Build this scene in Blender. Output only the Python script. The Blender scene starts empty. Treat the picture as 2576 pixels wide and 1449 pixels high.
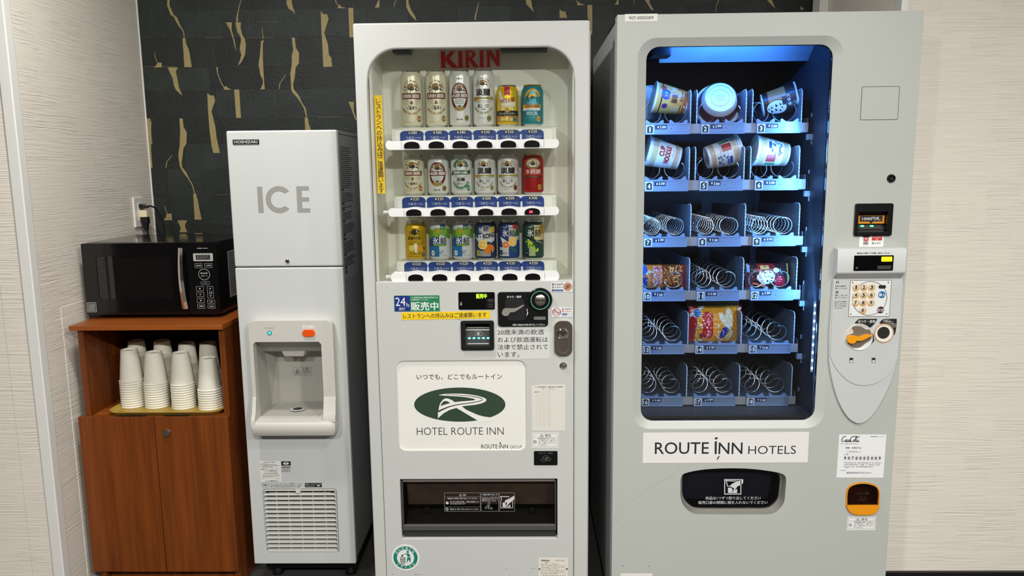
import bpy, bmesh, math, random
from mathutils import Vector, Matrix
from mathutils.geometry import tessellate_polygon

# ---------------------------------------------------------------- camera
SC = bpy.context.scene
COL = SC.collection
W, H = 2576, 1449
FPX, PITCH, YAW, ROLL, CAMH = 1920.74, 0.1529, 0.0177, -0.0106, 1.4064
_F = Vector((-math.sin(YAW)*math.cos(PITCH), math.cos(YAW)*math.cos(PITCH), -math.sin(PITCH)))
_r0 = Vector((math.cos(YAW), math.sin(YAW), 0.0))
_u0 = _r0.cross(_F)
_R = _r0*math.cos(ROLL) + _u0*math.sin(ROLL)
_U = _u0*math.cos(ROLL) - _r0*math.sin(ROLL)
cam_d = bpy.data.cameras.new('camera')
cam_d.sensor_fit = 'HORIZONTAL'; cam_d.sensor_width = 36.0; cam_d.lens = FPX*36.0/W
cam_d.clip_start = 0.05; cam_d.clip_end = 60
cam = bpy.data.objects.new('camera', cam_d); COL.objects.link(cam)
cam.matrix_world = Matrix(((_R.x, _U.x, -_F.x, 0), (_R.y, _U.y, -_F.y, 0), (_R.z, _U.z, -_F.z, CAMH), (0, 0, 0, 1)))
SC.camera = cam

# ---------------------------------------------------------------- world, lamps, exposure
wd = bpy.data.worlds.new('room_ambient'); SC.world = wd; wd.use_nodes = True
wd.node_tree.nodes['Background'].inputs['Color'].default_value = (0.9, 0.95, 1.0, 1)
wd.node_tree.nodes['Background'].inputs['Strength'].default_value = 0.05
def lamp(name, loc, size, power, color=(1, 1, 1), aim=None, shape='DISK', size_y=None):
    l = bpy.data.lights.new(name, 'AREA'); l.shape = shape; l.size = size; l.energy = power; l.color = color
    if size_y: l.size_y = size_y
    o = bpy.data.objects.new(name, l); COL.objects.link(o); o.location = loc
    if aim is not None:
        o.rotation_euler = (Vector(aim)-Vector(loc)).to_track_quat('-Z', 'Y').to_euler()
    return o
WARM = (1.0, 0.988, 0.965)
CZ = 2.50
LAMPS = ((-0.92, 1.82, 11), (0.55, 0.85, 9), (1.60, 0.55, 9), (-1.3, -0.85, 36), (0.2, -0.85, 44), (1.7, -0.85, 46))
for lx, ly, pw in LAMPS:
    lamp('ceiling_downlight_lamp', (lx, ly, CZ-0.012), 0.17, pw, WARM)
vs = SC.view_settings
vs.view_transform = 'Standard'; vs.look = 'None'; vs.gamma = 1.0; vs.use_curve_mapping = False
vs.exposure = 0.78

# ---------------------------------------------------------------- helpers
def ray(u, v): return _F + _R*((u-W/2)/FPX) - _U*((v-H/2)/FPX)
def P(u, v, y):                       # pixel -> (x, z) on the upright plane at depth y
    d = ray(u, v); t = y/d.y
    return d.x*t, CAMH + d.z*t
def PX(u, v, x):                      # pixel -> (y, z) on the side wall at x
    d = ray(u, v); t = x/d.x
    return d.y*t, CAMH + d.z*t
def PZ(u, v, z):                      # pixel -> (x, y) on the level plane at z
    d = ray(u, v); t = (z-CAMH)/d.z
    return d.x*t, d.y*t
def C(u, v, w, h, y):                 # pixel centre and size -> x, z, width, height in metres
    x, z = P(u, v, y)
    return x, z, P(u+w/2, v, y)[0]-P(u-w/2, v, y)[0], P(u, v-h/2, y)[1]-P(u, v+h/2, y)[1]
def lin(c):
    c = c/255.0
    return c/12.92 if c <= 0.04045 else ((c+0.055)/1.055)**2.4
def rgb(c): return (lin(c[0]), lin(c[1]), lin(c[2]), 1.0)

_M = {}
def mat(name, col, rough=0.5, metal=0.0, spec=0.5, noise=0.0, nscale=8.0, bump=0.0, bscale=60.0, emit=0.0, ecol=None, coat=0.0, stretch=None):
    if name in _M: return _M[name]
    m = bpy.data.materials.new(name); m.use_nodes = True
    nt = m.node_tree; b = nt.nodes['Principled BSDF']
    b.inputs['Base Color'].default_value = rgb(col)
    b.inputs['Roughness'].default_value = rough; b.inputs['Metallic'].default_value = metal
    b.inputs['Specular IOR Level'].default_value = spec; b.inputs['Coat Weight'].default_value = coat
    if emit:
        b.inputs['Emission Color'].default_value = rgb(ecol or col); b.inputs['Emission Strength'].default_value = emit
    if noise or bump:
        tc = nt.nodes.new('ShaderNodeTexCoord'); mp = nt.nodes.new('ShaderNodeMapping')
        nt.links.new(tc.outputs['Object'], mp.inputs['Vector'])
        if stretch: mp.inputs['Scale'].default_value = stretch
    if noise:
        n = nt.nodes.new('ShaderNodeTexNoise'); n.inputs['Scale'].default_value = nscale; n.inputs['Detail'].default_value = 5
        nt.links.new(mp.outputs['Vector'], n.inputs['Vector'])
        mx = nt.nodes.new('ShaderNodeMix'); mx.data_type = 'RGBA'
        c = rgb(col); lo = tuple(x*(1-noise) for x in c[:3])+(1,); hi = tuple(min(1, x*(1+noise)) for x in c[:3])+(1,)
        mx.inputs['A'].default_value = lo; mx.inputs['B'].default_value = hi
        nt.links.new(n.outputs['Fac'], mx.inputs['Factor']); nt.links.new(mx.outputs['Result'], b.inputs['Base Color'])
    if bump:
        n2 = nt.nodes.new('ShaderNodeTexNoise'); n2.inputs['Scale'].default_value = bscale; n2.inputs['Detail'].default_value = 3
        nt.links.new(mp.outputs['Vector'], n2.inputs['Vector'])
        bp = nt.nodes.new('ShaderNodeBump'); bp.inputs['Strength'].default_value = bump; bp.inputs['Distance'].default_value = 0.002
        nt.links.new(n2.outputs['Fac'], bp.inputs['Height']); nt.links.new(bp.outputs['Normal'], b.inputs['Normal'])
    _M[name] = m
    return m
def glass(name, tint=(255, 255, 255), refl=1.45, rough=0.0, boost=1.0):
    if name in _M: return _M[name]
    m = bpy.data.materials.new(name); m.use_nodes = True; nt = m.node_tree
    nt.nodes.remove(nt.nodes['Principled BSDF'])
    t = nt.nodes.new('ShaderNodeBsdfTransparent'); t.inputs['Color'].default_value = rgb(tint)
    g = nt.nodes.new('ShaderNodeBsdfGlossy'); g.inputs['Roughness'].default_value = rough
    f = nt.nodes.new('ShaderNodeFresnel'); f.inputs['IOR'].default_value = refl
    mu = nt.nodes.new('ShaderNodeMath'); mu.operation = 'MULTIPLY'; mu.inputs[1].default_value = boost
    x = nt.nodes.new('ShaderNodeMixShader')
    nt.links.new(f.outputs['Fac'], mu.inputs[0]); nt.links.new(mu.outputs[0], x.inputs['Fac'])
    nt.links.new(t.outputs[0], x.inputs[1]); nt.links.new(g.outputs[0], x.inputs[2])
    nt.links.new(x.outputs[0], nt.nodes['Material Output'].inputs['Surface'])
    _M[name] = m
    return m
def flat(col, rough=0.55): return mat('ink_%d_%d_%d' % tuple(col), col, rough)

# shared text meshes
_TX = {}
def text2d(s, bold=0.0):
    k = (s, bold)
    if k not in _TX:
        c = bpy.data.curves.new('lettering', 'FONT'); c.body = s; c.resolution_u = 3; c.offset = bold; c.fill_mode = 'FRONT'
        o = bpy.data.objects.new('lettering', c); COL.objects.link(o)
        me = bpy.data.meshes.new_from_object(o.evaluated_get(bpy.context.evaluated_depsgraph_get()))
        vs_ = [(v.co.x, v.co.y) for v in me.vertices]; fs = [tuple(p.vertices) for p in me.polygons]
        bpy.data.objects.remove(o); bpy.data.curves.remove(c); bpy.data.meshes.remove(me)
        xs = [v[0] for v in vs_] or [0, 1]; ys = [v[1] for v in vs_] or [0, 1]
        _TX[k] = (vs_, fs, min(xs), max(xs), min(ys), max(ys))
    return _TX[k]

def rrect(cx, cz, w, h, r, n=5):
    r = min(r, w/2-1e-6, h/2-1e-6); out = []
    for (sx, sz, a0) in ((1, 1, 0), (-1, 1, 90), (-1, -1, 180), (1, -1, 270)):
        for i in range(n+1):
            a = math.radians(a0+90*i/n)
            out.append((cx+sx*(w/2-r)+r*math.cos(a), cz+sz*(h/2-r)+r*math.sin(a)))
    return out
def ell(cx, cz, rx, rz=None, n=32, a0=0, a1=360):
    rz = rx if rz is None else rz
    full = abs(a1-a0) >= 360
    k = n if full else n+1
    return [(cx+rx*math.cos(math.radians(a0+(a1-a0)*i/n)), cz+rz*math.sin(math.radians(a0+(a1-a0)*i/n))) for i in range(k)]
def pxpoly(pts, y): return [P(u, v, y) for u, v in pts]
def smoothpoly(pts, n=4, closed=True):     # Catmull-Rom through the points
    out = []; k = len(pts)
    for i in range(k if closed else k-1):
        p0, p1, p2, p3 = (pts[(i-1) % k] if closed or i > 0 else pts[0]), pts[i], pts[(i+1) % k], (pts[(i+2) % k] if closed or i+2 < k else pts[-1])
        for j in range(n):
            t = j/n
            out.append(tuple(0.5*((2*p1[d]) + (-p0[d]+p2[d])*t + (2*p0[d]-5*p1[d]+4*p2[d]-p3[d])*t*t + (-p0[d]+3*p1[d]-3*p2[d]+p3[d])*t**3) for d in range(len(p1))))
    if not closed: out.append(tuple(pts[-1]))
    return out

class MB:
    """collects geometry for ONE part"""
    def __init__(s): s.v = []; s.f = []; s.mi = []
    def add(s, vs_, fs, m=0):
        o = len(s.v); s.v += [tuple(a) for a in vs_]
        for f in fs: s.f.append(tuple(i+o for i in f)); s.mi.append(m)
        return s
    def box(s, x0, x1, y0, y1, z0, z1, m=0):
        return s.add([(x0, y0, z0), (x1, y0, z0), (x1, y1, z0), (x0, y1, z0), (x0, y0, z1), (x1, y0, z1), (x1, y1, z1), (x0, y1, z1)],
                     [(0, 3, 2, 1), (4, 5, 6, 7), (0, 1, 5, 4), (1, 2, 6, 5), (2, 3, 7, 6), (3, 0, 4, 7)], m)
    def plate(s, outer, holes=(), y0=0.0, y1=0.01, m=0):       # outline in x,z extruded from y0 (front) to y1
        def area(p): return sum(p[i][0]*p[(i+1) % len(p)][1]-p[(i+1) % len(p)][0]*p[i][1] for i in range(len(p)))
        loops = [list(outer) if area(outer) > 0 else list(outer)[::-1]] + [list(h) if area(h) < 0 else list(h)[::-1] for h in holes]
        if len(loops) == 1 and len(outer) <= 4:
            tris = [tuple(range(len(outer)))]
        else:
            tris = [tuple(t) for t in tessellate_polygon([[Vector((x, z, 0)) for x, z in l] for l in loops])]
        pts = [p for l in loops for p in l]; n = len(pts); fs = []
        def ori(t):
            a = sum(pts[t[i]][0]*pts[t[(i+1) % len(t)]][1]-pts[t[(i+1) % len(t)]][0]*pts[t[i]][1] for i in range(len(t)))
            return t if a > 0 else t[::-1]
        tris = [ori(t) for t in tris]
        vs_ = [(x, y0, z) for x, z in pts]
        if y1 is None: return s.add(vs_, tris, m)
        vs_ += [(x, y1, z) for x, z in pts]
        fs = list(tris) + [tuple(i+n for i in t[::-1]) for t in tris]
        o = 0
        for l in loops:
            k = len(l)
            for i in range(k):
                a, b = o+i, o+(i+1) % k
                fs.append((b, a, a+n, b+n))
            o += k
        return s.add(vs_, fs, m)
    def decal(s, poly, y, m=0): return s.plate(poly, (), y, None, m)
    def loft(s, loops, cap0=False, cap1=False, m=0, close=True):   # loops of 3d points, equal length
        n = len(loops[0]); vs_ = [p for l in loops for p in l]; fs = []
        for i in range(len(loops)-1):
            for j in range(n if close else n-1):
                a, b = i*n+j, i*n+(j+1) % n
                fs.append((a, b, b+n, a+n))
        if cap0: fs.append(tuple(range(n))[::-1])
        if cap1: fs.append(tuple((len(loops)-1)*n+j for j in range(n)))
        return s.add(vs_, fs, m)
    def lathe(s, prof, c=(0, 0, 0), seg=24, axis='z', m=0, a0=0.0, a1=360.0):  # prof: (r, t)
        loops = []; full = a1-a0 >= 360
        k = seg if full else seg+1
        for r, t in prof:
            L = []
            for j in range(k):
                a = math.radians(a0+(a1-a0)*j/seg)
                q = (r*math.cos(a), r*math.sin(a))
                if axis == 'z': L.append((c[0]+q[0], c[1]+q[1], c[2]+t))
                elif axis == 'y': L.append((c[0]+q[0], c[1]+t, c[2]-q[1]))
                else: L.append((c[0]+t, c[1]+q[0], c[2]+q[1]))
            loops.append(L)
        return s.loft(loops, m=m, close=full)
    def disc(s, cx, cz, r, y0, y1, seg=24, m=0): return s.plate(ell(cx, cz, r, n=seg), (), y0, y1, m)
    def tube(s, path, r, sides=8, m=0, caps=True):
        pts = [Vector(p) for p in path]; loops = []; N = None
        for i, p in enumerate(pts):
            t = (pts[min(i+1, len(pts)-1)]-pts[max(i-1, 0)]).normalized()
            if N is None: N = t.orthogonal().normalized()
            N = (N-t*N.dot(t)).normalized(); B = t.cross(N)
            rr = r[i] if isinstance(r, (list, tuple)) else r
            loops.append([tuple(p+N*rr*math.cos(2*math.pi*j/sides)+B*rr*math.sin(2*math.pi*j/sides)) for j in range(sides)])
        return s.loft(loops, cap0=caps, cap1=caps, m=m)
    def text(s, t, cx, cz, w, h=None, y=0.0, bold=0.0, rot=0.0, m=0, shear=0.0, ty=None):
        if bold > 0 and any(ord(ch) > 0x2E80 for ch in t):        # dense characters: thicken by overprinting
            k = bold*.55*w/max(1, len(t))
            for i, (dx, dz) in enumerate(((-k, -k*.6), (k, k*.6)) if bold < .018 else ((-k, -k), (k, -k), (-k, k), (k, k))): s.text(t, cx+dx, cz+dz, w, h, y-i*1.2e-5, 0.0, rot, m, shear)
            return s
        vs_, fs, xa, xb, ya, yb = text2d(t, bold)
        sx = w/(xb-xa); sy = sx if h is None else h/(yb-ya)
        ca, sa = math.cos(math.radians(rot)), math.sin(math.radians(rot)); out = []
        for x, z in vs_:
            X = (x-(xa+xb)/2)*sx; Z = (z-(ya+yb)/2)*sy; X += shear*Z
            out.append((cx+X*ca-Z*sa, y, cz+X*sa+Z*ca))
        return s.add(out, fs, m)
    def arctext(s, t, cx, cz, r, ang0, ang1, size, y=0.0, bold=0.0, m=0, inward=False, rz=None):
        n = len(t); rz = rz or r
        for i, ch in enumerate(t):
            if ch == ' ': continue
            a = ang0+(ang1-ang0)*(i/(n-1) if n > 1 else 0.5)
            ar = math.radians(a)
            vs_, fs, xa, xb, ya, yb = text2d(ch, 0.0)
            k = size/0.75
            w = (xb-xa)*k
            s.text(ch, cx+r*math.cos(ar), cz+rz*math.sin(ar), w, (yb-ya)*k, y, bold, (a-90) if not inward else (a+90), m)
        return s
    def dashes(s, x0, x1, z, h, y, rnd, m=0, cw=None):     # a line of print too small to read: a row of short strokes
        cw = cw or h*0.9; x = x0
        while x < x1-cw*0.4:
            w = cw*rnd.uniform(0.45, 0.95)
            if rnd.random() > 0.10:
                s.decal([(x, z-h/2*rnd.uniform(.5, 1)), (min(x+w, x1), z-h/2*rnd.uniform(.5, 1)), (min(x+w, x1), z+h/2*rnd.uniform(.4, 1)), (x, z+h/2*rnd.uniform(.4, 1))], y, m)
            x += cw
        return s
    def frame(s, cx, cz, w, h, t, y, r=0.0, m=0):           # printed outline
        if r: return s.plate(rrect(cx, cz, w, h, r, 4), [rrect(cx, cz, w-2*t, h-2*t, max(r-t, 1e-4), 4)], y, None, m)
        return s.plate([(cx-w/2, cz-h/2), (cx+w/2, cz-h/2), (cx+w/2, cz+h/2), (cx-w/2, cz+h/2)], [[(cx-w/2+t, cz-h/2+t), (cx+w/2-t, cz-h/2+t), (cx+w/2-t, cz+h/2-t), (cx-w/2+t, cz+h/2-t)]], y, None, m)
    def move(s, f): s.v = [tuple(f(*a)) for a in s.v]; return s

def wpos(o):
    v = Vector((0, 0, 0))
    while o is not None: v = v+Vector(o.location); o = o.parent
    return v
def mesh(name, mb, mats, smooth=False, off=None, angle=38):
    me = bpy.data.meshes.new(name)
    o = off or Vector((0, 0, 0))
    me.from_pydata([(a[0]-o[0], a[1]-o[1], a[2]-o[2]) for a in mb.v], [], mb.f)
    for m in (mats if isinstance(mats, (list, tuple)) else [mats]): me.materials.append(m)
    me.polygons.foreach_set('material_index', mb.mi)
    me.update()
    if smooth:
        me.polygons.foreach_set('use_smooth', [True]*len(me.polygons))
        me.set_sharp_from_angle(angle=math.radians(angle))
    return me
def obj(name, mb, mats, parent=None, smooth=False, bev=0.0, label=None, local=False, segs=2, angle=38):
    off = None if local else (wpos(parent) if parent else None)
    me = mesh(name, mb, mats, smooth or bev > 0, off, angle)
    o = bpy.data.objects.new(name, me); COL.objects.link(o); o.parent = parent
    if bev:
        b = o.modifiers.new('edge_rounding', 'BEVEL'); b.width = bev; b.segments = segs; b.limit_method = 'ANGLE'; b.angle_limit = math.radians(40); b.harden_normals = True
    if label: o['label'] = label
    return o
def thing(name, label, cat, loc=(0, 0, 0), group=None, rot=None):
    o = bpy.data.objects.new(name, None); COL.objects.link(o); o.location = loc; o.empty_display_size = 0.05
    if rot: o.rotation_euler = rot
    o['label'] = label; o['category'] = cat
    if group: o['group'] = group
    return o
def struct(name, mb, mats, label, smooth=False, bev=0.0):
    o = obj(name, mb, mats, None, smooth, bev); o['kind'] = 'structure'; o['label'] = label; o['category'] = name.split('_')[0]
    return o
def copyobj(o, parent=None):
    c = o.copy(); COL.objects.link(c); c.parent = parent
    return c
def copytree(o, parent=None):
    c = copyobj(o, parent)
    for ch in o.children: copytree(ch, c)
    return c

# ================================================================ the room
XL, XR, YB, YLW, YRW = -1.512, 1.130, 3.10, 2.292, 2.395
def wallpaper(name, col, along):
    m = bpy.data.materials.new(name); m.use_nodes = True; nt = m.node_tree; b = nt.nodes['Principled BSDF']
    tc = nt.nodes.new('ShaderNodeTexCoord')
    def noise(sc, detail=4, rough=0.5):
        mp = nt.nodes.new('ShaderNodeMapping'); mp.inputs['Scale'].default_value = sc
        nt.links.new(tc.outputs['Object'], mp.inputs['Vector'])
        n = nt.nodes.new('ShaderNodeTexNoise'); n.inputs['Scale'].default_value = 1.0; n.inputs['Detail'].default_value = detail; n.inputs['Roughness'].default_value = rough
        nt.links.new(mp.outputs['Vector'], n.inputs['Vector'])
        return n
    lines = noise((9, 9, 260), 3)
    broad = noise((5, 5, 40), 3)
    # patches where the ribs are deep, laid out in a loose grid like the embossing
    mp = nt.nodes.new('ShaderNodeMapping'); mp.inputs['Scale'].default_value = (11, 11, 16); nt.links.new(tc.outputs['Object'], mp.inputs['Vector'])
    vo = nt.nodes.new('ShaderNodeTexVoronoi'); vo.distance = 'CHEBYCHEV'; vo.inputs['Randomness'].default_value = 0.35; vo.inputs['Scale'].default_value = 1.0
    nt.links.new(mp.outputs['Vector'], vo.inputs['Vector'])
    sep = nt.nodes.new('ShaderNodeSeparateColor'); nt.links.new(vo.outputs['Color'], sep.inputs['Color'])
    amp = nt.nodes.new('ShaderNodeMath'); amp.operation = 'MULTIPLY_ADD'; amp.inputs[1].default_value = 0.9; amp.inputs[2].default_value = 0.25
    nt.links.new(sep.outputs['Red'], amp.inputs[0])
    ht = nt.nodes.new('ShaderNodeMath'); ht.operation = 'MULTIPLY'; nt.links.new(lines.outputs['Fac'], ht.inputs[0]); nt.links.new(amp.outputs[0], ht.inputs[1])
    tw = nt.nodes.new('ShaderNodeTexWave'); tw.wave_type = 'BANDS'; tw.bands_direction = 'DIAGONAL'; tw.inputs['Scale'].default_value = 90; tw.inputs['Distortion'].default_value = 1.5
    nt.links.new(tc.outputs['Object'], tw.inputs['Vector'])
    h2 = nt.nodes.new('ShaderNodeMath'); h2.operation = 'MULTIPLY_ADD'; h2.inputs[1].default_value = 0.07; nt.links.new(tw.outputs['Fac'], h2.inputs[0]); nt.links.new(ht.outputs[0], h2.inputs[2])
    bp = nt.nodes.new('ShaderNodeBump'); bp.inputs['Strength'].default_value = 0.7; bp.inputs['Distance'].default_value = 0.004
    nt.links.new(h2.outputs[0], bp.inputs['Height']); nt.links.new(bp.outputs['Normal'], b.inputs['Normal'])
    mx = nt.nodes.new('ShaderNodeMix'); mx.data_type = 'RGBA'; c = rgb(col)
    mx.inputs['A'].default_value = tuple(x*0.86 for x in c[:3])+(1,); mx.inputs['B'].default_value = tuple(min(1, x*1.10) for x in c[:3])+(1,)
    ad = nt.nodes.new('ShaderNodeMath'); ad.operation = 'MULTIPLY_ADD'; ad.inputs[1].default_value = 0.6; nt.links.new(lines.outputs['Fac'], ad.inputs[0])
    b2 = nt.nodes.new('ShaderNodeMath'); b2.operation = 'MULTIPLY'; b2.inputs[1].default_value = 0.4; nt.links.new(broad.outputs['Fac'], b2.inputs[0]); nt.links.new(b2.outputs[0], ad.inputs[2])
    nt.links.new(ad.outputs[0], mx.inputs['Factor']); nt.links.new(mx.outputs['Result'], b.inputs['Base Color'])
    b.inputs['Roughness'].default_value = 0.62; b.inputs['Specular IOR Level'].default_value = 0.3
    return m
paper = wallpaper('ribbed_wallpaper', (236, 228, 214), 'y')
paper_dim = paper
ceil_m = mat('ceiling_paint', (236, 234, 228), 0.8, noise=.03)
floor_m = mat('dark_carpet_tile', (58, 56, 54), 0.9, noise=.35, nscale=40, bump=.4, bscale=300)
trim_m = mat('white_trim_paint', (232, 231, 224), 0.4, noise=.02)
base_m = mat('black_vinyl_skirting', (22, 21, 21), 0.45, noise=.1)
slate_back_m = mat('gold_foil_ground', (158, 142, 94), 0.55, 0.1, noise=.22, nscale=120, bump=.5, bscale=300)

struct('floor', MB().box(-3.2, 3.4, -2.2, 3.25, -0.05, 0.0), floor_m, 'dark carpeted floor of the hotel vending corner')
struct('ceiling', MB().box(-3.2, 3.4, -2.2, 3.25, CZ, CZ+0.05), ceil_m, 'plain white ceiling above the vending corner')
wl = struct('wall_left', MB().box(XL-0.10, XL, YLW, YB+0.1, 0, CZ), paper, 'alcove side wall in pale ribbed wallpaper beside the wooden cabinet')
struct('wall_front_left', MB().box(-3.2, XL-0.002, YLW+0.002, YLW+0.10, 0, CZ), paper, 'pale ribbed wall left of the white corner strip')
struct('wall_right', MB().box(XR, XR+0.10, YRW+0.002, YB+0.1, 0, CZ), paper, 'alcove side wall in pale ribbed wallpaper behind the snack machine')
struct('wall_front_right', MB().box(XR+0.012, 3.4, YRW, YRW+0.10, 0, CZ), paper, 'pale ribbed wall right of the snack machine')
rear_m = mat('dark_rear_panelling', (58, 50, 44), .6, noise=.25, nscale=6, stretch=(1, 1, 8))
struct('wall_rear', MB().box(-3.2, 3.4, -2.25, -2.2, 0, CZ), rear_m, 'dark panelled wall of the corridor facing the machines')
struct('wall_side_left', MB().box(-3.25, -3.2, -2.2, YLW, 0, CZ), rear_m, 'dark end wall of the corridor on the left')
struct('wall_side_right', MB().box(3.4, 3.45, -2.2, YRW, 0, CZ), rear_m, 'dark end wall of the corridor on the right')
struct('trim_1', MB().box(XL-0.030, XL+0.006, YLW-0.006, YLW+0.030, 0, CZ), trim_m, 'white corner strip on the left edge of the alcove', bev=.004)
struct('trim_2', MB().box(XR-0.004, XR+0.018, YRW-0.004, YRW+0.040, 0, CZ), trim_m, 'white corner strip on the right edge of the alcove', bev=.003)
struct('trim_3', MB().box(XL, XL+0.004, YB-0.006, YB, 0, CZ), trim_m, 'thin pale sealant line in the left back corner of the alcove')
zb = P(2400, 1440, YRW-0.012)[1]
struct('baseboard_right', MB().box(XR+0.02, 3.4, YRW-0.012, YRW, 0, zb), base_m, 'black skirting along the foot of the right wall')
struct('baseboard_left', MB().box(-3.2, XL-0.03, YLW-0.010, YLW+0.002, 0, zb), base_m, 'black skirting along the foot of the left front wall')
# low papered panel on the left alcove wall, behind the cabinet
py, pz = PX(153, 773, XL+0.0018)
obj('boxed_panel', MB().box(XL, XL+0.0018, py, YB-0.01, 0.0, pz), paper, wl, bev=.0008, label='low papered board standing proud of the wall')

# back wall: gold ground with dark slate-coloured paper blocks on it
wb = struct('wall_back', MB().box(XL-0.1, XR+0.1, YB, YB+0.1, 0, CZ), slate_back_m, 'dark green-black block wallpaper with torn gold cracks')
slate_m = []
for i, c in enumerate(((25, 33, 29), (19, 25, 22), (31, 39, 34), (24, 29, 25))):
    slate_m.append(mat('slate_paper_%d' % i, c, 0.6, noise=.75, nscale=13, bump=.8, bscale=90))
gold_m = slate_back_m
hair_m = mat('pale_gold_hairline', (120, 112, 84), 0.6, noise=.2)
rw = random.Random(5)
# courses of blocks (heights read off the photograph by pixel row on the back wall)
YW = YB-0.0015
zrow = [P(600, v, YB)[1] for v in (24, 95, 168, 225, 295, 360, 425, 490, 560, 592)]
zs = [CZ-0.001, P(600, -110, YB)[1], P(600, -45, YB)[1]] + zrow + [zrow[-1]-0.14*k for k in range(1, 9)]
zs = [z for z in zs if z > 0.02] + [0.0]
slabs = {}
for r in range(len(zs)-1):
    x = XL+0.001 - (rw.uniform(0, .12) if r % 2 else 0)
    while x < XR:
        w_ = rw.choice((.10, .15, .19, .24, .28)) * rw.uniform(.9, 1.1)
        a, b_ = max(x, XL), min(x+w_, XR)
        if XR-(x+w_) < .05: b_ = XR
        if b_-a > .02:
            t = rw.choice((.0006, .0012, .0018, .0024))
            o = obj('slate_block', MB().box(a+.0003, b_-.0003, YB-t, YB, zs[r+1]+.0003, zs[r]-.0003), slate_m[rw.randrange(4)], wb)
        if b_ == XR: break
        x += w_
# torn gold cracks traced on the wall (left and right edge points from top to bottom)
def crack(pts, closed=True):
    poly = [P(u, v, YB-.0030) for u, v in pts]
    obj('gold_crack', MB().plate(poly, (), YB-.0030, YB-.0005), gold_m, wb)
S = 4.2614
def zc(pts, ox=330, oy=0, s=S): return [(ox+x/s, oy+y/s) for x, y in pts]
def strip(cl, ox=330, oy=0, s=S):          # centre line with half widths
    L = [(x-w_, y) for x, y, w_ in cl]; R_ = [(x+w_, y) for x, y, w_ in cl][::-1]
    crack(zc(L+R_, ox, oy, s))
strip([(398, -60, 14), (400, 0, 13), (398, 60, 14), (415, 100, 14), (440, 160, 16), (475, 185, 16), (492, 225, 14), (520, 280, 10), (545, 310, 7), (562, 350, 5), (570, 404, 4)])
crack(zc([(549, 408), (581, 408), (590, 470), (620, 540), (630, 600), (650, 720), (570, 720), (560, 550)]))
strip([(250, 560, 2), (256, 610, 3), (272, 650, 3), (282, 668, 4)])
crack(zc([(282, 672), (325, 672), (328, 722), (242, 722), (268, 700)]))
crack(zc([(392, 722), (500, 722), (478, 770), (492, 830), (510, 930), (548, 1028), (480, 965), (455, 905), (445, 840), (415, 780)]))
strip([(1183, -10, 3), (1160, 60, 4), (1145, 130, 5), (1136, 190, 9), (1135, 236, 9)])
crack(zc([(1015, 240), (1078, 240), (1076, 320), (1110, 440), (1120, 510), (1135, 550), (1112, 512), (1090, 410), (1058, 320)]))
crack(zc([(1116, 240), (1176, 240), (1172, 300), (1190, 370), (1220, 420), (1230, 490), (1220, 590), (1180, 670), (1142, 706), (1165, 650), (1180, 590), (1163, 520), (1178, 430), (1170, 390), (1136, 340)]))
strip([(920, 720, 7), (925, 780, 5), (945, 840, 4), (965, 890, 5), (990, 930, 5)])
crack(zc([(988, 932), (1020, 925), (1040, 945), (1078, 962), (998, 962)]))
strip([(1401, 300, 2), (1410, 350, 2), (1414, 415, 5)])
crack(zc([(1392, 440), (1424, 430), (1410, 470), (1412, 640), (1420, 800), (1424, 870), (1432, 958), (1384, 958), (1412, 900), (1412, 860), (1385, 800), (1364, 690), (1380, 590)]))
crack(zc([(1665, 0), (1720, 0), (1728, 60), (1745, 110), (1762, 156), (1735, 125), (1690, 95), (1665, 45)]))
crack(zc([(1722, 404), (1754, 404), (1764, 510), (1800, 570), (1798, 680), (1764, 720), (1752, 830), (1735, 910), (1745, 960), (1800, 1030), (1830, 1100), (1870, 1160), (1888, 1252), (1876, 1252), (1850, 1160), (1810, 1090), (1775, 1040), (1735, 1000), (1715, 960), (1712, 870), (1706, 790), (1720, 700), (1722, 590), (1738, 540), (1728, 470)]))
strip([(1655, 800, 3), (1620, 855, 4), (1595, 890, 4), (1586, 955, 4)])
crack(zc([(2032, 120), (2060, 152), (2100, 152), (2116, 200), (2095, 270), (2070, 350), (2085, 400), (2108, 470), (2120, 590), (2145, 620), (2155, 715), (2060, 718), (2050, 500), (2038, 300)]))
crack(zc([(2328, 84), (2380, 84), (2385, 235), (2395, 400), (2340, 400)]))
strip([(2190, 0, 5), (2200, 35, 5), (2225, 60, 6)]); crack(zc([(2212, 82), (2230, 48), (2262, 78), (2300, 82), (2290, 88), (2215, 88)]))
crack(zc([(815, 998), (845, 1022), (885, 1024), (900, 1080), (860, 1190), (880, 1270), (900, 1350), (915, 1470), (950, 1640), (880, 1640), (860, 1550), (840, 1400), (825, 1200)]))
crack(zc([(1104, 960), (1158, 960), (1177, 1264), (1125, 1264)]))
crack(zc([(516, 1270), (552, 1270), (562, 1360), (595, 1420), (592, 1540), (560, 1590), (550, 1680), (540, 1740), (545, 1790), (590, 1850), (625, 1920), (660, 1980), (685, 2070), (676, 2070), (650, 1985), (610, 1915), (560, 1850), (525, 1790), (515, 1740), (505, 1660), (520, 1560), (525, 1400)]))
crack(zc([(665, 2075), (695, 2075), (720, 2180), (735, 2260), (755, 2355), (680, 2355), (672, 2200)]))
crack(zc([(380, 2290), (432, 2290), (436, 2362), (350, 2362), (372, 2330)]))
strip([(360, 2205, 2), (365, 2240, 3), (385, 2290, 3)])
strip([(440, 1660, 2), (415, 1695, 4), (382, 1735, 4), (372, 1800, 4)])
crack(zc([(205, 1320), (222, 1290), (215, 1330), (212, 1600), (228, 1800), (206, 1800), (190, 1500), (188, 1380)]))
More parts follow.
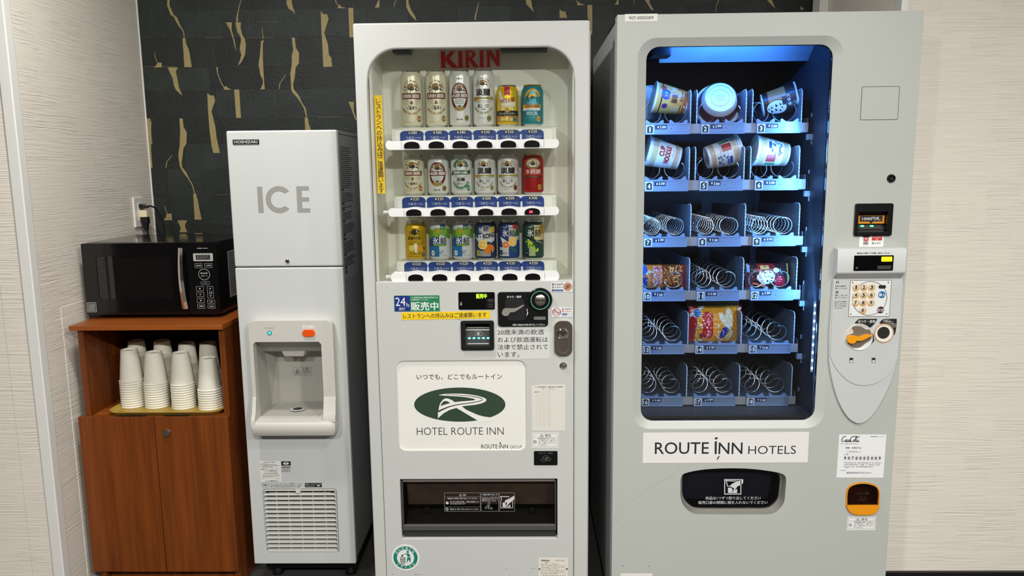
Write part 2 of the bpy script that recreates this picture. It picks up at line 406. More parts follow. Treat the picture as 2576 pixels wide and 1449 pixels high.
crack(zc([(1860, 1258), (1892, 1258), (1905, 1330), (1930, 1400), (1940, 1500), (1870, 1500)]))
crack(zc([(2328, 1092), (2388, 1092), (2385, 1180), (2420, 1290), (2400, 1280), (2365, 1180)]))
crack(zc([(495, 2362), (600, 2362), (575, 2420), (600, 2490), (520, 2490), (530, 2440)]))
crack(zc([(678, 2500), (760, 2500), (765, 2620), (690, 2620)]))
S2 = 3.578
def z3(p): crack(zc(p, 880, 0, S2))
z3([(258, 0), (268, 0), (266, 68), (225, 68), (240, 40)])
z3([(508, -10), (526, -10), (530, 30), (552, 90), (570, 120), (590, 150), (600, 190), (560, 150), (530, 110), (508, 60)])
z3([(1158, 22), (1162, 24), (1140, 130), (1134, 180), (1122, 180), (1128, 130)])
z3([(1582, 0), (1632, 0), (1640, 60), (1660, 108), (1625, 75), (1590, 40)])
z3([(1888, 80), (1905, 100), (1940, 104), (1956, 160), (1888, 160)])
z3([(2025, -5), (2050, 10), (2075, 30), (2118, 46), (2045, 48), (2048, 20)])
z3([(2138, 44), (2182, 44), (2182, 310), (2170, 310), (2160, 190), (2140, 160)])
z3([(2405, 0), (2420, 0), (2420, 42), (2380, 42), (2400, 25)])
z3([(398, 66), (394, 60), (404, 20), (416, 0), (420, 2), (408, 30)])
z3([(2556, 40), (2552, 40), (2560, 0), (2564, 0)])
z3([(2655, 0), (2695, -10), (2700, 30), (2725, 70), (2735, 90), (2712, 90), (2690, 50)])
z3([(3318, -5), (3326, -5), (3300, 60), (3296, 105), (3292, 105), (3296, 55)])
z3([(3755, 0), (3800, 0), (3815, 40), (3835, 80), (3790, 40)])
z3([(4058, 55), (4090, 80), (4078, 90), (4058, 90)])
# pale folds along some block edges
for (u0, u1, v) in ((515, 560, 95), (620, 690, 95), (800, 870, 295), (545, 575, 490), (650, 700, 55), (360, 440, 168)):
    a = P(u0, v, YB-.0029); b_ = P(u1, v, YB-.0029)
    obj('fold_line', MB().box(a[0], b_[0], YB-.0029, YB-.001, a[1]-.0006, a[1]+.0006), hair_m, wb)
# white cable duct in the right back corner
dy0 = PX(2066, 12, XR-.001)[0]
t = thing('cable_duct', 'white cable duct on the side wall behind the snack machine', 'cable duct', (XR-0.03, dy0-.03, 1.5))
obj('duct_cover', MB().box(XR-.034, XR-.0005, dy0-.075, dy0, 1.45, 2.12), trim_m, t, bev=.003)
obj('joint_box', MB().box(XR-.036, XR-.0005, dy0+.001, dy0+.09, 1.80, 1.99), mat('grey_plastic', (205, 203, 196), .5), t, bev=.012)
# the real lamps' housings on the ceiling
for lx, ly, pw in LAMPS:
    t = thing('ceiling_downlight', 'round recessed downlight ring, %s of the %s row in the ceiling' % ('left' if lx < -.5 else 'right' if lx > 1 else 'middle', 'near' if ly > 0 else 'far'), 'downlight', (lx, ly, CZ), 'downlights in the corridor ceiling')
    obj('trim_ring', MB().lathe([(.085, -.001), (.105, -.001), (.105, -.010), (.085, -.008)], (lx, ly, CZ), 24), trim_m, t)

# ================================================================ wooden cabinet, tray, cups, microwave, outlet
def wood(name, ca, cb, sc=(26, 26, 1.6)):
    m = bpy.data.materials.new(name); m.use_nodes = True; nt = m.node_tree; b = nt.nodes['Principled BSDF']
    tc = nt.nodes.new('ShaderNodeTexCoord'); mp = nt.nodes.new('ShaderNodeMapping'); mp.inputs['Scale'].default_value = sc
    nt.links.new(tc.outputs['Object'], mp.inputs['Vector'])
    n = nt.nodes.new('ShaderNodeTexNoise'); n.inputs['Scale'].default_value = 1.0; n.inputs['Detail'].default_value = 8; n.inputs['Roughness'].default_value = .62; n.inputs['Distortion'].default_value = .4
    nt.links.new(mp.outputs['Vector'], n.inputs['Vector'])
    mp2 = nt.nodes.new('ShaderNodeMapping'); mp2.inputs['Scale'].default_value = tuple(s*9 if s > 3 else s*2 for s in sc); nt.links.new(tc.outputs['Object'], mp2.inputs['Vector'])
    n2 = nt.nodes.new('ShaderNodeTexNoise'); n2.inputs['Scale'].default_value = 1.0; n2.inputs['Detail'].default_value = 3; nt.links.new(mp2.outputs['Vector'], n2.inputs['Vector'])
    r = nt.nodes.new('ShaderNodeValToRGB'); r.color_ramp.elements[0].position = .30; r.color_ramp.elements[1].position = .70
    r.color_ramp.elements[0].color = rgb(ca); r.color_ramp.elements[1].color = rgb(cb)
    ad = nt.nodes.new('ShaderNodeMath'); ad.operation = 'MULTIPLY_ADD'; ad.inputs[1].default_value = .3; nt.links.new(n2.outputs['Fac'], ad.inputs[0])
    mu = nt.nodes.new('ShaderNodeMath'); mu.operation = 'MULTIPLY'; mu.inputs[1].default_value = .7; nt.links.new(n.outputs['Fac'], mu.inputs[0]); nt.links.new(mu.outputs[0], ad.inputs[2])
    nt.links.new(ad.outputs[0], r.inputs['Fac']); nt.links.new(r.outputs['Color'], b.inputs['Base Color'])
    b.inputs['Roughness'].default_value = .38; b.inputs['Specular IOR Level'].default_value = .4
    return m
wood_v = wood('cherry_wood_upright', (88, 40, 10), (140, 72, 24))
wood_h = wood('cherry_wood_lengthwise', (112, 54, 14), (168, 90, 32), (1.6, 26, 26))
steel = mat('polished_steel', (205, 205, 200), .18, 1.0)
chrome = mat('chrome', (225, 222, 216), .07, 1.0)
black_m = mat('black_plastic', (16, 16, 17), .35, noise=.1)
white_ink = flat((238, 238, 234)); black_ink = flat((24, 24, 25)); grey_ink = flat((150, 150, 148))

CY = 2.405
cxl, ctz = P(174, 832, CY-.004)
cxr = P(557, 829, CY-.004)[0]
ztop = P(174, 820, CY-.004)[1]
doorz1 = (P(203, 1050, CY)[1]+P(571, 1046, CY)[1])/2
doorz0 = P(400, 1437, CY)[1]
dxl, dxr = -1.480, P(574, 1050, CY)[0]
dxm = P(388, 1049, CY)[0]
CYB = 2.86
cab = thing('wooden_cabinet', 'low cherry-wood cabinet with open shelf and two doors under the microwave', 'cabinet', (-1.235, 2.6, 0))
obj('top', MB().box(cxl, cxr+.004, CY-.006, CYB+.004, ctz, ztop), wood_h, cab, bev=.0012)
obj('side_panel', MB().box(cxl+.014, cxl+.033, CY+.016, CYB, .0, ctz), wood_v, cab, bev=.001)
obj('side_panel', MB().box(cxr-.019, cxr, CY+.016, CYB, .0, ctz), wood_v, cab, bev=.001)
obj('back_panel', MB().box(cxl+.034, cxr-.020, CYB-.012, CYB-.002, .06, ctz-.001), mat('shaded_back_board', (30, 18, 12), .7, noise=.1), cab)  # shade inside the open shelf is put into this board's near-black colour
obj('shelf', MB().box(cxl+.034, cxr-.020, CY+.018, CYB-.013, doorz1-.022, doorz1-.002), wood_h, cab, bev=.001)
obj('bottom_board', MB().box(cxl+.034, cxr-.020, CY+.020, CYB-.013, doorz0, doorz0+.018), wood_h, cab)
obj('plinth', MB().box(cxl+.034, cxr-.020, CY+.045, CY+.063, .0, doorz0-.001), wood_v, cab)
dl = obj('door', MB().box(dxl, dxm-.001, CY-.004, CY+.015, doorz0, doorz1), wood_v, cab, bev=.0012)
dr = obj('door', MB().box(dxm+.001, dxr, CY-.004, CY+.015, doorz0, doorz1), wood_v, cab, bev=.0012)
for d_, (u0, u1) in ((dl, (295, 365)), (dr, (412, 474))):
    a = P(u0, 1048, CY)[0]; b_ = P(u1, 1048, CY)[0]
    obj('finger_notch', MB().box(a, b_, CY+.001, CY+.014, doorz1-.001, doorz1+.0005), flat((20, 12, 8)), d_)
lx, lz, lw, lh = C(422, 1087, 17, 17, CY)
k = MB().lathe([(0, -.007), (lw*.40, -.007), (lw*.5, -.0045), (lw*.5, .001)], (lx, CY-.004, lz), 24, 'y')
lk = obj('lock', k, chrome, dr, smooth=True)
k = MB().box(lx-.0006, lx+.0006, CY-.0116, CY-.0108, lz-.003, lz+.003)
obj('lock_rose', MB().lathe([(lw*.42, -.0075), (lw*.5, -.0075), (lw*.54, -.004)], (lx, CY-.004, lz), 24, 'y'), steel, dr, smooth=True)
obj('keyhole', k, black_ink, dr)

# serving tray on the shelf
TZ = doorz1-.002
tx0, ty0 = PZ(262, 1040, TZ+.012); tx1, ty1 = PZ(556, 1036, TZ+.012)
tcx, tw_ = (tx0+tx1)/2, (tx1-tx0)
tyf = ty0-.002; td = .30
tray_m = mat('brass_coloured_tray', (182, 152, 66), .38, .2, noise=.12, nscale=30)
tr = thing('serving_tray', 'shallow gold-coloured tray with rounded corners under the paper cups', 'tray', (tcx, tyf+td/2, TZ))
def rr3(w_, d_, r, z): return [(x, y, z) for x, y in rrect(tcx, tyf+td/2, w_, d_, r, 6)]
tb = MB().loft([rr3(tw_-.03, td-.03, .03, TZ+.001), rr3(tw_-.012, td-.012, .038, TZ+.010), rr3(tw_, td, .045, TZ+.014), rr3(tw_, td, .045, TZ+.016), rr3(tw_-.012, td-.012, .038, TZ+.0135), rr3(tw_-.032, td-.032, .03, TZ+.004)], cap0=True, cap1=True)
obj('tray_body', tb, tray_m, tr, smooth=True)

# stacks of paper cups, upside down
cup_m = mat('white_paper_cup', (232, 228, 212), .6, noise=.02)
RT, RB, CHt, CP = .0375, .0268, .108, .0082      # rim radius, base radius, height, stack pitch
def cup_mesh():
    b = MB()
    prof = [(RT-.0012, .0020), (RT+.0016, .0), (RT+.0030, .0016), (RT+.0016, .0034), (RT-.0004, .0040), (RB, CHt), (RB-.001, CHt+.0004), (RB-.0016, CHt-.0004), (RB-.0025, CHt-.006), (0.0001, CHt-.006)]
    b.lathe(prof, (0, 0, 0), 28)
    return mesh('paper_cup', b, cup_m, True)
cup_me = cup_mesh()
CZ0 = TZ+.0045
stack_px = [(323, 1030, 12), (384, 1031, 11), (452, 1033, 11), (520, 1035, 9)]
fy = []
gnames = ['leftmost front stack', 'second front stack from the left', 'third front stack from the left', 'short rightmost front stack']
pos = []
for i, (u, v, n) in enumerate(stack_px):
    x, y = PZ(u, v-2, CZ0); y += RT
    pos.append((x, y, n, gnames[i], 'front'))
back_px = [(346, 12), (411, 12), (472, 11), (525, 11)]
bn = ['leftmost shaded back stack', 'second shaded back stack from the left', 'third shaded back stack from the left', 'rightmost shaded back stack']
ords = ['bottom', 'second', 'third', 'fourth', 'fifth', 'sixth', 'seventh', 'eighth', 'ninth', 'tenth', 'eleventh', 'twelfth', 'thirteenth']
BYY = pos[0][1]+.095
for i, (u, n) in enumerate(back_px):
    x = P(u, 900, BYY)[0]
    pos.append((x, BYY, n+1, bn[i], 'back'))
for (x, y, n, g, row) in pos:
    for k in range(n):
        o = bpy.data.objects.new('paper_cup', cup_me); COL.objects.link(o); o.location = (x, y, CZ0+k*CP)
        o.rotation_euler = (0, 0, k*1.3)
        if k == n-1: o['label'] = 'upturned white paper cup topping the %s' % g
        else: o['label'] = 'white paper cup, %s from below in the %s' % (ords[k], g)
        if k == 0: o['label'] = 'white paper cup at the very bottom of the %s' % g
        o['category'] = 'paper cup'; o['group'] = 'paper cups stacked on the tray'

# microwave
MY = 2.515
MZ0 = ztop+.010
mxl = P(202, 612, MY)[0]; mzt = P(202, 612, MY)[1]; mxr = P(542, 608, MY)[0]
mxl = max(mxl, XL+.012)
mw = thing('microwave_oven', 'black microwave oven with chrome bar handle on the wooden cabinet', 'microwave', ((mxl+mxr)/2, MY+.18, ztop))
gloss_black = mat('gloss_black_enamel', (9, 9, 10), .12, spec=.6, noise=.05)
obj('casing', MB().box(mxl+.002, mxr-.002, MY+.022, MY+.36, MZ0, mzt), gloss_black, mw, bev=.005)
for fx in (mxl+.04, mxr-.04):
    for fy_ in (MY+.05, MY+.31):
        obj('foot', MB().lathe([(0.0001, 0), (.011, 0), (.013, MZ0-ztop+.001)], (fx, fy_, ztop), 14), black_m, mw)
dsx = P(470, 690, MY)[0]
dz0, dz1 = MZ0+.004, mzt-.001
wx0, wz1 = P(240, 645, MY); wx1, wz0 = P(437, 752, MY)
win = rrect((wx0+wx1)/2, (wz0+wz1)/2, wx1-wx0, wz1-wz0, .012, 5)
door = obj('door', MB().plate(rrect((mxl+dsx)/2, (dz0+dz1)/2, dsx-mxl-.001, dz1-dz0, .006, 3), [win], MY, MY+.021), mat('door_black', (8, 8, 9), .16, spec=.6), mw)
obj('window_glass', MB().plate(win, (), MY+.002, MY+.004), mat('oven_window_glass', (13, 14, 14), .03, spec=.8), door)
obj('window_mesh', MB().plate(win, (), MY+.010, MY+.012), mat('oven_window_mesh', (14, 15, 15), .4, bump=.3, bscale=800), door)
hx, hzt = P(452, 624, MY-.02); hzb = P(460, 778, MY-.02)[1]
hl = []
for i in range(13):
    t_ = i/12; z = hzt+(hzb-hzt)*t_; w_ = .0072+.0022*t_; d_ = MY-.012-.016*math.sin(math.pi*min(1, .08+t_*.9))
    hl.append([(hx-w_, d_, z), (hx, d_-.005, z), (hx+w_, d_, z), (hx+w_*.8, d_+.005, z), (hx-w_*.8, d_+.005, z)])
hd = obj('handle', MB().loft(hl, True, True), chrome, door, smooth=True)
for z in (hzt-.012, hzb+.012): obj('handle_mount', MB().box(hx-.005, hx+.005, MY-.016, MY, z-.008, z+.008), chrome, door)
cp = obj('control_panel', MB().plate(rrect((dsx+mxr)/2, (dz0+dz1)/2, mxr-dsx-.001, dz1-dz0, .006, 3), (), MY, MY+.021), mat('panel_black', (10, 10, 11), .22, spec=.5), mw)
def zmw(x, y): return (470+x/7.246, 600+y/7.246)
def mwc(x0, y0, x1, y1, y=MY):
    u0, v0 = zmw(x0, y0); u1, v1 = zmw(x1, y1); return C((u0+u1)/2, (v0+v1)/2, u1-u0, v1-v0, y)
x, z, w_, h = mwc(120, 270, 478, 412)
ds = obj('display_frame', MB().plate(rrect(x, z, w_, h, .003), (), MY-.002, MY+.001), mat('satin_silver', (190, 190, 184), .4, .2), cp)
x2, z2, w2, h2 = mwc(168, 297, 430, 385)
obj('display', MB().decal(rrect(x2, z2, w2, h2, .001), MY-.0024), flat((30, 30, 28)), cp)
seg = MB()
def seg7(b, cx, cz, w_, h, on, y, t):
    S7 = {'a': (0, 1, 1), 'g': (0, 0, 1), 'd': (0, -1, 1)}
    for k_, (dx, dz, hor) in S7.items():
        if k_ in on: b.decal([(cx-w_/2+t*.7, cz+dz*h/2-t/2), (cx+w_/2-t*.7, cz+dz*h/2-t/2), (cx+w_/2-t*.7, cz+dz*h/2+t/2), (cx-w_/2+t*.7, cz+dz*h/2+t/2)], y)
    for k_, sx, sz in (('f', -1, 1), ('b', 1, 1), ('e', -1, -1), ('c', 1, -1)):
        if k_ in on: b.decal([(cx+sx*w_/2-t/2, cz+sz*(h/4)-h/4+t*.7), (cx+sx*w_/2+t/2, cz+sz*(h/4)-h/4+t*.7), (cx+sx*w_/2+t/2, cz+sz*(h/4)+h/4-t*.7), (cx+sx*w_/2-t/2, cz+sz*(h/4)+h/4-t*.7)], y)
for i in range(4): seg7(seg, x2+w2*(-.33+.22*i), z2, w2*.13, h2*.62, 'abcdefg' if i < 3 else 'aefgc', MY-.0027, .0008)
obj('display_digits', seg, flat((150, 150, 140)), cp)
pr = MB()
u, v = zmw(285, 178); x, z, w_, h = C(u, v, 27, 2.5, MY); obj('maker_print', MB().dashes(x-w_/2, x+w_/2, z, h, MY-.0005, random.Random(3), cw=.0012), flat((205, 205, 200)), cp)
for (x0, y0, x1, y1, txt) in ((148, 450, 280, 535, '飲み物'), (328, 450, 462, 532, 'お弁当'), (170, 873, 305, 957, '強'), (180, 980, 315, 1063, '中'), (188, 1088, 322, 1171, '弱'), (196, 1193, 330, 1276, '半解凍'), (376, 1117, 512, 1185, '1分'), (382, 1207, 518, 1274, '10秒')):
    x, z, w_, h = mwc(x0, y0, x1, y1); pr.frame(x, z, w_, h, .0006, MY-.0005, .0018)
    pr.text(txt, x, z, w_*(.62 if len(txt) > 2 else .5 if len(txt) == 2 else .22), h*.34, MY-.0005, .02)
x, z, w_, h = mwc(213, 553, 420, 755); pr.plate(ell(x, z, w_/2, h/2, 36), [ell(x, z, w_/2-.0011, h/2-.0011, 36)], MY-.0005, None)
pr.text('あたため', x, z+h*.11, w_*.62, h*.15, MY-.0005, .02); pr.text('スタート', x, z-h*.14, w_*.58, h*.12, MY-.0005, .02)
x, z, w_, h = mwc(253, 780, 420, 848); pr.frame(x, z, w_, h, .0005, MY-.0005, h*.49); pr.text('とりけし', x, z, w_*.55, h*.34, MY-.0005)
x, z, w_, h = mwc(375, 872, 484, 1084); pr.frame(x, z, w_, h, .0006, MY-.0005, .002)
pr.decal([(x-w_*.16, z+h*.28), (x+w_*.16, z+h*.28), (x, z+h*.38)], MY-.0005); pr.decal([(x-w_*.16, z-h*.28), (x, z-h*.38), (x+w_*.16, z-h*.28)], MY-.0005)
for i, ch in enumerate('仕上がり'): pr.text(ch, x-w_*.14, z+h*(.15-.1*i), w_*.16, None, MY-.0005)
for i, ch in enumerate('調節'): pr.text(ch, x+w_*.16, z-h*(.0+.11*i), w_*.2, None, MY-.0005)
obj('button_print', pr, flat((205, 205, 200)), cp)
x, z, w_, h = C(231, 773, 23, 24, MY)
sb = obj('rating_sticker', MB().frame(x, z, w_, h, .0012, MY-.0004, .002).decal([(x-w_*.4, z-h*.4), (x+w_*.4, z-h*.4), (x+w_*.4, z+h*.4), (x-w_*.4, z+h*.4)], MY-.0003, 1), [flat((205, 205, 200)), flat((60, 60, 60))], door)
b = MB(); rr_ = random.Random(8)
for i in range(7): b.dashes(x-w_*.36, x+w_*.36, z+h*(.33-.11*i), h*.06, MY-.0006, rr_)
obj('sticker_print', b, flat((200, 200, 195)), door)
# sticker on the right side of the casing
sxp = mxr-.002+.0006
y0s, z1s = MY+.10, P(566, 633, MY+.09)[1]; y1s, z0s = MY+.30, P(575, 749, MY+.09)[1]
o = obj('side_sticker', MB().box(sxp-.0008, sxp, y0s, y1s, z0s, z1s), flat((168, 168, 168)), mw)
b = MB()
for i in range(16):
    zz = z1s-.008-(z1s-z0s-.012)*i/16; ln = rr_.uniform(.5, .95)
    b.add([(sxp+.0003, y0s+.006, zz-.0018), (sxp+.0003, y0s+.006+(y1s-y0s-.012)*ln, zz-.0018), (sxp+.0003, y0s+.006+(y1s-y0s-.012)*ln, zz+.0008), (sxp+.0003, y0s+.006, zz+.0008)], [(0, 1, 2, 3)])
obj('sticker_print', b, flat((90, 90, 90)), mw)

# wall outlet with plugs on the left wall
oy0, oz1 = PX(336, 497, XL+.008); oy1 = PX(361, 500, XL+.008)[0]; oz0 = PX(343, 573, XL+.008)[1]
ocy, ocz = (oy0+oy1)/2, (oz0+oz1)/2
ou = thing('wall_outlet', 'white double wall outlet plate on the left wall above the microwave', 'outlet', (XL, ocy, ocz))
plate_m = mat('outlet_white_plastic', (235, 234, 226), .35)
obj('cover_plate', MB().box(XL+.0005, XL+.008, oy0, oy1, oz0, oz1), plate_m, ou, bev=.003)
obj('socket_insert', MB().box(XL+.008, XL+.0105, ocy-.011, ocy+.013, ocz-.033, ocz+.036), mat('outlet_insert', (222, 220, 208), .4), ou, bev=.001)
pz1 = ocz+.024
pl = thing('black_power_plug', 'black two-pin plug with cord in the upper socket of the wall outlet', 'plug', (XL+.011, ocy, pz1))
obj('plug_body', MB().loft([[(XL+.0108+d_, ocy+a*w_, pz1+b_*h-.12*d_) for a, b_ in ((-1, -1), (1, -1), (1, 1), (-1, 1))] for d_, w_, h in ((0, .010, .008), (.014, .010, .0085), (.024, .006, .006), (.034, .0045, .0045))], True, True), black_m, pl, bev=.001)
path = []
for u, v, d_ in ((376, 518, .050), (388, 522, .075), (400, 536, .09), (409, 558, .10), (413, 580, .105), (415, 606, .11), (416, 640, .12)):
    ypl = min(ocy+.01+(d_-.05)*.8, YB-.02)
    x, z = P(u, v, ypl); path.append((x, ypl, z))
obj('power_cord', MB().tube(smoothpoly([(XL+.044, ocy, pz1-.002)]+path, 4, False), .0032, 8), black_m, pl, smooth=True)
az = ocz-.006
ad_ = thing('plug_adapter', 'cream plug adapter with a drooping black plug in the lower outlet socket', 'adapter', (XL+.011, ocy, az))
obj('adapter_body', MB().box(XL+.0108, XL+.040, ocy-.011, ocy+.016, az-.013, az+.014), mat('cream_plastic', (228, 216, 178), .4), ad_, bev=.0015)
obj('black_plug', MB().loft([[(XL+.026+dx+a*w_, ocy+.002+b_*h, az-.0135-t_) for a, b_ in ((-1, -1), (1, -1), (1, 1), (-1, 1))] for t_, w_, h, dx in ((0, .013, .011, 0), (.020, .013, .011, 0.001), (.028, .010, .008, .001), (.040, .008, .007, .001), (.055, .004, .004, .004))], True, True), black_m, ad_, bev=.001)
obj('plug_cord', MB().tube([(XL+.030, ocy+.002, az-.066), (XL+.032, ocy+.004, az-.09), (XL+.034, ocy+.01, az-.14), (XL+.035, ocy+.02, az-.25)], .0035, 8), black_m, ad_, smooth=True)

# ================================================================ ice dispenser
IY = 2.429
IXL, IXR, IZ0, IZ1 = -0.937, -0.587, .0812, 1.5383
IYB = 2.98
ice_m = mat('ice_machine_paint', (205, 207, 203), .42, noise=.015, nscale=6)
ice_side = mat('ice_machine_side_steel', (150, 155, 156), .35, .35, noise=.06)
bezel_m = mat('dispenser_plastic', (206, 203, 194), .38)
cav_m = mat('dispenser_cavity_plastic', (176, 174, 164), .36)
ice = thing('ice_dispenser', 'tall narrow pale grey ice dispenser between the cabinet and the beer machine', 'ice dispenser', ((IXL+IXR)/2, 2.7, 0))
zs_ = P(725, 672, IY)[1]
body = MB().box(IXL+.003, IXR-.004, IY+.150, IYB, IZ0+.004, IZ1-.012)
body.box(IXL+.003, IXL+.006, IY+.022, IY+.150, IZ0+.004, IZ1-.012).box(IXR-.007, IXR-.004, IY+.022, IY+.150, IZ0+.004, IZ1-.012)
body.box(IXL+.006, IXR-.007, IY+.022, IY+.150, IZ1-.016, IZ1-.012).box(IXL+.006, IXR-.007, IY+.022, IY+.150, IZ0+.004, IZ0+.008)
ib = obj('casing', body, ice_side, ice)
obj('top_cover', MB().box(IXL, IXR, IY+.020, IYB+.002, IZ1-.011, IZ1-.001), ice_side, ice, bev=.002)
obj('upper_panel', MB().box(IXL, IXR, IY, IY+.021, zs_+.0013, IZ1), ice_m, ice, bev=.006, segs=3)
# lower panel with openings for the dispenser recess and the louvre
hx0, hz1 = P(646, 856, IY); hx1 = P(817, 856, IY)[0]; hz0 = P(735, 1046, IY)[1]
hx0 = P(650, 950, IY)[0]; hx1 = P(818, 950, IY)[0]
hole = [(hx0, hz0), (hx1-.020, hz0), (hx1, hz0+.024), (hx1, hz1-.008), (hx1-.008, hz1), (hx0+.008, hz1), (hx0, hz1-.008)]
gx, gz, gw, gh = C(757, 1311, 184, 158, IY)
gw = P(849, 1311, IY)[0]-P(665.5, 1311, IY)[0]; gx = (P(849, 1311, IY)[0]+P(665.5, 1311, IY)[0])/2
hole_w = [(hx0-.003, hz0-.003), (hx1+.003, hz0-.003), (hx1+.003, hz1+.003), (hx0-.003, hz1+.003)]
ghole = rrect(gx, gz, gw, gh, .006, 3)
obj('lower_panel', MB().plate([(IXL, IZ0), (IXR, IZ0), (IXR, zs_-.0013), (IXL, zs_-.0013)], [hole_w, ghole], IY, IY+.021), ice_m, ice, bev=.004)
x, z, w_, h = C(619, 357, 66, 12, IY)
npl = obj('nameplate', MB().box(x-w_/2, x+w_/2, IY-.003, IY+.001, z-h/2, z+h/2), mat('nameplate_black', (28, 28, 28), .3), ice, bev=.0008)
obj('lettering', MB().text('HOSHIZAKI', x, z, w_*.88, h*.62, IY-.0034, .02), mat('nameplate_silver', (222, 222, 216), .3, .3), npl)
x, z, w_, h = C(715, 502, 134, 66, IY)
xi = P(655, 502, IY)[0]; xc = P(702, 502, IY)[0]; xe = P(763, 502, IY)[0]
li = MB()
zt, zb_ = z+h/2, z-h/2; st = .0165
li.plate([(xi-st/2, zb_), (xi+st/2, zb_), (xi+st/2, zt), (xi-st/2, zt)], (), IY-.0005, None)
R1, R2 = h/2*1.03, h/2*1.03-st
arc = [(xc+R1*math.cos(math.radians(a)), z+R1*math.sin(math.radians(a))) for a in range(38, 323, 8)]
arc2 = [(xc+R2*math.cos(math.radians(a)), z+R2*math.sin(math.radians(a))) for a in range(46, 315, 8)][::-1]
li.plate([(a[0]*1, a[1]) for a in arc]+arc2, (), IY-.0005, None)
ew = .041
li.plate([(xe-ew/2, zb_), (xe+ew/2, zb_), (xe+ew/2, zb_+st*.8), (xe-ew/2+st, zb_+st*.8), (xe-ew/2+st, z-st*.4), (xe+ew/2-.002, z-st*.4), (xe+ew/2-.002, z+st*.4), (xe-ew/2+st, z+st*.4), (xe-ew/2+st, zt-st*.8), (xe+ew/2-.001, zt-st*.8), (xe+ew/2-.001, zt), (xe-ew/2, zt)], (), IY-.0005, None)
obj('ice_lettering', li, flat((152, 152, 144)), ice, label='large grey capital letters ICE')
x, z, w_, h = C(723, 657, 12, 12, IY)
obj('panel_lock', MB().lathe([(0.0001, -.004), (.005, -.004), (.0075, -.002), (.008, .001)], (x, IY, z), 20, 'y'), chrome, ice, smooth=True)
obj('keyhole', MB().box(x-.0008, x+.0008, IY-.0046, IY-.0038, z-.003, z+.003), black_ink, ice)
# dispenser bezel
bx0 = P(629, 900, IY-.03)[0]; bx1 = P(840, 900, IY-.03)[0]; bz1 = P(730, 806, IY-.03)[1]; bz0 = P(740, 1095, IY-.03)[1]
bo = rrect((bx0+bx1)/2, (bz1+bz0)/2, bx1-bx0, bz1-bz0, .022, 5)
bz = obj('dispenser_bezel', MB().plate(bo, [hole], IY-.030, IY-.0005), bezel_m, ice, bev=.007, segs=3)
# protruding drip lip
lz1 = P(640, 1022, IY-.06)[1]
ly0 = IY-.062
def lip(y, z_, ins, ch): return [(bx0+ins, y, z_), (bx1-ins-ch, y, z_), (bx1-ins, y+ch*.6, z_), (bx1-ins, IY-.029, z_), (bx0+ins, IY-.029, z_)]
zl_b = hz0-.010
lipm = MB().loft([lip(ly0+.012, bz0+.004, .006, .012), lip(ly0+.002, bz0+.020, .001, .02), lip(ly0, hz0-.018, 0, .022), lip(ly0+.004, hz0-.006, .002, .022), lip(ly0+.018, hz0-.002, .006, .02)], True, True)
obj('drip_lip', lipm, bezel_m, bz, smooth=True, bev=.004, segs=2)
# raised cheeks beside the opening at the lip
for (xa, xb) in ((bx0, hx0), (hx1, bx1)):
    prof = [(hz0-.006, .0500), (hz0+.010, .0490), (hz0+.022, .0430), (lz1+.006, .0350), (lz1+.022, .0300)] if xb > hx1+.001 else [(hz0-.020, .0610), (hz0-.004, .0600), (hz0+.010, .0560), (hz0+.022, .0460), (lz1+.006, .0360), (lz1+.022, .0300)]
    obj('lip_cheek', MB().loft([[(xa, IY-.0295, zz), (xb, IY-.0295, zz), (xb, IY-dd, zz), (xa, IY-dd, zz)] for zz, dd in prof], True, True), bezel_m, bz, smooth=True, bev=.004, angle=50)
# recess
hx0 -= .0008; hx1 += .0008; hz0 -= .0006; hz1 += .0006
D = .140
cy0, cy1 = IY-.003, IY+D
kz = hz1-.052
cav = MB()
cav.add([(hx0, cy0, hz0), (hx0, cy1-.02, hz0+.004), (hx0+.024, cy1, hz0+.008), (hx0+.024, cy1, kz), (hx0, cy1-.06, kz), (hx0, IY+.06, kz), (hx0, cy0, hz1)], [(0, 1, 4, 5, 6), (1, 2, 3, 4)])
cav.add([(hx1, cy0, hz0), (hx1, cy1-.02, hz0+.004), (hx1-.012, cy1, hz0+.008), (hx1-.012, cy1, kz), (hx1, cy1-.06, kz), (hx1, IY+.06, kz), (hx1, cy0, hz1)], [(6, 5, 4, 1, 0), (4, 3, 2, 1)])
cav.add([(hx0+.024, cy1, hz0+.008), (hx1-.012, cy1, hz0+.008), (hx1-.012, cy1, kz), (hx0+.024, cy1, kz)], [(0, 1, 2, 3)])
cav.add([(hx0, cy0, hz0), (hx1, cy0, hz0), (hx1, cy1-.02, hz0+.004), (hx1-.012, cy1, hz0+.008), (hx0+.024, cy1, hz0+.008), (hx0, cy1-.02, hz0+.004)], [(0, 1, 2, 3, 4, 5)])
cav.add([(hx0, cy0, hz1), (hx1, cy0, hz1), (hx1, IY+.06, kz), (hx0, IY+.06, kz)], [(3, 2, 1, 0)])
cav.add([(hx0, IY+.06, kz), (hx1, IY+.06, kz), (hx1, cy1, kz), (hx0, cy1, kz)], [(3, 2, 1, 0)])
rc = obj('recess', cav, cav_m, ice)
sx, szz = P(740, 890, IY+.07)
obj('chute', MB().loft([[(sx-.040, IY+.06, kz+.001), (sx+.040, IY+.06, kz+.001), (sx+.046, IY+.11, kz+.001), (sx-.046, IY+.11, kz+.001)], [(sx-.032, IY+.066, kz-.020), (sx+.032, IY+.066, kz-.020), (sx+.036, IY+.10, kz-.020), (sx-.036, IY+.10, kz-.020)]], True, True), bezel_m, rc, bev=.002)
x, z = P(750, 1046, IY+.06)
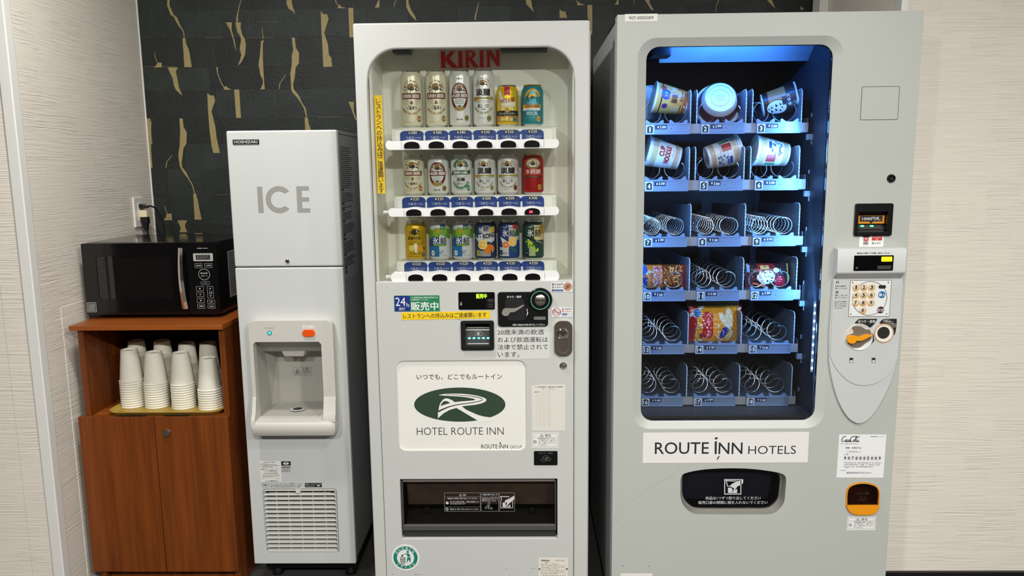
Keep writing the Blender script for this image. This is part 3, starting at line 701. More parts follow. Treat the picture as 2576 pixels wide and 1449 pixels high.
obj('drain', MB().plate(ell(0, 0, .026, .026, 28), [ell(0, 0, .016, .016, 28)], 0, .001).move(lambda a, b, c: (x+a, IY+.06+c, hz0+.0052+b)), mat('drain_ring', (190, 190, 185), .3), rc)
obj('drain_hole', MB().lathe([(0.0001, 0), (.016, 0)], (x, IY+.06, hz0+.0056), 20), flat((25, 25, 26)), rc)
x, z, w_, h = C(761.5, 934, 46, 21, cy1)
b = MB().frame(x, z, w_, h, .0006, cy1-.0006).decal([(x-w_*.05, z-h/2), (x-w_*.04, z-h/2), (x-w_*.04, z+h/2), (x-w_*.05, z+h/2)], cy1-.0006)
b.plate([(x-w_*.42, z-h*.22), (x-w_*.12, z-h*.22), (x-w_*.27, z+h*.36)], [[(x-w_*.375, z-h*.17), (x-w_*.165, z-h*.17), (x-w_*.27, z+h*.24)]], cy1-.0006, None)
b.dashes(x-w_*.34, x-w_*.2, z-h*.06, h*.16, cy1-.0006, rr_).dashes(x-w_*.4, x-w_*.13, z-h*.35, h*.09, cy1-.0006, rr_)
b.text('警告', x+w_*.26, z+h*.33, w_*.17, h*.2, cy1-.0006, .02).decal([(x+w_*.03, z+h*.24), (x+w_*.11, z+h*.24), (x+w_*.07, z+h*.42)], cy1-.0006)
for i in range(5): b.dashes(x+w_*.01, x+w_*(.46 if i < 4 else .25), z+h*(.14-.12*i), h*.07, cy1-.0006, rr_)
obj('warning_label', b, flat((70, 70, 66)), rc)
BF = IY-.030
x, z, w_, h = C(678, 825, 22, 4.2, BF); obj('power_lettering', MB().text('POWER', x, z, w_, h, BF-.0004, .015), flat((176, 174, 166)), bz)
x, z, w_, h = C(777, 822, 30, 8, BF); obj('push_lettering', MB().text('PUSH', x, z, w_, h, BF-.0004, .03), flat((240, 240, 236)), bz)
x, z, w_, h = C(777, 837.5, 31, 17, BF)
obj('push_button', MB().plate(rrect(x, z, w_, h, h*.48, 8), (), BF-.005, BF+.001), mat('orange_button', (236, 84, 14), .3), bz, bev=.002)
x, z, w_, h = C(678, 837.5, 11, 11, BF)
obj('led_ring', MB().plate(ell(x, z, w_/2, n=20), [ell(x, z, w_*.36, n=20)], BF-.0012, BF+.001), flat((40, 70, 62)), bz)
obj('power_led', MB().lathe([(0.0001, -.003), (w_*.2, -.0025), (w_*.37, -.0005)], (x, BF, z), 16, 'y'), mat('green_led', (30, 170, 130), .2, emit=1.2, ecol=(40, 220, 170)), bz, smooth=True)
# stickers
def paper_label(name, parent, cx, cz, w_, h, y, col=(234, 232, 224), r=0.0006):
    return obj(name, MB().plate(rrect(cx, cz, w_, h, r, 2), (), y-.0005, y), flat(col), parent)
def zi(x, y): return (640+x/5.574, 1140+y/5.574)
def zic(x0, y0, x1, y1):
    u0, v0 = zi(x0, y0); u1, v1 = zi(x1, y1); return C((u0+u1)/2, (v0+v1)/2, u1-u0, v1-v0, IY)
x, z, w_, h = zic(85, 112, 373, 402)
st_ = paper_label('rating_label', ice, x, z, w_, h, IY)
b = MB(); yy = IY-.0008
for i, (f, a, c, hh) in enumerate(((.45, -.3, .3, .035), (.38, -.46, -.1, .03), (.33, -.46, .36, .03), (.27, -.46, .44, .04), (.22, -.46, .1, .03), (.13, -.46, .4, .025), (.10, -.46, -.3, .03), (-.15, -.42, .42, .02), (-.21, -.42, .42, .025), (-.27, -.42, .1, .02), (-.34, .2, .45, .02), (-.34, -.45, -.38, .025))):
    b.dashes(x+w_*a, x+w_*c, z+h*f, h*hh, yy, rr_)
b.text('ホシザキ電機株式会社', x+w_*.02, z+h*.035, w_*.60, h*.05, yy, .03).dashes(x-w_*.32, x+w_*.32, z-h*.08, h*.04, yy, rr_)
b.text('ホシザキ電機株式会社', x+w_*.02, z-h*.455, w_*.60, h*.05, yy, .03)
obj('label_print', b, black_ink, st_)
x, z, w_, h = zic(378, 115, 509, 172)
e_ = obj('eye_label', MB().plate(rrect(x, z, w_, h, .0005, 2), (), IY-.0005, IY), black_ink, ice)
b = MB().plate([(x+w_*.32*math.cos(a), z+h*.30*math.sin(a)*abs(math.sin(a))**.3) for a in [2*math.pi*i/28 for i in range(28)]], [ell(x, z, h*.24, n=16)], IY-.0008, None)
b.decal(ell(x+h*.03, z, h*.13, n=12), IY-.0009); obj('eye_symbol', b, white_ink, e_)
b = MB(); x, z, w_, h = zic(380, 178, 511, 265)
b.decal([(x-w_*.48, z+h*.10), (x+w_*.48, z+h*.10), (x+w_*.48, z+h*.46), (x-w_*.48, z+h*.46)], IY-.0005, 1)
for i in range(3): b.dashes(x-w_*.45, x+w_*.45, z+h*(.38-.11*i), h*.07, IY-.0008, rr_)
for i in range(4): b.dashes(x-w_*.48, x+w_*(.48 if i else .45), z-h*(.03+.14*i), h*.08, IY-.0008, rr_)
obj('caution_print', b, [flat((70, 70, 66)), flat((160, 158, 148))], ice)
x, z, w_, h = zic(108, 418, 205, 475)
b = MB().frame(x, z, w_, h, .0005, IY-.0005).text('お願い', x, z, w_*.78, h*.42, IY-.0005, .02)
x, z, w_, h = zic(215, 418, 685, 478)
b.text('エアフィルターは1ヵ月に2～3回清掃してください', x, z+h*.32, w_, h*.27, IY-.0005, .015)
for i in range(2): b.dashes(x-w_*.48, x+w_*(.46-.04*i), z-h*(.08+.3*i), h*.17, IY-.0005, rr_)
obj('filter_notice', b, flat((64, 64, 60)), ice)
x, z, w_, h = zic(708, 418, 945, 476)
nl = obj('switch_label', MB().plate(rrect(x, z, w_, h, .0005, 2), (), IY-.0005, IY), black_ink, ice)
b = MB().text('電源スイッチはルーバーを外', x, z+h*.2, w_*.92, h*.22, IY-.0008, .01).text('した所にあります', x-w_*.18, z-h*.2, w_*.55, h*.2, IY-.0008, .01)
b.decal([(x+w_*.18, z-h*.02), (x+w_*.30, z-h*.34), (x+w_*.42, z-h*.02)], IY-.0008); obj('label_print', b, white_ink, nl)
# louvre
gm = mat('louvre_plastic', (214, 214, 206), .4)
gr = obj('louvre_frame', MB().plate(rrect(gx, gz, gw-.002, gh-.002, .006, 3), [[(gx-gw/2+.006, gz-gh/2+.005), (gx+gw/2-.006, gz-gh/2+.005), (gx+gw/2-.006, gz+gh/2-.005), (gx-gw/2+.006, gz+gh/2-.005)]], IY-.001, IY+.02), gm, ice, bev=.001)
obj('louvre_back', MB().box(gx-gw/2+.002, gx+gw/2-.002, IY+.022, IY+.024, gz-gh/2+.002, gz+gh/2-.002), mat('filter_dark', (48, 46, 38), .8, noise=.2, nscale=300), gr)
pitch = (P(757, 1245, IY)[1]-P(757, 1386, IY)[1])/13
for i in range(14):
    z = P(757, 1244.5, IY)[1]-i*pitch
    obj('slat', MB().loft([[(xx, IY-.002, z-.0018), (xx, IY-.002, z+.0018), (xx, IY+.011, z+.0040), (xx, IY+.011, z+.0028), (xx, IY+.001, z-.0018)] for xx in (gx-gw/2+.003, gx+gw/2-.003)], True, True), gm, gr)
for i in range(5):
    xx = gx-gw/2+.004+gw*(.155+i*.166)
    obj('rib', MB().box(xx-.0008, xx+.0008, IY+.006, IY+.018, gz-gh/2+.006, gz+gh/2-.012), gm, gr)
obj('filter_catch', MB().plate([(gx-.004-.009, gz+gh/2), (gx-.004+.009, gz+gh/2), (gx-.004+.006, gz+gh/2-.012), (gx-.004-.006, gz+gh/2-.012)], (), IY-.003, IY+.006), gm, gr)
for s in (-1, 1): obj('filter_slot', MB().decal([(gx+s*gw*.44-.0035, gz+gh/2-.014), (gx+s*gw*.44+.0025, gz+gh/2-.014), (gx+s*gw*.44+.0035, gz+gh/2-.009), (gx+s*gw*.44-.0015, gz+gh/2-.009)], IY+.004), black_ink, gr)
# feet and base
obj('base_tray', MB().box(IXL+.02, IXR-.012, IY+.06, IYB-.02, .035, IZ0+.003), black_m, ice)
for fx in (IXL+.05, IXR-.04):
    for fy_ in (IY+.09, IYB-.06): obj('foot', MB().lathe([(0.0001, 0), (.02, 0), (.02, .01), (.012, .036)], (fx, fy_, 0), 16), black_m, ice)
# instruction sheet on the right flank
xs_ = IXR-.004+.0004
ys0, zs1 = IY+.035, IZ1-.04
sh = obj('instruction_sheet', MB().box(xs_-.0003, xs_+.0003, ys0, ys0+.20, zs_-.05, zs1), flat((132, 136, 136)), ice)
b = MB()
zz = zs1-.012
while zz > zs_-.03:
    hd_ = rr_.random() < .16
    ln = .03 if hd_ else rr_.uniform(.11, .17); hh = .004 if hd_ else .0014
    b.add([(xs_+.0006, ys0+.01, zz-hh), (xs_+.0006, ys0+.01+ln, zz-hh), (xs_+.0006, ys0+.01+ln, zz+hh), (xs_+.0006, ys0+.01, zz+hh)], [(0, 1, 2, 3)])
    zz -= .0125 if hd_ else .0065
obj('sheet_print', b, flat((40, 42, 42)), sh)
for (yy_, zz) in ((IY+.05, zs_-.12), (IY+.085, zs_-.105)):
    obj('side_screw', MB().lathe([(0.0001, .002), (.003, .0015), (.004, 0)], (IXR-.004, yy_, zz), 10, 'x'), chrome, ice)

# ================================================================ beer vending machine
BY = 2.26
BXL, BXR, BZT = -.4870, .1900, 1.826
BYB = 2.98
beer_m = mat('vending_paint_grey_white', (203, 204, 198), .42, noise=.02, nscale=5)
beer_in = mat('display_cream_white', (250, 249, 238), .5, noise=.015)
bar_m = mat('button_bar_white', (240, 240, 236), .28)
vm = thing('beer_vending_machine', 'grey-white can vending machine with three rows of drink cans', 'vending machine', ((BXL+BXR)/2, 2.6, 0))
HX0 = (P(923, 200, BY)[0]+P(945, 700, BY)[0])/2; HX1 = (P(1447, 200, BY)[0]+P(1443, 700, BY)[0])/2
HZ1 = P(1190, 120, BY)[1]; PZ1 = P(1190, 708, BY)[1]
rad = .088
hole = [(HX0, .03), (HX1, .03)] + [(HX1-rad+rad*math.cos(math.radians(a)), HZ1-rad+rad*math.sin(math.radians(a))) for a in range(0, 91, 9)] + [(HX0+rad-rad*math.sin(math.radians(a)), HZ1-rad+rad*math.cos(math.radians(a))) for a in range(0, 91, 9)]
obj('door_frame', MB().plate([(BXL, .03), (HX0, .03)] + [hole[-1-i] for i in range(len(hole)-2)] + [(HX1, .03), (BXR, .03), (BXR, BZT), (BXL, BZT)], (), BY, BY+.018).box(BXL+.001, BXL+.012, BY+.017, BY+.05, .031, BZT-.001).box(BXR-.012, BXR-.001, BY+.017, BY+.05, .031, BZT-.001).box(BXL+.012, BXR-.012, BY+.017, BY+.05, BZT-.012, BZT-.001), beer_m, vm, bev=.006, segs=3)
cb = MB()
cb.box(BXL+.004, BXL+.02, BY+.052, BYB, .03, BZT-.012).box(BXR+.006-.02, BXR+.006, BY+.052, BYB, .03, BZT-.020)
cb.box(BXL+.02, BXR-.014, BYB-.02, BYB, .03, BZT-.02).box(BXL+.02, BXR-.014, BY+.052, BYB-.02, BZT-.03, BZT-.014).box(BXL+.02, BXR-.014, BY+.3, BYB-.02, .03, .05)
obj('cabinet_body', cb, beer_m, vm, bev=.002)
for fx in (BXL+.06, BXR-.06):
    for fy_ in (BY+.12, BYB-.07): obj('foot', MB().lathe([(0.0001, 0), (.025, 0), (.025, .012), (.014, .031)], (fx, fy_, 0), 14), black_m, vm)
# ---- lower service panel with openings
def zb7(x, y): return (920+x/3.15, 690+y/3.15)
def bc(x0, y0, x1, y1, y=BY):
    u0, v0 = zb7(x0, y0); u1, v1 = zb7(x1, y1); return C((u0+u1)/2, (v0+v1)/2, u1-u0, v1-v0, y)
def rect(x, z, w_, h): return [(x-w_/2, z-h/2), (x+w_/2, z-h/2), (x+w_/2, z+h/2), (x-w_/2, z+h/2)]
SGN = bc(250, 690, 1270, 1400); ACC = bc(768, 378, 1004, 588); OUT = C(1205, 1281, 394, 150, BY)
lp = obj('service_panel', MB().plate([(HX0+.0012, .032), (HX1-.0012, .032), (HX1-.0012, PZ1), (HX0+.0012, PZ1)], [rrect(*SGN, .024, 6), rrect(*ACC, .004, 3), rect(*OUT)], BY+.001, BY+.030), beer_m, vm, bev=.0015)
# ---- display box
IYK = 2.437
dx0, dx1 = HX0+.012, HX1-.010
bk = obj('display_back', MB().box(dx0, dx1, IYK, IYK+.004, PZ1-.02, HZ1+.062), beer_in, vm)
for xx in ((HX0-.004, HX0+.0005, dx0), (HX1+.004, HX1-.0005, dx1)):
    obj('display_side', MB().add([(xx[1], BY+.0182, PZ1-.02), (xx[2], IYK, PZ1-.02), (xx[2], IYK, HZ1+.06), (xx[1], BY+.0182, HZ1+.015)], [(0, 1, 2, 3)]), beer_in, vm)
obj('display_ceiling', MB().add([(HX0, BY+.0182, HZ1+.012), (HX1, BY+.0182, HZ1+.012), (dx1, IYK, HZ1+.058), (dx0, IYK, HZ1+.058)], [(0, 1, 2, 3)]), beer_in, vm)
obj('display_floor', MB().box(HX0+.001, HX1-.001, BY+.031, IYK, PZ1-.012, PZ1-.004), beer_in, vm)
for (u0, u1, v) in ((988, 1033, 131), (1258, 1376, 125)):
    x0 = P(u0, v, IYK-.05)[0]; x1 = P(u1, v, IYK-.05)[0]; z = P(u1, v, IYK-.05)[1]
    obj('lamp_holder', MB().loft([[(x0-.004, IYK-.075, z+.016), (x1+.004, IYK-.075, z+.016), (x1+.004, IYK-.02, z+.016), (x0-.004, IYK-.02, z+.016)], [(x0+.004, IYK-.065, z-.006), (x1, IYK-.065, z-.006), (x1, IYK-.03, z-.006), (x0+.004, IYK-.03, z-.006)]], True, True), mat('lamp_holder_grey', (62, 68, 70), .4), vm)
# KIRIN sign on the display back, letters drawn stroke by stroke
ky = IYK-.010
kx, kz_, kw, kh = C(1182, 148, 150, 44, ky)
red_m = mat('sign_red', (232, 16, 22), .35)
def kp(pts): return [(kx-kw/2+kw*a/615, kz_+kh/2-kh*b_/183) for a, b_ in pts]
ks = obj('brand_sign', MB().plate(kp([(0, 6), (55, 6), (50, 80), (110, 6), (165, 6), (155, 14), (98, 84), (178, 175), (182, 183), (118, 183), (50, 98), (52, 168), (60, 183), (0, 183), (10, 165), (10, 24)]), (), ky-.001, ky).plate(
    kp([(182, 6), (240, 5), (230, 24), (230, 165), (240, 182), (182, 183), (190, 165), (190, 24)]), (), ky-.001, ky).plate(
    kp([(256, 4), (330, 3), (362, 18), (368, 50), (352, 78), (330, 88), (390, 165), (398, 181), (345, 182), (295, 96), (297, 165), (305, 182), (256, 182), (264, 165), (264, 24)]), [kp([(296, 22), (318, 22), (331, 36), (330, 58), (316, 74), (296, 76)])], ky-.001, ky).plate(
    kp([(402, 4), (456, 3), (448, 22), (448, 163), (456, 180), (402, 181), (410, 163), (410, 22)]), (), ky-.001, ky).plate(
    kp([(474, 3), (530, 2), (582, 105), (580, 22), (570, 1), (615, 0), (612, 60), (614, 178), (586, 172), (512, 60), (512, 162), (522, 180), (474, 181), (484, 163), (484, 20)]), (), ky-.001, ky), red_m, vm, label='big red capital letters')
# ---- window pane
obj('display_pane', MB().plate([(min(max(p[0], HX0+.004), HX1-.004), max(p[1], PZ1-.004)) for p in hole], (), BY+.0515, BY+.0535), glass('display_acrylic', (250, 251, 249), 1.42, boost=.8), vm)
# ---- shelves, price tags, button bars
canY = 2.383; tagY = 2.3215
canx = [P(u, 491, canY)[0] for u in (1043, 1104, 1162, 1221, 1279, 1341)]
def midz(a, b_): return (a+b_)/2
rows = []
for (vl, vr, vbl0, vbl1, vbr0, vbr1, ul, ur, vt0, vt1) in ((322, 318, 352.5, 377, 348.5, 373, 971, 1406, 326.5, 349), (491, 488, 523.5, 545, 518.5, 541, 978, 1406, 493.5, 518), (654, 651, 685, 709, 681, 706, 984, 1407, 657, 681)):
    zc_ = midz(P(1043, vl, canY)[1], P(1341, vr, canY)[1])
    byb = BY+.018
    z0 = midz(P(1043, vbl1, byb)[1], P(1341, vbr1, byb)[1]); z1 = midz(P(1043, vbl0, byb)[1], P(1341, vbr0, byb)[1])
    rows.append((zc_, z0, z1, P(ul, (vbl0+vbl1)/2, byb)[0], P(ur, (vbr0+vbr1)/2, byb)[0], P(1190, vt0, tagY)[1], P(1190, vt1, tagY)[1]))
tagm = mat('price_tag_blue', (26, 62, 138), .35); btn_m = mat('button_gloss_black', (14, 14, 15), .12, spec=.6)
prices = [['380', '380', '380', '330', '320', '320'], ['320', '320', '300', '300', '300', '300'], ['320']*6]
led_red = mat('sold_out_red_led', (235, 30, 50), .3, emit=3.0)
xbl = min(r[3] for r in rows); xbr = max(r[4] for r in rows)
slotx = [P(u, 530, BY+.018)[0] for u in (1042, 1103, 1162, 1222, 1281, 1339)]
for ri, (zc_, z0, z1, x0, x1, tz1, tz0) in enumerate(rows):
    # rack that carries cans and tags
    rack = obj('can_rack', MB().loft([[(xx, IYK, zc_-.0005), (xx, tagY+.030, zc_-.0005), (xx, tagY+.0006, tz1+.001), (xx, tagY+.0006, z1-.010), (xx, tagY+.02, z1-.014), (xx, IYK, z1-.010)] for xx in (x0+.012, x1-.006)], True, True), beer_in, vm, bev=.001)
    for s, xx in ((-1, x0+.016), (1, x1-.012)):
        obj('rack_end', MB().plate([(xx-.006, zc_-.006), (xx+.006, zc_-.006), (xx+.006, z1-.004), (xx-.006, z1-.004)], (), tagY, tagY+.004), bar_m, rack, bev=.001)
    for ci in range(6):
        xt = slotx[ci]*(tagY/(BY+.018))
        w_ = .0715; zt0, zt1 = tz0-.010, tz1
        poly = [(xt-w_/2, zt0), (xt+w_/2, zt0), (xt+w_/2, zt1-.012)] + [(xt+w_/2-.014+.014*math.cos(math.radians(a)), zt1-.012+.011*math.sin(math.radians(a))) for a in (30, 60, 90)] + [(xt-w_/2+.014-.014*math.sin(math.radians(a)), zt1-.012+.011*math.cos(math.radians(a))) for a in (0, 30, 60)] + [(xt-w_/2, zt1-.012)]
        tg = obj('price_tag', MB().plate(poly, (), tagY-.0012, tagY), tagm, rack)
        hz_ = (zt1-zt0)
        pm = MB().decal(rrect(xt+.004, zt1-.0068, .031, .0118, .002, 3), tagY-.0016, 0)
        pm.text('¥', xt-.0070, zt1-.0072, .0062, .0072, tagY-.0020, .02, m=1).text(prices[ri][ci], xt+.0068, zt1-.0068, .0186, .0088, tagY-.0020, .01, m=1)
        pm.text('つめた～い', xt+.004, zt1-.0215, .046, .0088, tagY-.0016, .0, m=1)
        obj('tag_print', pm, [flat((16, 18, 24)), flat((226, 230, 236))], rack)
        xs2 = xt+.036+.0012
        if ci < 5: obj('tag_clip', MB().box(xs2-.003, xs2+.003, tagY-.003, tagY+.002, tz0-.006, tz0+.012), bar_m, rack, bev=.0008)
    # button bar
    rB = (z1-z0)/2*.92
    zm = (z0+z1)/2
    top = []
    n = 90
    for i in range(n+1):
        xx = x0+rB+(x1-x0-2*rB)*i/n
        hgt = sum(math.exp(-((xx-sx_)/.021)**2) for sx_ in slotx)*.0042
        top.append((xx, z1-.003+hgt))
    outl = [(x0+rB-rB*math.sin(math.radians(a)), zm-.001-(zm-z0)*math.cos(math.radians(a))) for a in range(180, -1, -15)]
    outl = [(x0+rB-rB*math.sin(math.radians(a)), zm-(zm-z0)*math.cos(math.radians(a))) for a in range(0, 181, 15)]
    endr = [(x1-rB+rB*math.sin(math.radians(a)), zm+(zm-z0)*math.cos(math.radians(a))) for a in range(0, 181, 15)]
    bar = obj('button_bar', MB().plate(outl[:-1]+top+endr[1:], (), BY+.010, BY+.049), bar_m, vm, bev=.005, segs=3)
    for xx in (x0+.047, x1-.044): obj('seam', MB().box(xx-.0004, xx+.0004, BY+.0094, BY+.0102, z0+.003, z1-.005), flat((120, 120, 116)), bar)
    obj('cable_grommet', MB().lathe([(.002, 0), (.007, .001), (.007, .012), (.003, .02)], (x0-.018, BY+.03, zm-.002), 14, 'x'), mat('clear_tube', (190, 190, 180), .3), bar, smooth=True) if ri else None
    for ci in range(6):
        xx = slotx[ci]; bw, zb0, zb1 = .0228, zm-.0102, zm+.0095
        shp = [(xx-bw+.002, zb0), (xx+bw-.002, zb0), (xx+bw, zb0+.002), (xx+bw-.0005, zm-.001)] + [(xx+(bw-.001)*math.cos(math.radians(a)), zm-.0005+(zb1-zm)*math.sin(math.radians(a))) for a in range(15, 166, 15)] + [(xx-bw+.0005, zm-.001), (xx-bw, zb0+.002)]
        cx_, cz_ = xx, zm
        rim = [(cx_+(a-cx_)*1.08, cz_+(c-cz_)*1.14) for a, c in shp]
        bt = obj('select_button', MB().plate(shp, (), BY+.005, BY+.011), btn_m, bar, bev=.0018)
        if ri == 1 and ci == 5:
            obj('sold_out_lamp', MB().decal(rrect(xx-.004, zm-.002, .010, .007, .001), BY+.0048), led_red, bar, label='glowing red sold-out lamp')
# ---- yellow notice on the window
ym = mat('yellow_tape', (246, 206, 18), .5)
yy = BY+.0512
x0, zt_ = P(942, 240, yy); x1 = P(960, 240, yy)[0]; zbm = P(960, 487, yy)[1]
xl_ = (P(940, 240, yy)[0]+P(951, 487, yy)[0])/2; xr_ = (P(960, 240, yy)[0]+P(970, 487, yy)[0])/2
yt = obj('window_notice', MB().box(xl_, xr_, yy-.0006, yy-.0001, zbm, zt_), ym, vm)
b = MB(); s_ = 'レストランへの持込みはご遠慮願います'
for i, ch in enumerate(s_):
    cz_ = zt_-.017-(zt_-zbm-.026)*i/(len(s_)-1); cx_ = (xl_+xr_)/2
    vs_, fs, xa, xb, ya, yb_ = text2d(ch, .02); k_ = .0165
    b.text(ch, cx_, cz_, (xb-xa)*k_, (yb_-ya)*k_, yy-.0009, .02)
obj('notice_print', b, black_ink, yt)
PF = BY+.001        # face of the service panel
# ---- stickers on the panel
x, z, w_, h = bc(225, 168, 585, 295)
s24 = obj('operation_sticker', MB().plate(rect(x, z, w_, h), (), PF-.0006, PF).decal(rect(x-w_*.32, z, w_*.34, h*.96), PF-.0008, 1), [mat('sticker_green', (30, 132, 84), .4), mat('sticker_blue', (24, 48, 128), .4)], lp)
b = MB().text('24', x-w_*.36, z+h*.12, w_*.22, h*.52, PF-.0011, .0).text('h', x-w_*.20, z-h*.08, w_*.055, h*.26, PF-.0011).text('消灯', x-w_*.33, z-h*.33, w_*.14, h*.19, PF-.0011, .01)
b.text('この自動販売機は消費電力量削減のため', x+w_*.17, z+h*.37, w_*.60, h*.10, PF-.0011, .01).text('24時間消灯しています。', x+w_*.07, z+h*.23, w_*.40, h*.10, PF-.0011, .01).text('販売中', x+w_*.17, z-h*.17, w_*.60, h*.52, PF-.0011, .03)
obj('sticker_print', b, white_ink, s24)
x, z, w_, h = bc(283, 297, 985, 356)
yb2 = obj('yellow_notice', MB().plate(rect(x, z, w_, h), (), PF-.0008, PF).move(lambda a, b_, c: (a, b_, c+(a-x)*.012)), ym, lp)
obj('notice_print', MB().text('レストランへの持込みはご遠慮願います', x-w_*.01, z, w_*.94, h*.68, PF-.0012, .012, rot=.7), black_ink, yb2)
# price display
x, z, w_, h = bc(735, 142, 1023, 280)
dsp = obj('price_display', MB().plate(rrect(x, z, w_, h, .004, 3), (), PF-.002, PF+.002), mat('display_window_black', (8, 8, 9), .15), lp, bev=.0006)
obj('sales_lamp_text', MB().text('販売中', x+w_*.135, z+h*.28, w_*.29, h*.27, PF-.0025, .025), mat('green_lamp_text', (160, 230, 40), .4, emit=1.6, ecol=(150, 235, 40)), dsp)
b = MB().text('¥', x-w_*.43, z-h*.16, w_*.06, h*.22, PF-.0025)
obj('yen_mark', b, flat((190, 190, 190)), dsp)
b = MB(); 
for i, (t_, ww) in enumerate((('準備中', .15), ('おつり', .11), ('10円切れ', .15), ('50円切れ', .15))): b.text(t_, x+w_*.39, z+h*(.05-.125*i), w_*ww, h*.085, PF-.0025)
b.frame(x+w_*.385, z+h*.05, w_*.22, h*.11, .0003, PF-.0025).frame(x+w_*.385, z-h*.21, w_*.22, h*.37, .0003, PF-.0025)
obj('status_print', b, flat((96, 96, 96)), dsp)
# coin unit
def zq(x, y): return (1240+x/6.9, 700+y/6.9)
def qc(x0, y0, x1, y1, y=PF):
    u0, v0 = zq(x0, y0); u1, v1 = zq(x1, y1); return C((u0+u1)/2, (v0+v1)/2, u1-u0, v1-v0, y)
def qp(x, y, d=PF): return P(*zq(x, y), d)
x, z, w_, h = qc(88, 235, 955, 830)
cu = obj('coin_unit', MB().plate(rrect(x, z, w_, h, .0085, 5), (), PF-.006, PF+.001), mat('coin_unit_black', (12, 12, 13), .3), lp, bev=.0015)
cx_, cz_, cw, ch_ = qc(608, 155, 1030, 585)
obj('coin_dial', MB().lathe([(.0001, -.010), (cw*.34, -.010), (cw*.46, -.009), (cw*.5, -.006), (cw*.5, .0)], (cx_, PF-.002, cz_), 40, 'y'), mat('dial_black', (13, 13, 14), .2), cu, smooth=True)
obj('teal_ring', MB().plate(ell(cx_, cz_, cw*.388, n=48), [ell(cx_, cz_, cw*.362, n=48)], PF-.0126, PF-.0118), mat('teal_ring', (96, 190, 160), .4), cu)
obj('coin_slot_disc', MB().lathe([(.0001, -.0145), (cw*.18, -.0142), (cw*.235, -.012)], (cx_, PF, cz_), 32, 'y'), mat('brushed_steel', (215, 205, 190), .22, 1.0), cu, smooth=True)
obj('coin_slot', MB().plate(rrect(cx_, cz_, cw*.36, .0035, .0016), (), PF-.0152, PF-.0140), black_ink, cu)
hx_, hz_ = qp(215, 585)
obj('lever_recess', MB().decal(smoothpoly([qp(235, 350), qp(480, 350), qp(545, 420), qp(565, 640), qp(540, 715), qp(280, 720), qp(250, 660), qp(225, 560)], 3), PF-.0063), flat((5, 5, 6)), cu)
lev = smoothpoly([qp(158, 585), qp(180, 530), qp(230, 512), qp(390, 510), qp(520, 455), qp(540, 465), qp(480, 510), qp(380, 572), qp(300, 585), qp(270, 630), qp(215, 645), qp(170, 625)], 3)
obj('return_lever', MB().plate(lev, (), PF-.012, PF-.0065), mat('lever_grey', (140, 138, 128), .4), cu, bev=.001)
b = MB(); x, z, w_, h = qc(245, 295, 490, 335); b.text('おつり・返却', x, z, w_, h, PF-.0066, .02)
x, z, w_, h = qc(340, 782, 905, 815); b.text('お願い!!商品は1本毎に取り出してください。', x, z, w_, h, PF-.0066, .015)
b.decal([qp(582, 520), qp(595, 520), qp(606, 590), qp(614, 592), qp(588, 648), qp(582, 645), qp(596, 590)], PF-.0066)
for i, t_ in enumerate(('500', '100', '50', '10')):
    px_, pz_ = qp(738+49*i, 686); b.plate(ell(px_, pz_, .0046, n=20), [ell(px_, pz_, .0040, n=20)], PF-.0066, None).text(t_, px_, pz_, .0052, .0022, PF-.0066, .01)
obj('coin_unit_print', b, white_ink, cu)
# bill acceptor
x, z, w_, h = ACC
ba = obj('bill_acceptor', MB().plate(rrect(x, z, w_+.010, h+.009, .006, 3), [rrect(x, z+h*.01, w_*.83, h*.86, .003, 3)], PF-.006, PF+.012), mat('acceptor_black', (14, 14, 15), .4), lp, bev=.0012)
ax0, ax1 = x-w_*.41, x+w_*.41
bd = MB().add([(ax0, PF+.035, z+h*.45), (ax1, PF+.035, z+h*.45), (ax1, PF+.012, z-h*.43), (ax0, PF+.012, z-h*.43)], [(3, 2, 1, 0)])
bd.box(ax0-.002, ax0, PF+.002, PF+.036, z-h*.45, z+h*.46).box(ax1, ax1+.002, PF+.002, PF+.036, z-h*.45, z+h*.46).box(ax0, ax1, PF+.002, PF+.036, z+h*.44, z+h*.46)
obj('acceptor_throat', bd, flat((34, 34, 33)), ba)
def slope(t_): return PF+.012+.023*(t_+.43)/.88-.0015
def accb(t0, t1, k0, k1, mt, nm, dy=0):
    obj(nm, MB().add([(x+w_*k0, slope(t0)-dy, z+h*t0), (x+w_*k1, slope(t0)-dy, z+h*t0), (x+w_*k1, slope(t1)-dy, z+h*t1), (x+w_*k0, slope(t1)-dy, z+h*t1)], [(0, 1, 2, 3)]), mt, ba)
accb(.19, .24, -.38, .40, flat((150, 138, 124)), 'guide_strip'); accb(.125, .145, -.40, .40, mat('strip_steel', (210, 208, 204), .3, .6), 'guide_strip')
accb(-.36, -.345, -.36, .36, mat('strip_steel', (210, 208, 204), .3, .6), 'guide_strip'); accb(-.11, .11, -.37, .37, flat((58, 57, 54)), 'guide_plate', -.0008)
b = MB(); yy = slope(0)-.003
b.plate([(x-w_*.1, z-h*.07), (x+w_*.14, z-h*.07), (x+w_*.11, z+h*.1), (x-w_*.09, z+h*.1)], [[(x-w_*.09, z-h*.06), (x+w_*.13, z-h*.06), (x+w_*.103, z+h*.09), (x-w_*.083, z+h*.09)]], yy, None)
b.decal([(x+.0005-w_*.06, z+h*.02), (x+.0005-w_*.03, z+h*.02), (x+.0005-w_*.03, z-h*.045), (x+w_*.05, z-h*.045), (x+w_*.05, z+h*.02), (x+w_*.08, z+h*.02), (x+w_*.01, z+h*.075)], yy)
obj('arrow_print', b, flat((196, 194, 188)), ba)
tl = mat('teal_bill_lamp', (110, 230, 220), .3, emit=1.5, ecol=(100, 230, 215))
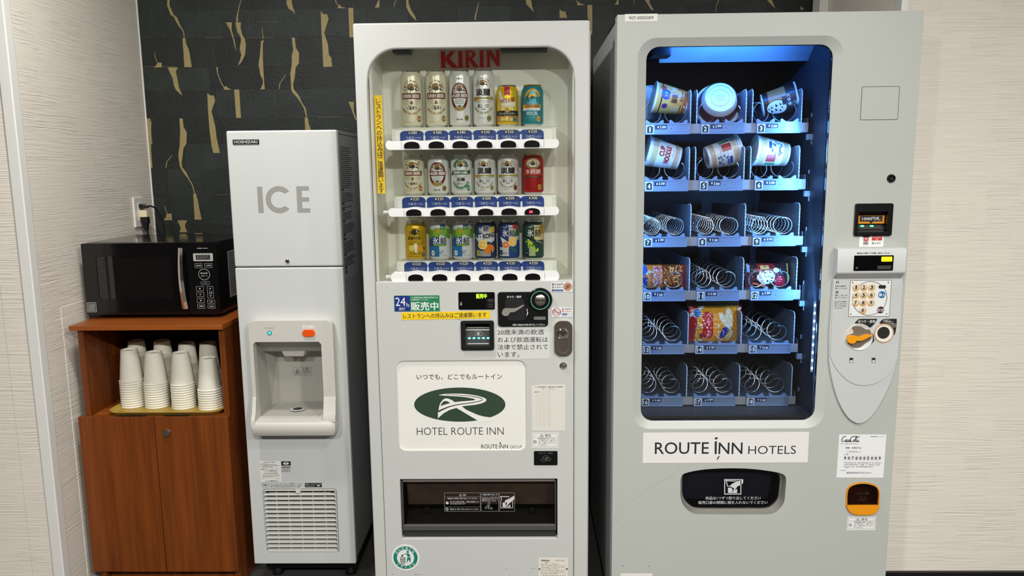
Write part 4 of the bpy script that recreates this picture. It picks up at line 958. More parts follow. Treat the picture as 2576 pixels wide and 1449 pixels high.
for i in range(5): obj('bill_lamp', MB().plate(rrect(x-w_*.29+w_*.158*i, z-h*.155, w_*.09, h*.055, .001), (), slope(-.15)-.004, slope(-.15)-.001), tl, ba)
obj('bill_text', MB().text('1000', x+w_*.0, z-h*.15, w_*.12, h*.05, slope(-.15)-.0045, .01), flat((30, 60, 58)), ba)
# notice about drinking age
x, z, w_, h = qc(42, 855, 985, 1398)
ns = obj('age_notice', MB().plate(rrect(x, z, w_, h, .003, 3), (), PF-.0004, PF), flat((216, 217, 210)), lp)
b = MB()
for i, (t_, x0_, x1_) in enumerate((('20歳未満の飲酒', 80, 880), ('および飲酒運転は', 82, 955), ('法律で禁止されて', 80, 955), ('います。', 85, 458))):
    xx, zz, ww, hh = qc(x0_, 888+129*i, x1_, 980+129*i); b.text(t_, xx, zz, ww, hh, PF-.0008, .0)
obj('notice_print', b, black_ink, ns)
# chrome lock
x, z, w_, h = qc(1065, 733, 1375, 1340)
lk = obj('lock_handle', MB().plate(rrect(x, z, w_, h, w_*.38, 8), (), PF-.008, PF+.001), mat('dark_chrome', (190, 178, 164), .24, 1.0), lp, bev=.003, segs=3)
obj('handle_insert', MB().plate(rrect(x, z-h*.10, w_*.62, h*.66, w_*.3, 8), [rrect(x, z-h*.10, w_*.55, h*.63, w_*.27, 8)], PF-.0095, PF-.0075), chrome, lk)
lx_, lz_ = qp(1212, 955)
obj('lock_cylinder', MB().lathe([(.0001, -.012), (w_*.10, -.012), (w_*.11, -.014), (w_*.26, -.0135), (w_*.33, -.010), (w_*.33, -.006)], (lx_, PF, lz_), 28, 'y'), chrome, lk, smooth=True)
obj('lock_core', MB().lathe([(.0001, -.0143), (w_*.09, -.0143)], (lx_, PF, lz_), 16, 'y'), flat((40, 38, 36)), lk)
x, z, w_, h = bc(1537, 695, 1595, 752)
obj('key_lock', MB().lathe([(.0001, -.005), (w_*.22, -.005), (w_*.25, -.003), (w_*.36, -.003), (w_*.40, -.005), (w_*.5, -.003), (w_*.5, .001)], (x, PF, z), 24, 'y'), chrome, lp, smooth=True)
obj('keyhole', MB().box(x-.0008, x+.0008, PF-.0056, PF-.0048, z-.003, z+.003), black_ink, lp)
# two coin and note stickers
x, z, w_, h = qc(995, 52, 1388, 240)
s5 = obj('coin_sticker', MB().plate(rrect(x, z, w_, h, .0012, 3), (), PF-.0005, PF).frame(x, z, w_*.985, h*.97, .0007, PF-.0007, .001, 1), [flat((236, 236, 232)), flat((30, 60, 110))], lp)
b = MB().text('新500円', x-w_*.18, z+h*.22, w_*.50, h*.26, PF-.0008, .02).text('使えません', x-w_*.18, z-h*.05, w_*.50, h*.2, PF-.0008, .02)
b.decal(rrect(x-w_*.13, z-h*.33, w_*.42, h*.15, .001), PF-.0008, 1).decal(ell(x-w_*.39, z-h*.32, h*.11, n=16), PF-.0009, 2)
ccx, ccz = x+w_*.27, z
b.decal(ell(ccx, ccz, h*.30, n=24), PF-.0007, 3).decal(ell(ccx, ccz, h*.17, n=20), PF-.0008, 2).plate(ell(ccx, ccz, h*.38, n=28), [ell(ccx, ccz, h*.32, n=28)], PF-.0009, None, 4).decal([(ccx-h*.29, ccz-h*.22), (ccx-h*.23, ccz-h*.29), (ccx+h*.29, ccz+h*.22), (ccx+h*.23, ccz+h*.29)], PF-.001, 4)
obj('sticker_print', b, [black_ink, flat((46, 96, 150)), flat((96, 104, 70)), flat((170, 150, 96)), flat((196, 52, 40))], s5)
x, z, w_, h = qc(1007, 490, 1395, 677)
s6 = obj('note_sticker', MB().plate(rrect(x, z, w_, h, .0012, 3), (), PF-.0005, PF).frame(x, z, w_*.985, h*.97, .0007, PF-.0007, .001, 1), [flat((236, 236, 232)), flat((30, 50, 90))], lp)
b = MB().text('新1000円札', x+w_*.215, z+h*.27, w_*.45, h*.17, PF-.0008, .02).text('使えません', x+w_*.215, z+h*.06, w_*.45, h*.17, PF-.0008, .02, m=4)
b.decal(rect(x+w_*.11, z-h*.23, w_*.22, h*.2), PF-.0008, 1).text('使えます', x+w_*.11, z-h*.25, w_*.18, h*.1, PF-.001, .01, m=5).frame(x+w_*.34, z-h*.21, w_*.18, h*.2, .0006, PF-.0008)
ccx, ccz = x-w_*.24, z
b.frame(ccx, ccz-h*.02, w_*.38, h*.42, .0007, PF-.0008).text('1000', ccx+w_*.08, ccz-h*.04, w_*.18, h*.17, PF-.0008, .01).plate(ell(ccx-w_*.11, ccz+h*.02, h*.13, n=20), [ell(ccx-w_*.11, ccz+h*.02, h*.10, n=20)], PF-.0008, None, 4).text('新', ccx-w_*.11, ccz+h*.02, h*.12, h*.12, PF-.0009, .02, m=4)
b.plate(ell(ccx, ccz, h*.38, n=28), [ell(ccx, ccz, h*.34, n=28)], PF-.0009, None, 4).decal([(ccx-h*.27, ccz+h*.23), (ccx-h*.23, ccz+h*.27), (ccx+h*.27, ccz-h*.23), (ccx+h*.23, ccz-h*.27)], PF-.001, 4)
obj('sticker_print', b, [black_ink, flat((46, 96, 150)), flat((96, 104, 70)), flat((170, 150, 96)), flat((196, 52, 40)), white_ink], s6)
# ---- hotel sign panel
x, z, w_, h = SGN
SY = BY+.006
sg = obj('hotel_sign', MB().plate(rrect(x, z, w_+.004, h+.004, .024, 6), (), SY, SY+.006), mat('sign_cream', (238, 236, 227), .45, noise=.02, nscale=14), lp)
grn = flat((44, 66, 48)); dk = flat((36, 38, 36))
def zl(x_, y_): return P(1030+x_/9.908, 960+y_/9.908, SY)
L = lambda pts, n=4: smoothpoly([zl(a, b_) for a, b_ in pts], n)
def seq(*pts): return [zl(a, b_) for a, b_ in pts]
def arcpts(a0, a1, n=40):
    c = (1255, 572); rx, ry = 1137, 426
    return [zl(c[0]+rx*math.cos(math.radians(a0+(a1-a0)*i/n)), c[1]+ry*math.sin(math.radians(a0+(a1-a0)*i/n))) for i in range(n+1)]
oval = arcpts(48.5, -293.0, 70) + seq((1700, 968), (1500, 850), (1300, 730), (1168, 655), (1000, 705), (850, 790), (708, 916), (715, 765), (716, 722))
# the oval is drawn as a green field with white road strips laid over it
field = arcpts(0, 360, 72)[:-1]
b = MB().decal(field, SY-.0003, 0)
road = lambda pts, n=4, m=1, d=.0006: b.decal(smoothpoly(seq(*pts), n), SY-d, m)
# upper road, both lanes, as one ribbon
b.decal(seq(*[(735, 330), (880, 305), (1100, 296), (1300, 300), (1500, 318), (1700, 350), (1850, 395), (1915, 435), (1922, 460), (1890, 500), (1800, 540), (1650, 575), (1500, 592), (1310, 612), (1400, 690), (1500, 740), (1700, 825), (1850, 868), (2008, 890), (2060, 900), (2030, 990), (1720, 1020), (1696, 966), (1500, 850), (1300, 730), (1168, 655), (1000, 705), (850, 790), (708, 916), (712, 765), (722, 722), (745, 600), (780, 520), (840, 445), (910, 412), (980, 425), (1060, 460), (1130, 510), (1280, 492), (1450, 480), (1600, 466), (1650, 445), (1600, 425), (1450, 395), (1300, 375), (1100, 362), (900, 350), (740, 338)]), SY-.0006, 1)
b.decal(seq(*[(775, 605), (800, 550), (840, 500), (885, 482), (930, 484), (980, 505), (1015, 532), (950, 548), (860, 575)]), SY-.0009, 0)
ln = [(716, 745, 20), (850, 680, 16), (1000, 620, 12), (1200, 570, 10), (1450, 538, 9), (1650, 508, 9), (1800, 470, 8), (1830, 452, 7), (1800, 420, 8), (1700, 385, 8), (1500, 355, 7), (1300, 338, 6), (1100, 325, 5), (900, 318, 3)]
lft = []; rgt = []
for i, (a, c, t_) in enumerate(ln):
    p0 = ln[max(i-1, 0)]; p1 = ln[min(i+1, len(ln)-1)]; dx, dz = p1[0]-p0[0], p1[1]-p0[1]; d_ = math.hypot(dx, dz)
    lft.append((a-dz/d_*t_, c+dx/d_*t_)); rgt.append((a+dz/d_*t_, c-dx/d_*t_))
b.decal(seq(*(lft+rgt[::-1])), SY-.0009, 2)
obj('oval_emblem', b, [grn, flat((238, 236, 227)), flat((28, 34, 28))], sg, label='green oval emblem with a white road shaped like an R')
def sgx(x0, y0, x1, y1): return bc(x0, y0, x1, y1, SY)
b = MB(); xx, zz, ww, hh = sgx(403, 790, 1080, 832); b.text('いつでも、どこでもルートイン', xx, zz, ww, hh*1.02, SY-.0004, .01)
xx, zz, ww, hh = sgx(405, 1213, 1092, 1272); b.text('HOTEL ROUTE INN', xx, zz, ww, hh, SY-.0004, -.012)
xx, zz, ww, hh = sgx(915, 1348, 1045, 1380); b.text('ROUTE', xx, zz, ww, hh, SY-.0004, .0)
xx, zz, ww, hh = sgx(1058, 1348, 1128, 1380); b.text('INN', xx, zz, ww, hh, SY-.0004, .0)
px_, pz_ = P(*zb7(1066, 1338), SY); b.decal(ell(px_, pz_, .0022, .0030, 12), SY-.0004)
xx, zz, ww, hh = sgx(1143, 1355, 1238, 1380); b.text('GROUP', xx, zz, ww, hh, SY-.0004, -.01)
obj('sign_lettering', b, dk, sg)
# ---- check sheet, warning label
x, z, w_, h = bc(1318, 877, 1580, 1239)
cs = obj('inspection_sheet', MB().plate(rect(x, z, w_, h), (), PF-.0005, PF), flat((228, 225, 214)), lp)
b = MB().text('フロン冷媒使用製品向け「簡易定期点検」実施記録簿', x, z+h*.455, w_*.86, h*.026, PF-.0008, .02, m=1).dashes(x-w_*.2, x+w_*.2, z+h*.415, h*.014, PF-.0008, rr_, 1)
tx0_, tx1_, tz0_, tz1_ = x-w_*.45, x+w_*.45, z-h*.45, z+h*.385
for i in range(23): zz = tz1_+(tz0_-tz1_)*i/22; b.decal([(tx0_, zz-.00018), (tx1_, zz-.00018), (tx1_, zz+.00018), (tx0_, zz+.00018)], PF-.0007)
for f in (0, .32, .52, .545, 1): xx = tx0_+(tx1_-tx0_)*f; b.decal([(xx-.0002, tz0_), (xx+.0002, tz0_), (xx+.0002, tz1_), (xx-.0002, tz1_)], PF-.0007)
for i in range(21):
    zz = tz1_+(tz0_-tz1_)*(i+.6)/22
    for f in (.09, .17, .24, .36, .46): b.decal(rect(tx0_+(tx1_-tx0_)*f, zz, .0009, .0014), PF-.0008, 1)
b.dashes(tx0_+.002, tx0_+.018, tz1_-.0055, .0028, PF-.0009, rr_, 1)
obj('sheet_print', b, [flat((186, 182, 168)), flat((70, 68, 64))], cs)
x_, z_, w__, h_ = bc(1318, 852, 1355, 878)
obj('sticky_tape', MB().plate(rect(x_, z_, w__, h_*.8), (), PF-.0009, PF-.0006), flat((206, 200, 184)), cs)
def warning(parent, x, z, w_, h, y):
    o_ = obj('warning_sticker', MB().plate(rect(x, z, w_, h), (), y-.0005, y), flat((234, 234, 228)), parent)
    b = MB().frame(x, z+h*.02, w_*.94, h*.86, .0005, y-.0008, .003)
    b.decal(rect(x, z+h*.2, w_*.92, .0004), y-.0008).text('警告', x+w_*.10, z+h*.32, w_*.22, h*.18, y-.0008, .0)
    b.plate([(x-w_*.21, z+h*.24), (x-w_*.06, z+h*.24), (x-w_*.135, z+h*.41)], [[(x-w_*.185, z+h*.255), (x-w_*.085, z+h*.255), (x-w_*.135, z+h*.375)]], y-.0008, None).decal(rect(x-w_*.135, z+h*.30, .0006, h*.07), y-.0008)
    for i, t_ in enumerate(('転倒事故を防ぐために、', '上に乗らない、揺さぶら', 'ない、傾けないようにし', 'てください。')):
        b.text(t_, x+w_*.08-(w_*.18 if i == 3 else 0), z+h*(.11-.135*i), w_*(.68 if i < 3 else .34), h*.10, y-.0008, .012)
    b.plate(ell(x-w_*.385, z-h*.1, h*.10, n=20), [ell(x-w_*.385, z-h*.1, h*.075, n=20)], y-.0008, None).decal([(x-w_*.385-h*.07, z-h*.04), (x-w_*.385-h*.05, z-h*.025), (x-w_*.385+h*.07, z-h*.16), (x-w_*.385+h*.05, z-h*.175)], y-.0009)
    obj('sticker_print', b, black_ink, o_)
warning(lp, *bc(1317, 1257, 1530, 1375), PF)
# ---- coin return cup
def z8(x_, y_): return (920+x_/4.152, 1100+y_/4.152)
def c8(x0, y0, x1, y1, y=BY+.001):
    u0, v0 = z8(x0, y0); u1, v1 = z8(x1, y1); return C((u0+u1)/2, (v0+v1)/2, u1-u0, v1-v0, y)
x, z, w_, h = c8(1757, 143, 2003, 290)
cr = obj('coin_return', MB().plate(rrect(x, z, w_, h, .003, 3), (), PF-.002, PF+.001), mat('coin_return_black', (10, 10, 11), .22), lp, bev=.001)
b = MB().text('おつり・返却', x, z+h*.36, w_*.58, h*.11, PF-.0025, .01)
for (dx, dz) in ((.0, .07), (.10, -.07), (-.09, -.12)):
    b.plate(ell(x+w_*dx, z+h*dz, h*.20, h*.12, 20), [ell(x+w_*dx, z+h*dz, h*.175, h*.1, 20)], PF-.0025, None).dashes(x+w_*dx-.003, x+w_*dx+.003, z+h*dz, .0015, PF-.0025, rr_)
obj('coin_print', b, flat((110, 110, 110)), cr)
# ---- take-out opening
x, z, w_, h = OUT
pk = MB(); D = .11
pk.box(x-w_/2-.004, x+w_/2+.004, PF+.030+D, PF+.034+D, z-h/2-.004, z+h/2+.004)
for s in (-1, 1): pk.box(x+s*(w_/2+.002)-.002, x+s*(w_/2+.002)+.002, PF+.0305, PF+.031+D, z-h/2-.004, z+h/2+.004)
pk.box(x-w_/2, x+w_/2, PF+.0305, PF+.031+D, z+h/2, z+h/2+.004).box(x-w_/2, x+w_/2, PF+.0305, PF+.031+D, z-h/2-.004, z-h/2)
to = obj('takeout_box', pk, mat('takeout_dark', (30, 29, 28), .6, noise=.2, nscale=20), lp)
obj('inner_flap', MB().add([(x-w_*.47, PF+.034, z+h*.44), (x+w_*.49, PF+.034, z+h*.44), (x+w_*.49, PF+.062, z-h*.06), (x-w_*.47, PF+.062, z-h*.06)], [(3, 2, 1, 0)]), mat('worn_flap', (158, 142, 126), .65, noise=.45, nscale=22), to)
obj('chute_floor', MB().add([(x-w_*.48, PF+.03, z-h*.32), (x+w_*.48, PF+.03, z-h*.32), (x+w_*.48, PF+.09, z-h*.20), (x-w_*.48, PF+.09, z-h*.20)], [(0, 1, 2, 3)]), mat('chute_grey', (66, 68, 66), .5, noise=.1), to)
for (u, v) in ((638, 778), (1735, 778)):
    cxx, czz = P(*z8(u, v), PF+.07)
    obj('bumper', MB().lathe([(.0001, -.006), (.005, -.006), (.013, -.002), (.0145, .004)], (cxx, PF+.07, czz), 20, 'y'), mat('bumper_rubber', (52, 54, 56), .25), to, smooth=True)
fl = obj('flap', MB().plate(rect(x, z+h*.06, w_*.985, h*.80), (), PF+.010, PF+.014), glass('smoked_flap', (206, 202, 198), 1.4, .02, .6), lp)
obj('flap_hinge', MB().box(x-w_*.485, x+w_*.485, PF+.006, PF+.012, z+h*.445, z+h*.475), mat('hinge_grey', (120, 110, 104), .35), lp)
obj('flap_grip', MB().loft([[(xx, PF+.002, z-h*.285), (xx, PF+.014, z-h*.275), (xx, PF+.014, z-h*.38), (xx, PF+.006, z-h*.375)] for xx in (x-w_*.492, x+w_*.492)], True, True), mat('grip_grey', (92, 88, 86), .4), lp, bev=.0008)
obj('lower_sill', MB().box(x-w_*.49, x+w_*.49, PF+.012, PF+.02, z-h*.49, z-h*.40), mat('sill_dark', (44, 45, 44), .5), lp)
for s in (-1, 1): obj('flap_jamb', MB().box(x+s*w_*.488-.002, x+s*w_*.488+.002, PF+.004, PF+.012, z-h*.28, z+h*.46), mat('jamb_grey', (70, 66, 62), .4), lp)
fy_ = PF+.0095
b = MB()
def f8(x0, y0, x1, y1): return c8(x0, y0, x1, y1, fy_)
for (a, c, d_, e) in ((822, 580, 1198, 775), (1205, 580, 1390, 775), (1396, 580, 1556, 775)):
    xx, zz, ww, hh = f8(a, c, d_, e); b.frame(xx, zz, ww, hh, .0005, fy_, .0015)
def ft(t_, a, c, d_, e, bold=.01): xx, zz, ww, hh = f8(a, c, d_, e); b.text(t_, xx, zz, ww, hh, fy_, bold)
ft('注意', 1010, 592, 1048, 612); xx, zz, ww, hh = f8(976, 590, 1003, 613); b.plate([(xx-ww/2, zz-hh/2), (xx+ww/2, zz-hh/2), (xx, zz+hh/2)], [[(xx-ww*.3, zz-hh*.36), (xx+ww*.3, zz-hh*.36), (xx, zz+hh*.25)]], fy_, None)
ft('商品は1本毎に取り出してください', 855, 630, 1168, 648); ft('特にびん商品の場合、容器の破損により', 880, 666, 1182, 682); ft('けがの恐れがあります', 880, 686, 1045, 702); ft('取出口より奥へ手を入れないでください', 880, 742, 1182, 760)
for yy_ in (622, 727): xx, zz, ww, hh = f8(826, yy_, 1195, yy_+2); b.decal(rect(xx, zz, ww, .0004), fy_)
xx, zz, ww, hh = f8(838, 670, 864, 702); b.decal(ell(xx, zz, hh*.45, n=16), fy_); 
xx, zz, ww, hh = f8(834, 736, 864, 766); b.plate(ell(xx, zz, hh*.5, n=18), [ell(xx, zz, hh*.38, n=18)], fy_, None).decal([(xx-hh*.32, zz+hh*.2), (xx-hh*.2, zz+hh*.32), (xx+hh*.32, zz-hh*.2), (xx+hh*.2, zz-hh*.32)], fy_)
ft('商品の取り出し方', 1222, 590, 1375, 608); ft('たてになって出てきた', 1216, 620, 1380, 636); ft('商品は左右にずらして', 1216, 638, 1380, 654); ft('取り出してください', 1216, 656, 1362, 672)
for (a, c, r_) in ((1265, 728, 40), (1300, 740, -10), (1287, 695, 85)):
    cxx, czz = P(*z8(a, c), fy_); b.plate([(cxx+q*math.cos(math.radians(r_))-w2_*math.sin(math.radians(r_)), czz+q*math.sin(math.radians(r_))+w2_*math.cos(math.radians(r_))) for q, w2_ in ((-.006, -.003), (.004, -.003), (.007, -.0015), (.007, .0015), (.004, .003), (-.006, .003))], [[(cxx+q*math.cos(math.radians(r_))-w2_*math.sin(math.radians(r_)), czz+q*math.sin(math.radians(r_))+w2_*math.cos(math.radians(r_))) for q, w2_ in ((-.005, -.0022), (.0035, -.0022), (.006, -.001), (.006, .001), (.0035, .0022), (-.005, .0022))]], fy_, None)
def hand(b, fx, m=0):
    b.decal(smoothpoly([fx(1550, 612), fx(1500, 640), fx(1470, 652), fx(1448, 672), (fx(1465, 680)), fx(1478, 690), fx(1466, 715), fx(1480, 718), fx(1500, 690), fx(1548, 650)], 2), fy_, m)
fx8 = lambda a, c: P(*z8(a, c), fy_)
hand(b, fx8)
b.decal([fx8(1430, 682), fx8(1462, 682), fx8(1462, 722), fx8(1485, 725), fx8(1512, 700), fx8(1512, 730), fx8(1430, 730)], fy_)
b.plate([fx8(1404, 616), fx8(1500, 616), fx8(1500, 624), fx8(1414, 624), fx8(1424, 656), fx8(1416, 656)], (), fy_, None).plate([fx8(1408, 660), fx8(1414, 660), fx8(1414, 735), fx8(1532, 735), fx8(1532, 664), fx8(1538, 664), fx8(1538, 741), fx8(1408, 741)], (), fy_, None)
obj('flap_print', b, flat((206, 206, 204)), fl)
# ---- recycling sticker
def zr(x_, y_): return P(970+x_/14.636, 1350+y_/14.636, PF)
cxx, czz = zr(735, 770); r0 = (zr(1250, 770)[0]-zr(222, 770)[0])/2
teal = flat((20, 128, 108))
rs = obj('recycling_sticker', MB().plate(ell(cxx, czz, r0, n=48), (), PF-.0005, PF), flat((236, 236, 232)), lp)
b = MB().plate(ell(cxx, czz, r0*.865, n=48), [ell(cxx, czz, r0*.615, n=48)], PF-.0007, None)
b.decal(ell(*zr(815, 558), r0*.088, n=18), PF-.0007)
b.decal([zr(630, 620), zr(780, 617), zr(850, 612), zr(895, 660), zr(920, 722), zr(830, 738), zr(800, 740), zr(800, 690), zr(770, 655)], PF-.0007)
b.decal([zr(800, 752), zr(920, 755), zr(925, 840), zr(905, 985), zr(880, 900), zr(855, 845), zr(810, 910), zr(762, 995), zr(785, 870)], PF-.0007)
obj('pictogram', b, teal, rs)
b = MB().decal([zr(568, 710), zr(630, 648), zr(668, 680), (zr(600, 748))], PF-.0007)
bask = [zr(530, 760), zr(735, 758), zr(708, 1008), zr(578, 1010)]
b.plate(bask, [[zr(558, 778), zr(610, 778), zr(614, 828), zr(568, 828)], [zr(626, 778), zr(664, 778), zr(662, 828), zr(628, 828)], [zr(680, 778), zr(712, 778), zr(706, 828), zr(676, 828)],
    [zr(572, 846), zr(615, 846), zr(618, 892), zr(580, 892)], [zr(630, 846), zr(660, 846), zr(658, 892), zr(631, 892)], [zr(676, 846), zr(704, 846), zr(698, 892), zr(673, 892)],
    [zr(584, 910), zr(619, 910), zr(622, 990), zr(594, 990)], [zr(634, 910), zr(656, 910), zr(655, 990), zr(635, 990)], [zr(671, 910), zr(697, 910), zr(690, 990), zr(668, 990)]], PF-.0007, None)
obj('basket_pictogram', b, flat((22, 34, 32)), rs)
b = MB().arctext('のんだあとは', cxx, czz, r0*.74, 147, 38, r0*.17, PF-.0010, .02).arctext('リサイクル', cxx, czz, r0*.74, 222, 318, r0*.17, PF-.0010, .02, inward=True)
obj('ring_lettering', b, white_ink, rs)
# ---- maker's plate at the foot, screw holes
x, z, w_, h = c8(1805, 1262, 2110, 1530)
mp_ = obj('makers_plate', MB().plate(rrect(x, z, w_, h, .001, 2), (), PF-.0006, PF).frame(x, z-h*.02, w_*.84, h*.78, .0004, PF-.0008, 0, 1), [flat((232, 226, 212)), flat((120, 112, 100))], lp)
b = MB().text('National', x-w_*.27, z+h*.42, w_*.28, h*.06, PF-.0009, .04).text('JET', x-w_*.22, z+h*.335, w_*.13, h*.035, PF-.0009, .04, shear=.3)
for i in range(12): b.dashes(x-w_*.40, x+w_*(.38 if i % 3 else .2), z+h*(.27-.062*i), h*.022, PF-.0009, rr_)
b.dashes(x+w_*.08, x+w_*.4, z+h*.42, h*.03, PF-.0009, rr_)
obj('plate_print', b, flat((72, 60, 52)), mp_)
for s in (-1, 1):
    cxx, czz = x+s*w_*.47, z+h*.08; obj('rivet', MB().lathe([(.0001, -.002), (.0022, -.0012), (.003, 0)], (cxx, PF-.0006, czz), 10, 'y'), flat((60, 56, 52)), mp_)
for (a, c) in ((280, 1432), (519, 1432), (538, 1432), (564, 1431), (1470, 1370), (1730, 1371), (1761, 1371)):
    cxx, czz = P(*z8(a, c), PF); obj('screw_hole', MB().decal(ell(cxx, czz, .0013, n=10), PF-.0003), flat((46, 34, 28)), lp)

# ================================================================ drink cans in the display
def drape(mb, f, sx, sz=None):
    """cut flat print into strips and lay it on the curved surface f(x, lift, z)"""
    bm = bmesh.new(); vv = [bm.verts.new(v) for v in mb.v]
    for fc, m in zip(mb.f, mb.mi):
        try: bm.faces.new([vv[i] for i in fc]).material_index = m
        except ValueError: pass
    for ax, st in ((0, sx), (2, sz)):
        if not st: continue
        lo = min(v.co[ax] for v in bm.verts); hi = max(v.co[ax] for v in bm.verts)
        k = math.floor(lo/st)+1
        while k*st < hi:
            co = [0, 0, 0]; no = [0, 0, 0]; co[ax] = k*st; no[ax] = 1
            bmesh.ops.bisect_plane(bm, geom=bm.verts[:]+bm.edges[:]+bm.faces[:], dist=1e-7, plane_co=co, plane_no=no)
            k += 1
    bm.verts.index_update(); out = MB()
    out.v = [tuple(f(*v.co)) for v in bm.verts]
    out.f = [tuple(v.index for v in fc.verts) for fc in bm.faces]; out.mi = [fc.material_index for fc in bm.faces]
    bm.free()
    return out

class Art:
    """flat print in millimetres; x across the front, z up; later layers lie above earlier ones"""
    def __init__(s): s.b = MB(); s.m = []; s.k = 0
    def c(s, col):
        m = flat(col, .35)
        if m not in s.m: s.m.append(m)
        s.k += 1
        return s.m.index(m)
    def y(s): return -.00022-.000035*s.k
    def poly(s, pts, col): i = s.c(col); s.b.plate([(a/1000, b/1000) for a, b in pts], (), s.y(), None, i); return s
    def rect(s, x0, x1, z0, z1, col): return s.poly([(x0, z0), (x1, z0), (x1, z1), (x0, z1)], col)
    def oval(s, cx, cz, rx, rz, col, n=32): return s.poly(ell(cx, cz, rx, rz, n), col)
    def ring(s, cx, cz, rx, rz, t, col, a0=0, a1=360, n=40):
        if abs(a1-a0) >= 360:
            i = s.c(col); s.b.plate([(a/1000, b/1000) for a, b in ell(cx, cz, rx, rz, n)], [[(a/1000, b/1000) for a, b in ell(cx, cz, rx-t, rz-t, n)]], s.y(), None, i); return s
        return s.poly(ell(cx, cz, rx, rz, n, a0, a1)+ell(cx, cz, rx-t, rz-t, n, a0, a1)[::-1], col)
    def text(s, t, cx, cz, w, h, col, bold=.02, rot=0): i = s.c(col); s.b.text(t, cx/1000, cz/1000, w/1000, h/1000, s.y(), bold, rot, i); return s
    def arc(s, t, cx, cz, r, a0, a1, size, col, bold=.02, inward=False, rz=None): i = s.c(col); s.b.arctext(t, cx/1000, cz/1000, r/1000, a0, a1, size/1000, s.y(), bold, i, inward, rz/1000 if rz else None); return s
    def lines(s, x0, x1, zs, h, col, seed=1):
        i = s.c(col); r = random.Random(seed)
        for z in zs: s.b.dashes(x0/1000, x1/1000, z/1000, h/1000, s.y(), r, i, cw=.0017)
        return s
    def beast(s, cx, cz, w, gold=(150, 108, 32), dark=(34, 26, 24)):
        k = w/360.0
        f = lambda p: [(cx+(a-175)*k, cz+(105-b)*k) for a, b in p]
        s.poly(f([(75, 110), (90, 45), (130, 8), (200, 0), (232, 8), (218, 32), (232, 40), (252, 16), (300, 50), (345, 108), (300, 104), (268, 74), (244, 100), (236, 150), (150, 150), (92, 152)]), gold)
        s.poly(f([(100, 140), (150, 92), (200, 82), (240, 100), (246, 148), (212, 165), (192, 170), (160, 192), (154, 212), (146, 200), (168, 168), (124, 156)]), dark)
        s.poly(f([(250, 128), (288, 118), (318, 148), (348, 165), (336, 178), (300, 160), (264, 152)]), dark)
        s.poly(f([(0, 104), (20, 80), (46, 72), (62, 90), (40, 100), (14, 114)]), dark)
        s.poly(f([(8, 200), (14, 160), (40, 140), (78, 126), (62, 146), (30, 166), (18, 206)]), dark)
        s.poly(f([(226, 4), (240, 10), (230, 36), (262, 70), (268, 84), (246, 104), (240, 84), (220, 52)]), (226, 222, 206))
        return s.poly(f([(170, 120), (200, 112), (215, 130), (190, 140)]), (92, 30, 30))
    def seal(s, cx, cz, r, col, ink=(40, 34, 24)): return s.oval(cx, cz, r*.82, r, col, 20).text('お酒', cx, cz, r*1.15, r*.75, ink)
    def citrus(s, cx, cz, r, flesh, rind, pith=(250, 236, 190), n=9, sq=1.0):
        s.oval(cx, cz, r, r*sq, rind).oval(cx, cz, r*.92, r*.92*sq, pith)
        for i in range(n):
            a = 2*math.pi*i/n; d = 2*math.pi/n*.42
            s.poly([(cx+r*.08*math.cos(a), cz+r*.08*sq*math.sin(a)), (cx+r*.80*math.cos(a-d), cz+r*.80*sq*math.sin(a-d)), (cx+r*.84*math.cos(a), cz+r*.84*sq*math.sin(a)), (cx+r*.80*math.cos(a+d), cz+r*.80*sq*math.sin(a+d))], flesh)
        return s

CR = .0330
def can_profile(Hc):
    return [(.0001, .004), (.018, .004), (.0235, .0), (.0255, .0), (.0262, .002), (.0300, .006), (.0328, .010), (CR, .013), (CR, Hc-.020), (.0322, Hc-.015), (.0290, Hc-.008), (.0272, Hc-.0045)]
def can_radius(z, Hc):
    p = can_profile(Hc)[4:]
    for (r0, z0), (r1, z1) in zip(p, p[1:]):
        if z0 <= z <= z1: return r0+(r1-r0)*(z-z0)/(z1-z0)
    return p[0][0] if z < p[0][1] else p[-1][0]
alu = mat('aluminium', (206, 206, 204), .22, 1.0)
def make_can(ri, ci, label, cat_col, art, Hc=.122, metal=0.25, neck=None, rz=0.0, group='drink cans in the display'):
    x, z = canx[ci], rows[ri][0]
    t = thing('beverage_can', label, 'can', (x, canY, z), group)
    t.rotation_euler = (0, 0, math.radians(rz))
    pr_ = can_profile(Hc)
    b = MB().lathe(pr_[:6], (0, 0, 0), 56, m=1).lathe(pr_[5:], (0, 0, 0), 56, m=0)
    m = mat('can_coat_%d_%d_%d' % tuple(cat_col), cat_col, .32, metal)
    obj('body', b, [m, alu], t, smooth=True, local=True)
    obj('lid_rim', MB().lathe([(.0272, Hc-.0046), (.0282, Hc-.002), (.0275, Hc), (.0262, Hc), (.0258, Hc-.004), (.0001, Hc-.0045)], (0, 0, 0), 40), alu if neck is None else mat('can_lid_gold', (190, 160, 90), .25, 1.0), t, smooth=True, local=True)
    d = drape(art.b, lambda xx, yy, zz: ((can_radius(zz, Hc)-yy)*math.sin(xx/CR), -(can_radius(zz, Hc)-yy)*math.cos(xx/CR), zz), .0035, .0045)
    obj('label_print', d, art.m, t, local=True)
CREAM, WHT, GOLD, MAR = (226, 222, 196), (226, 226, 222), (168, 122, 44), (104, 30, 22)
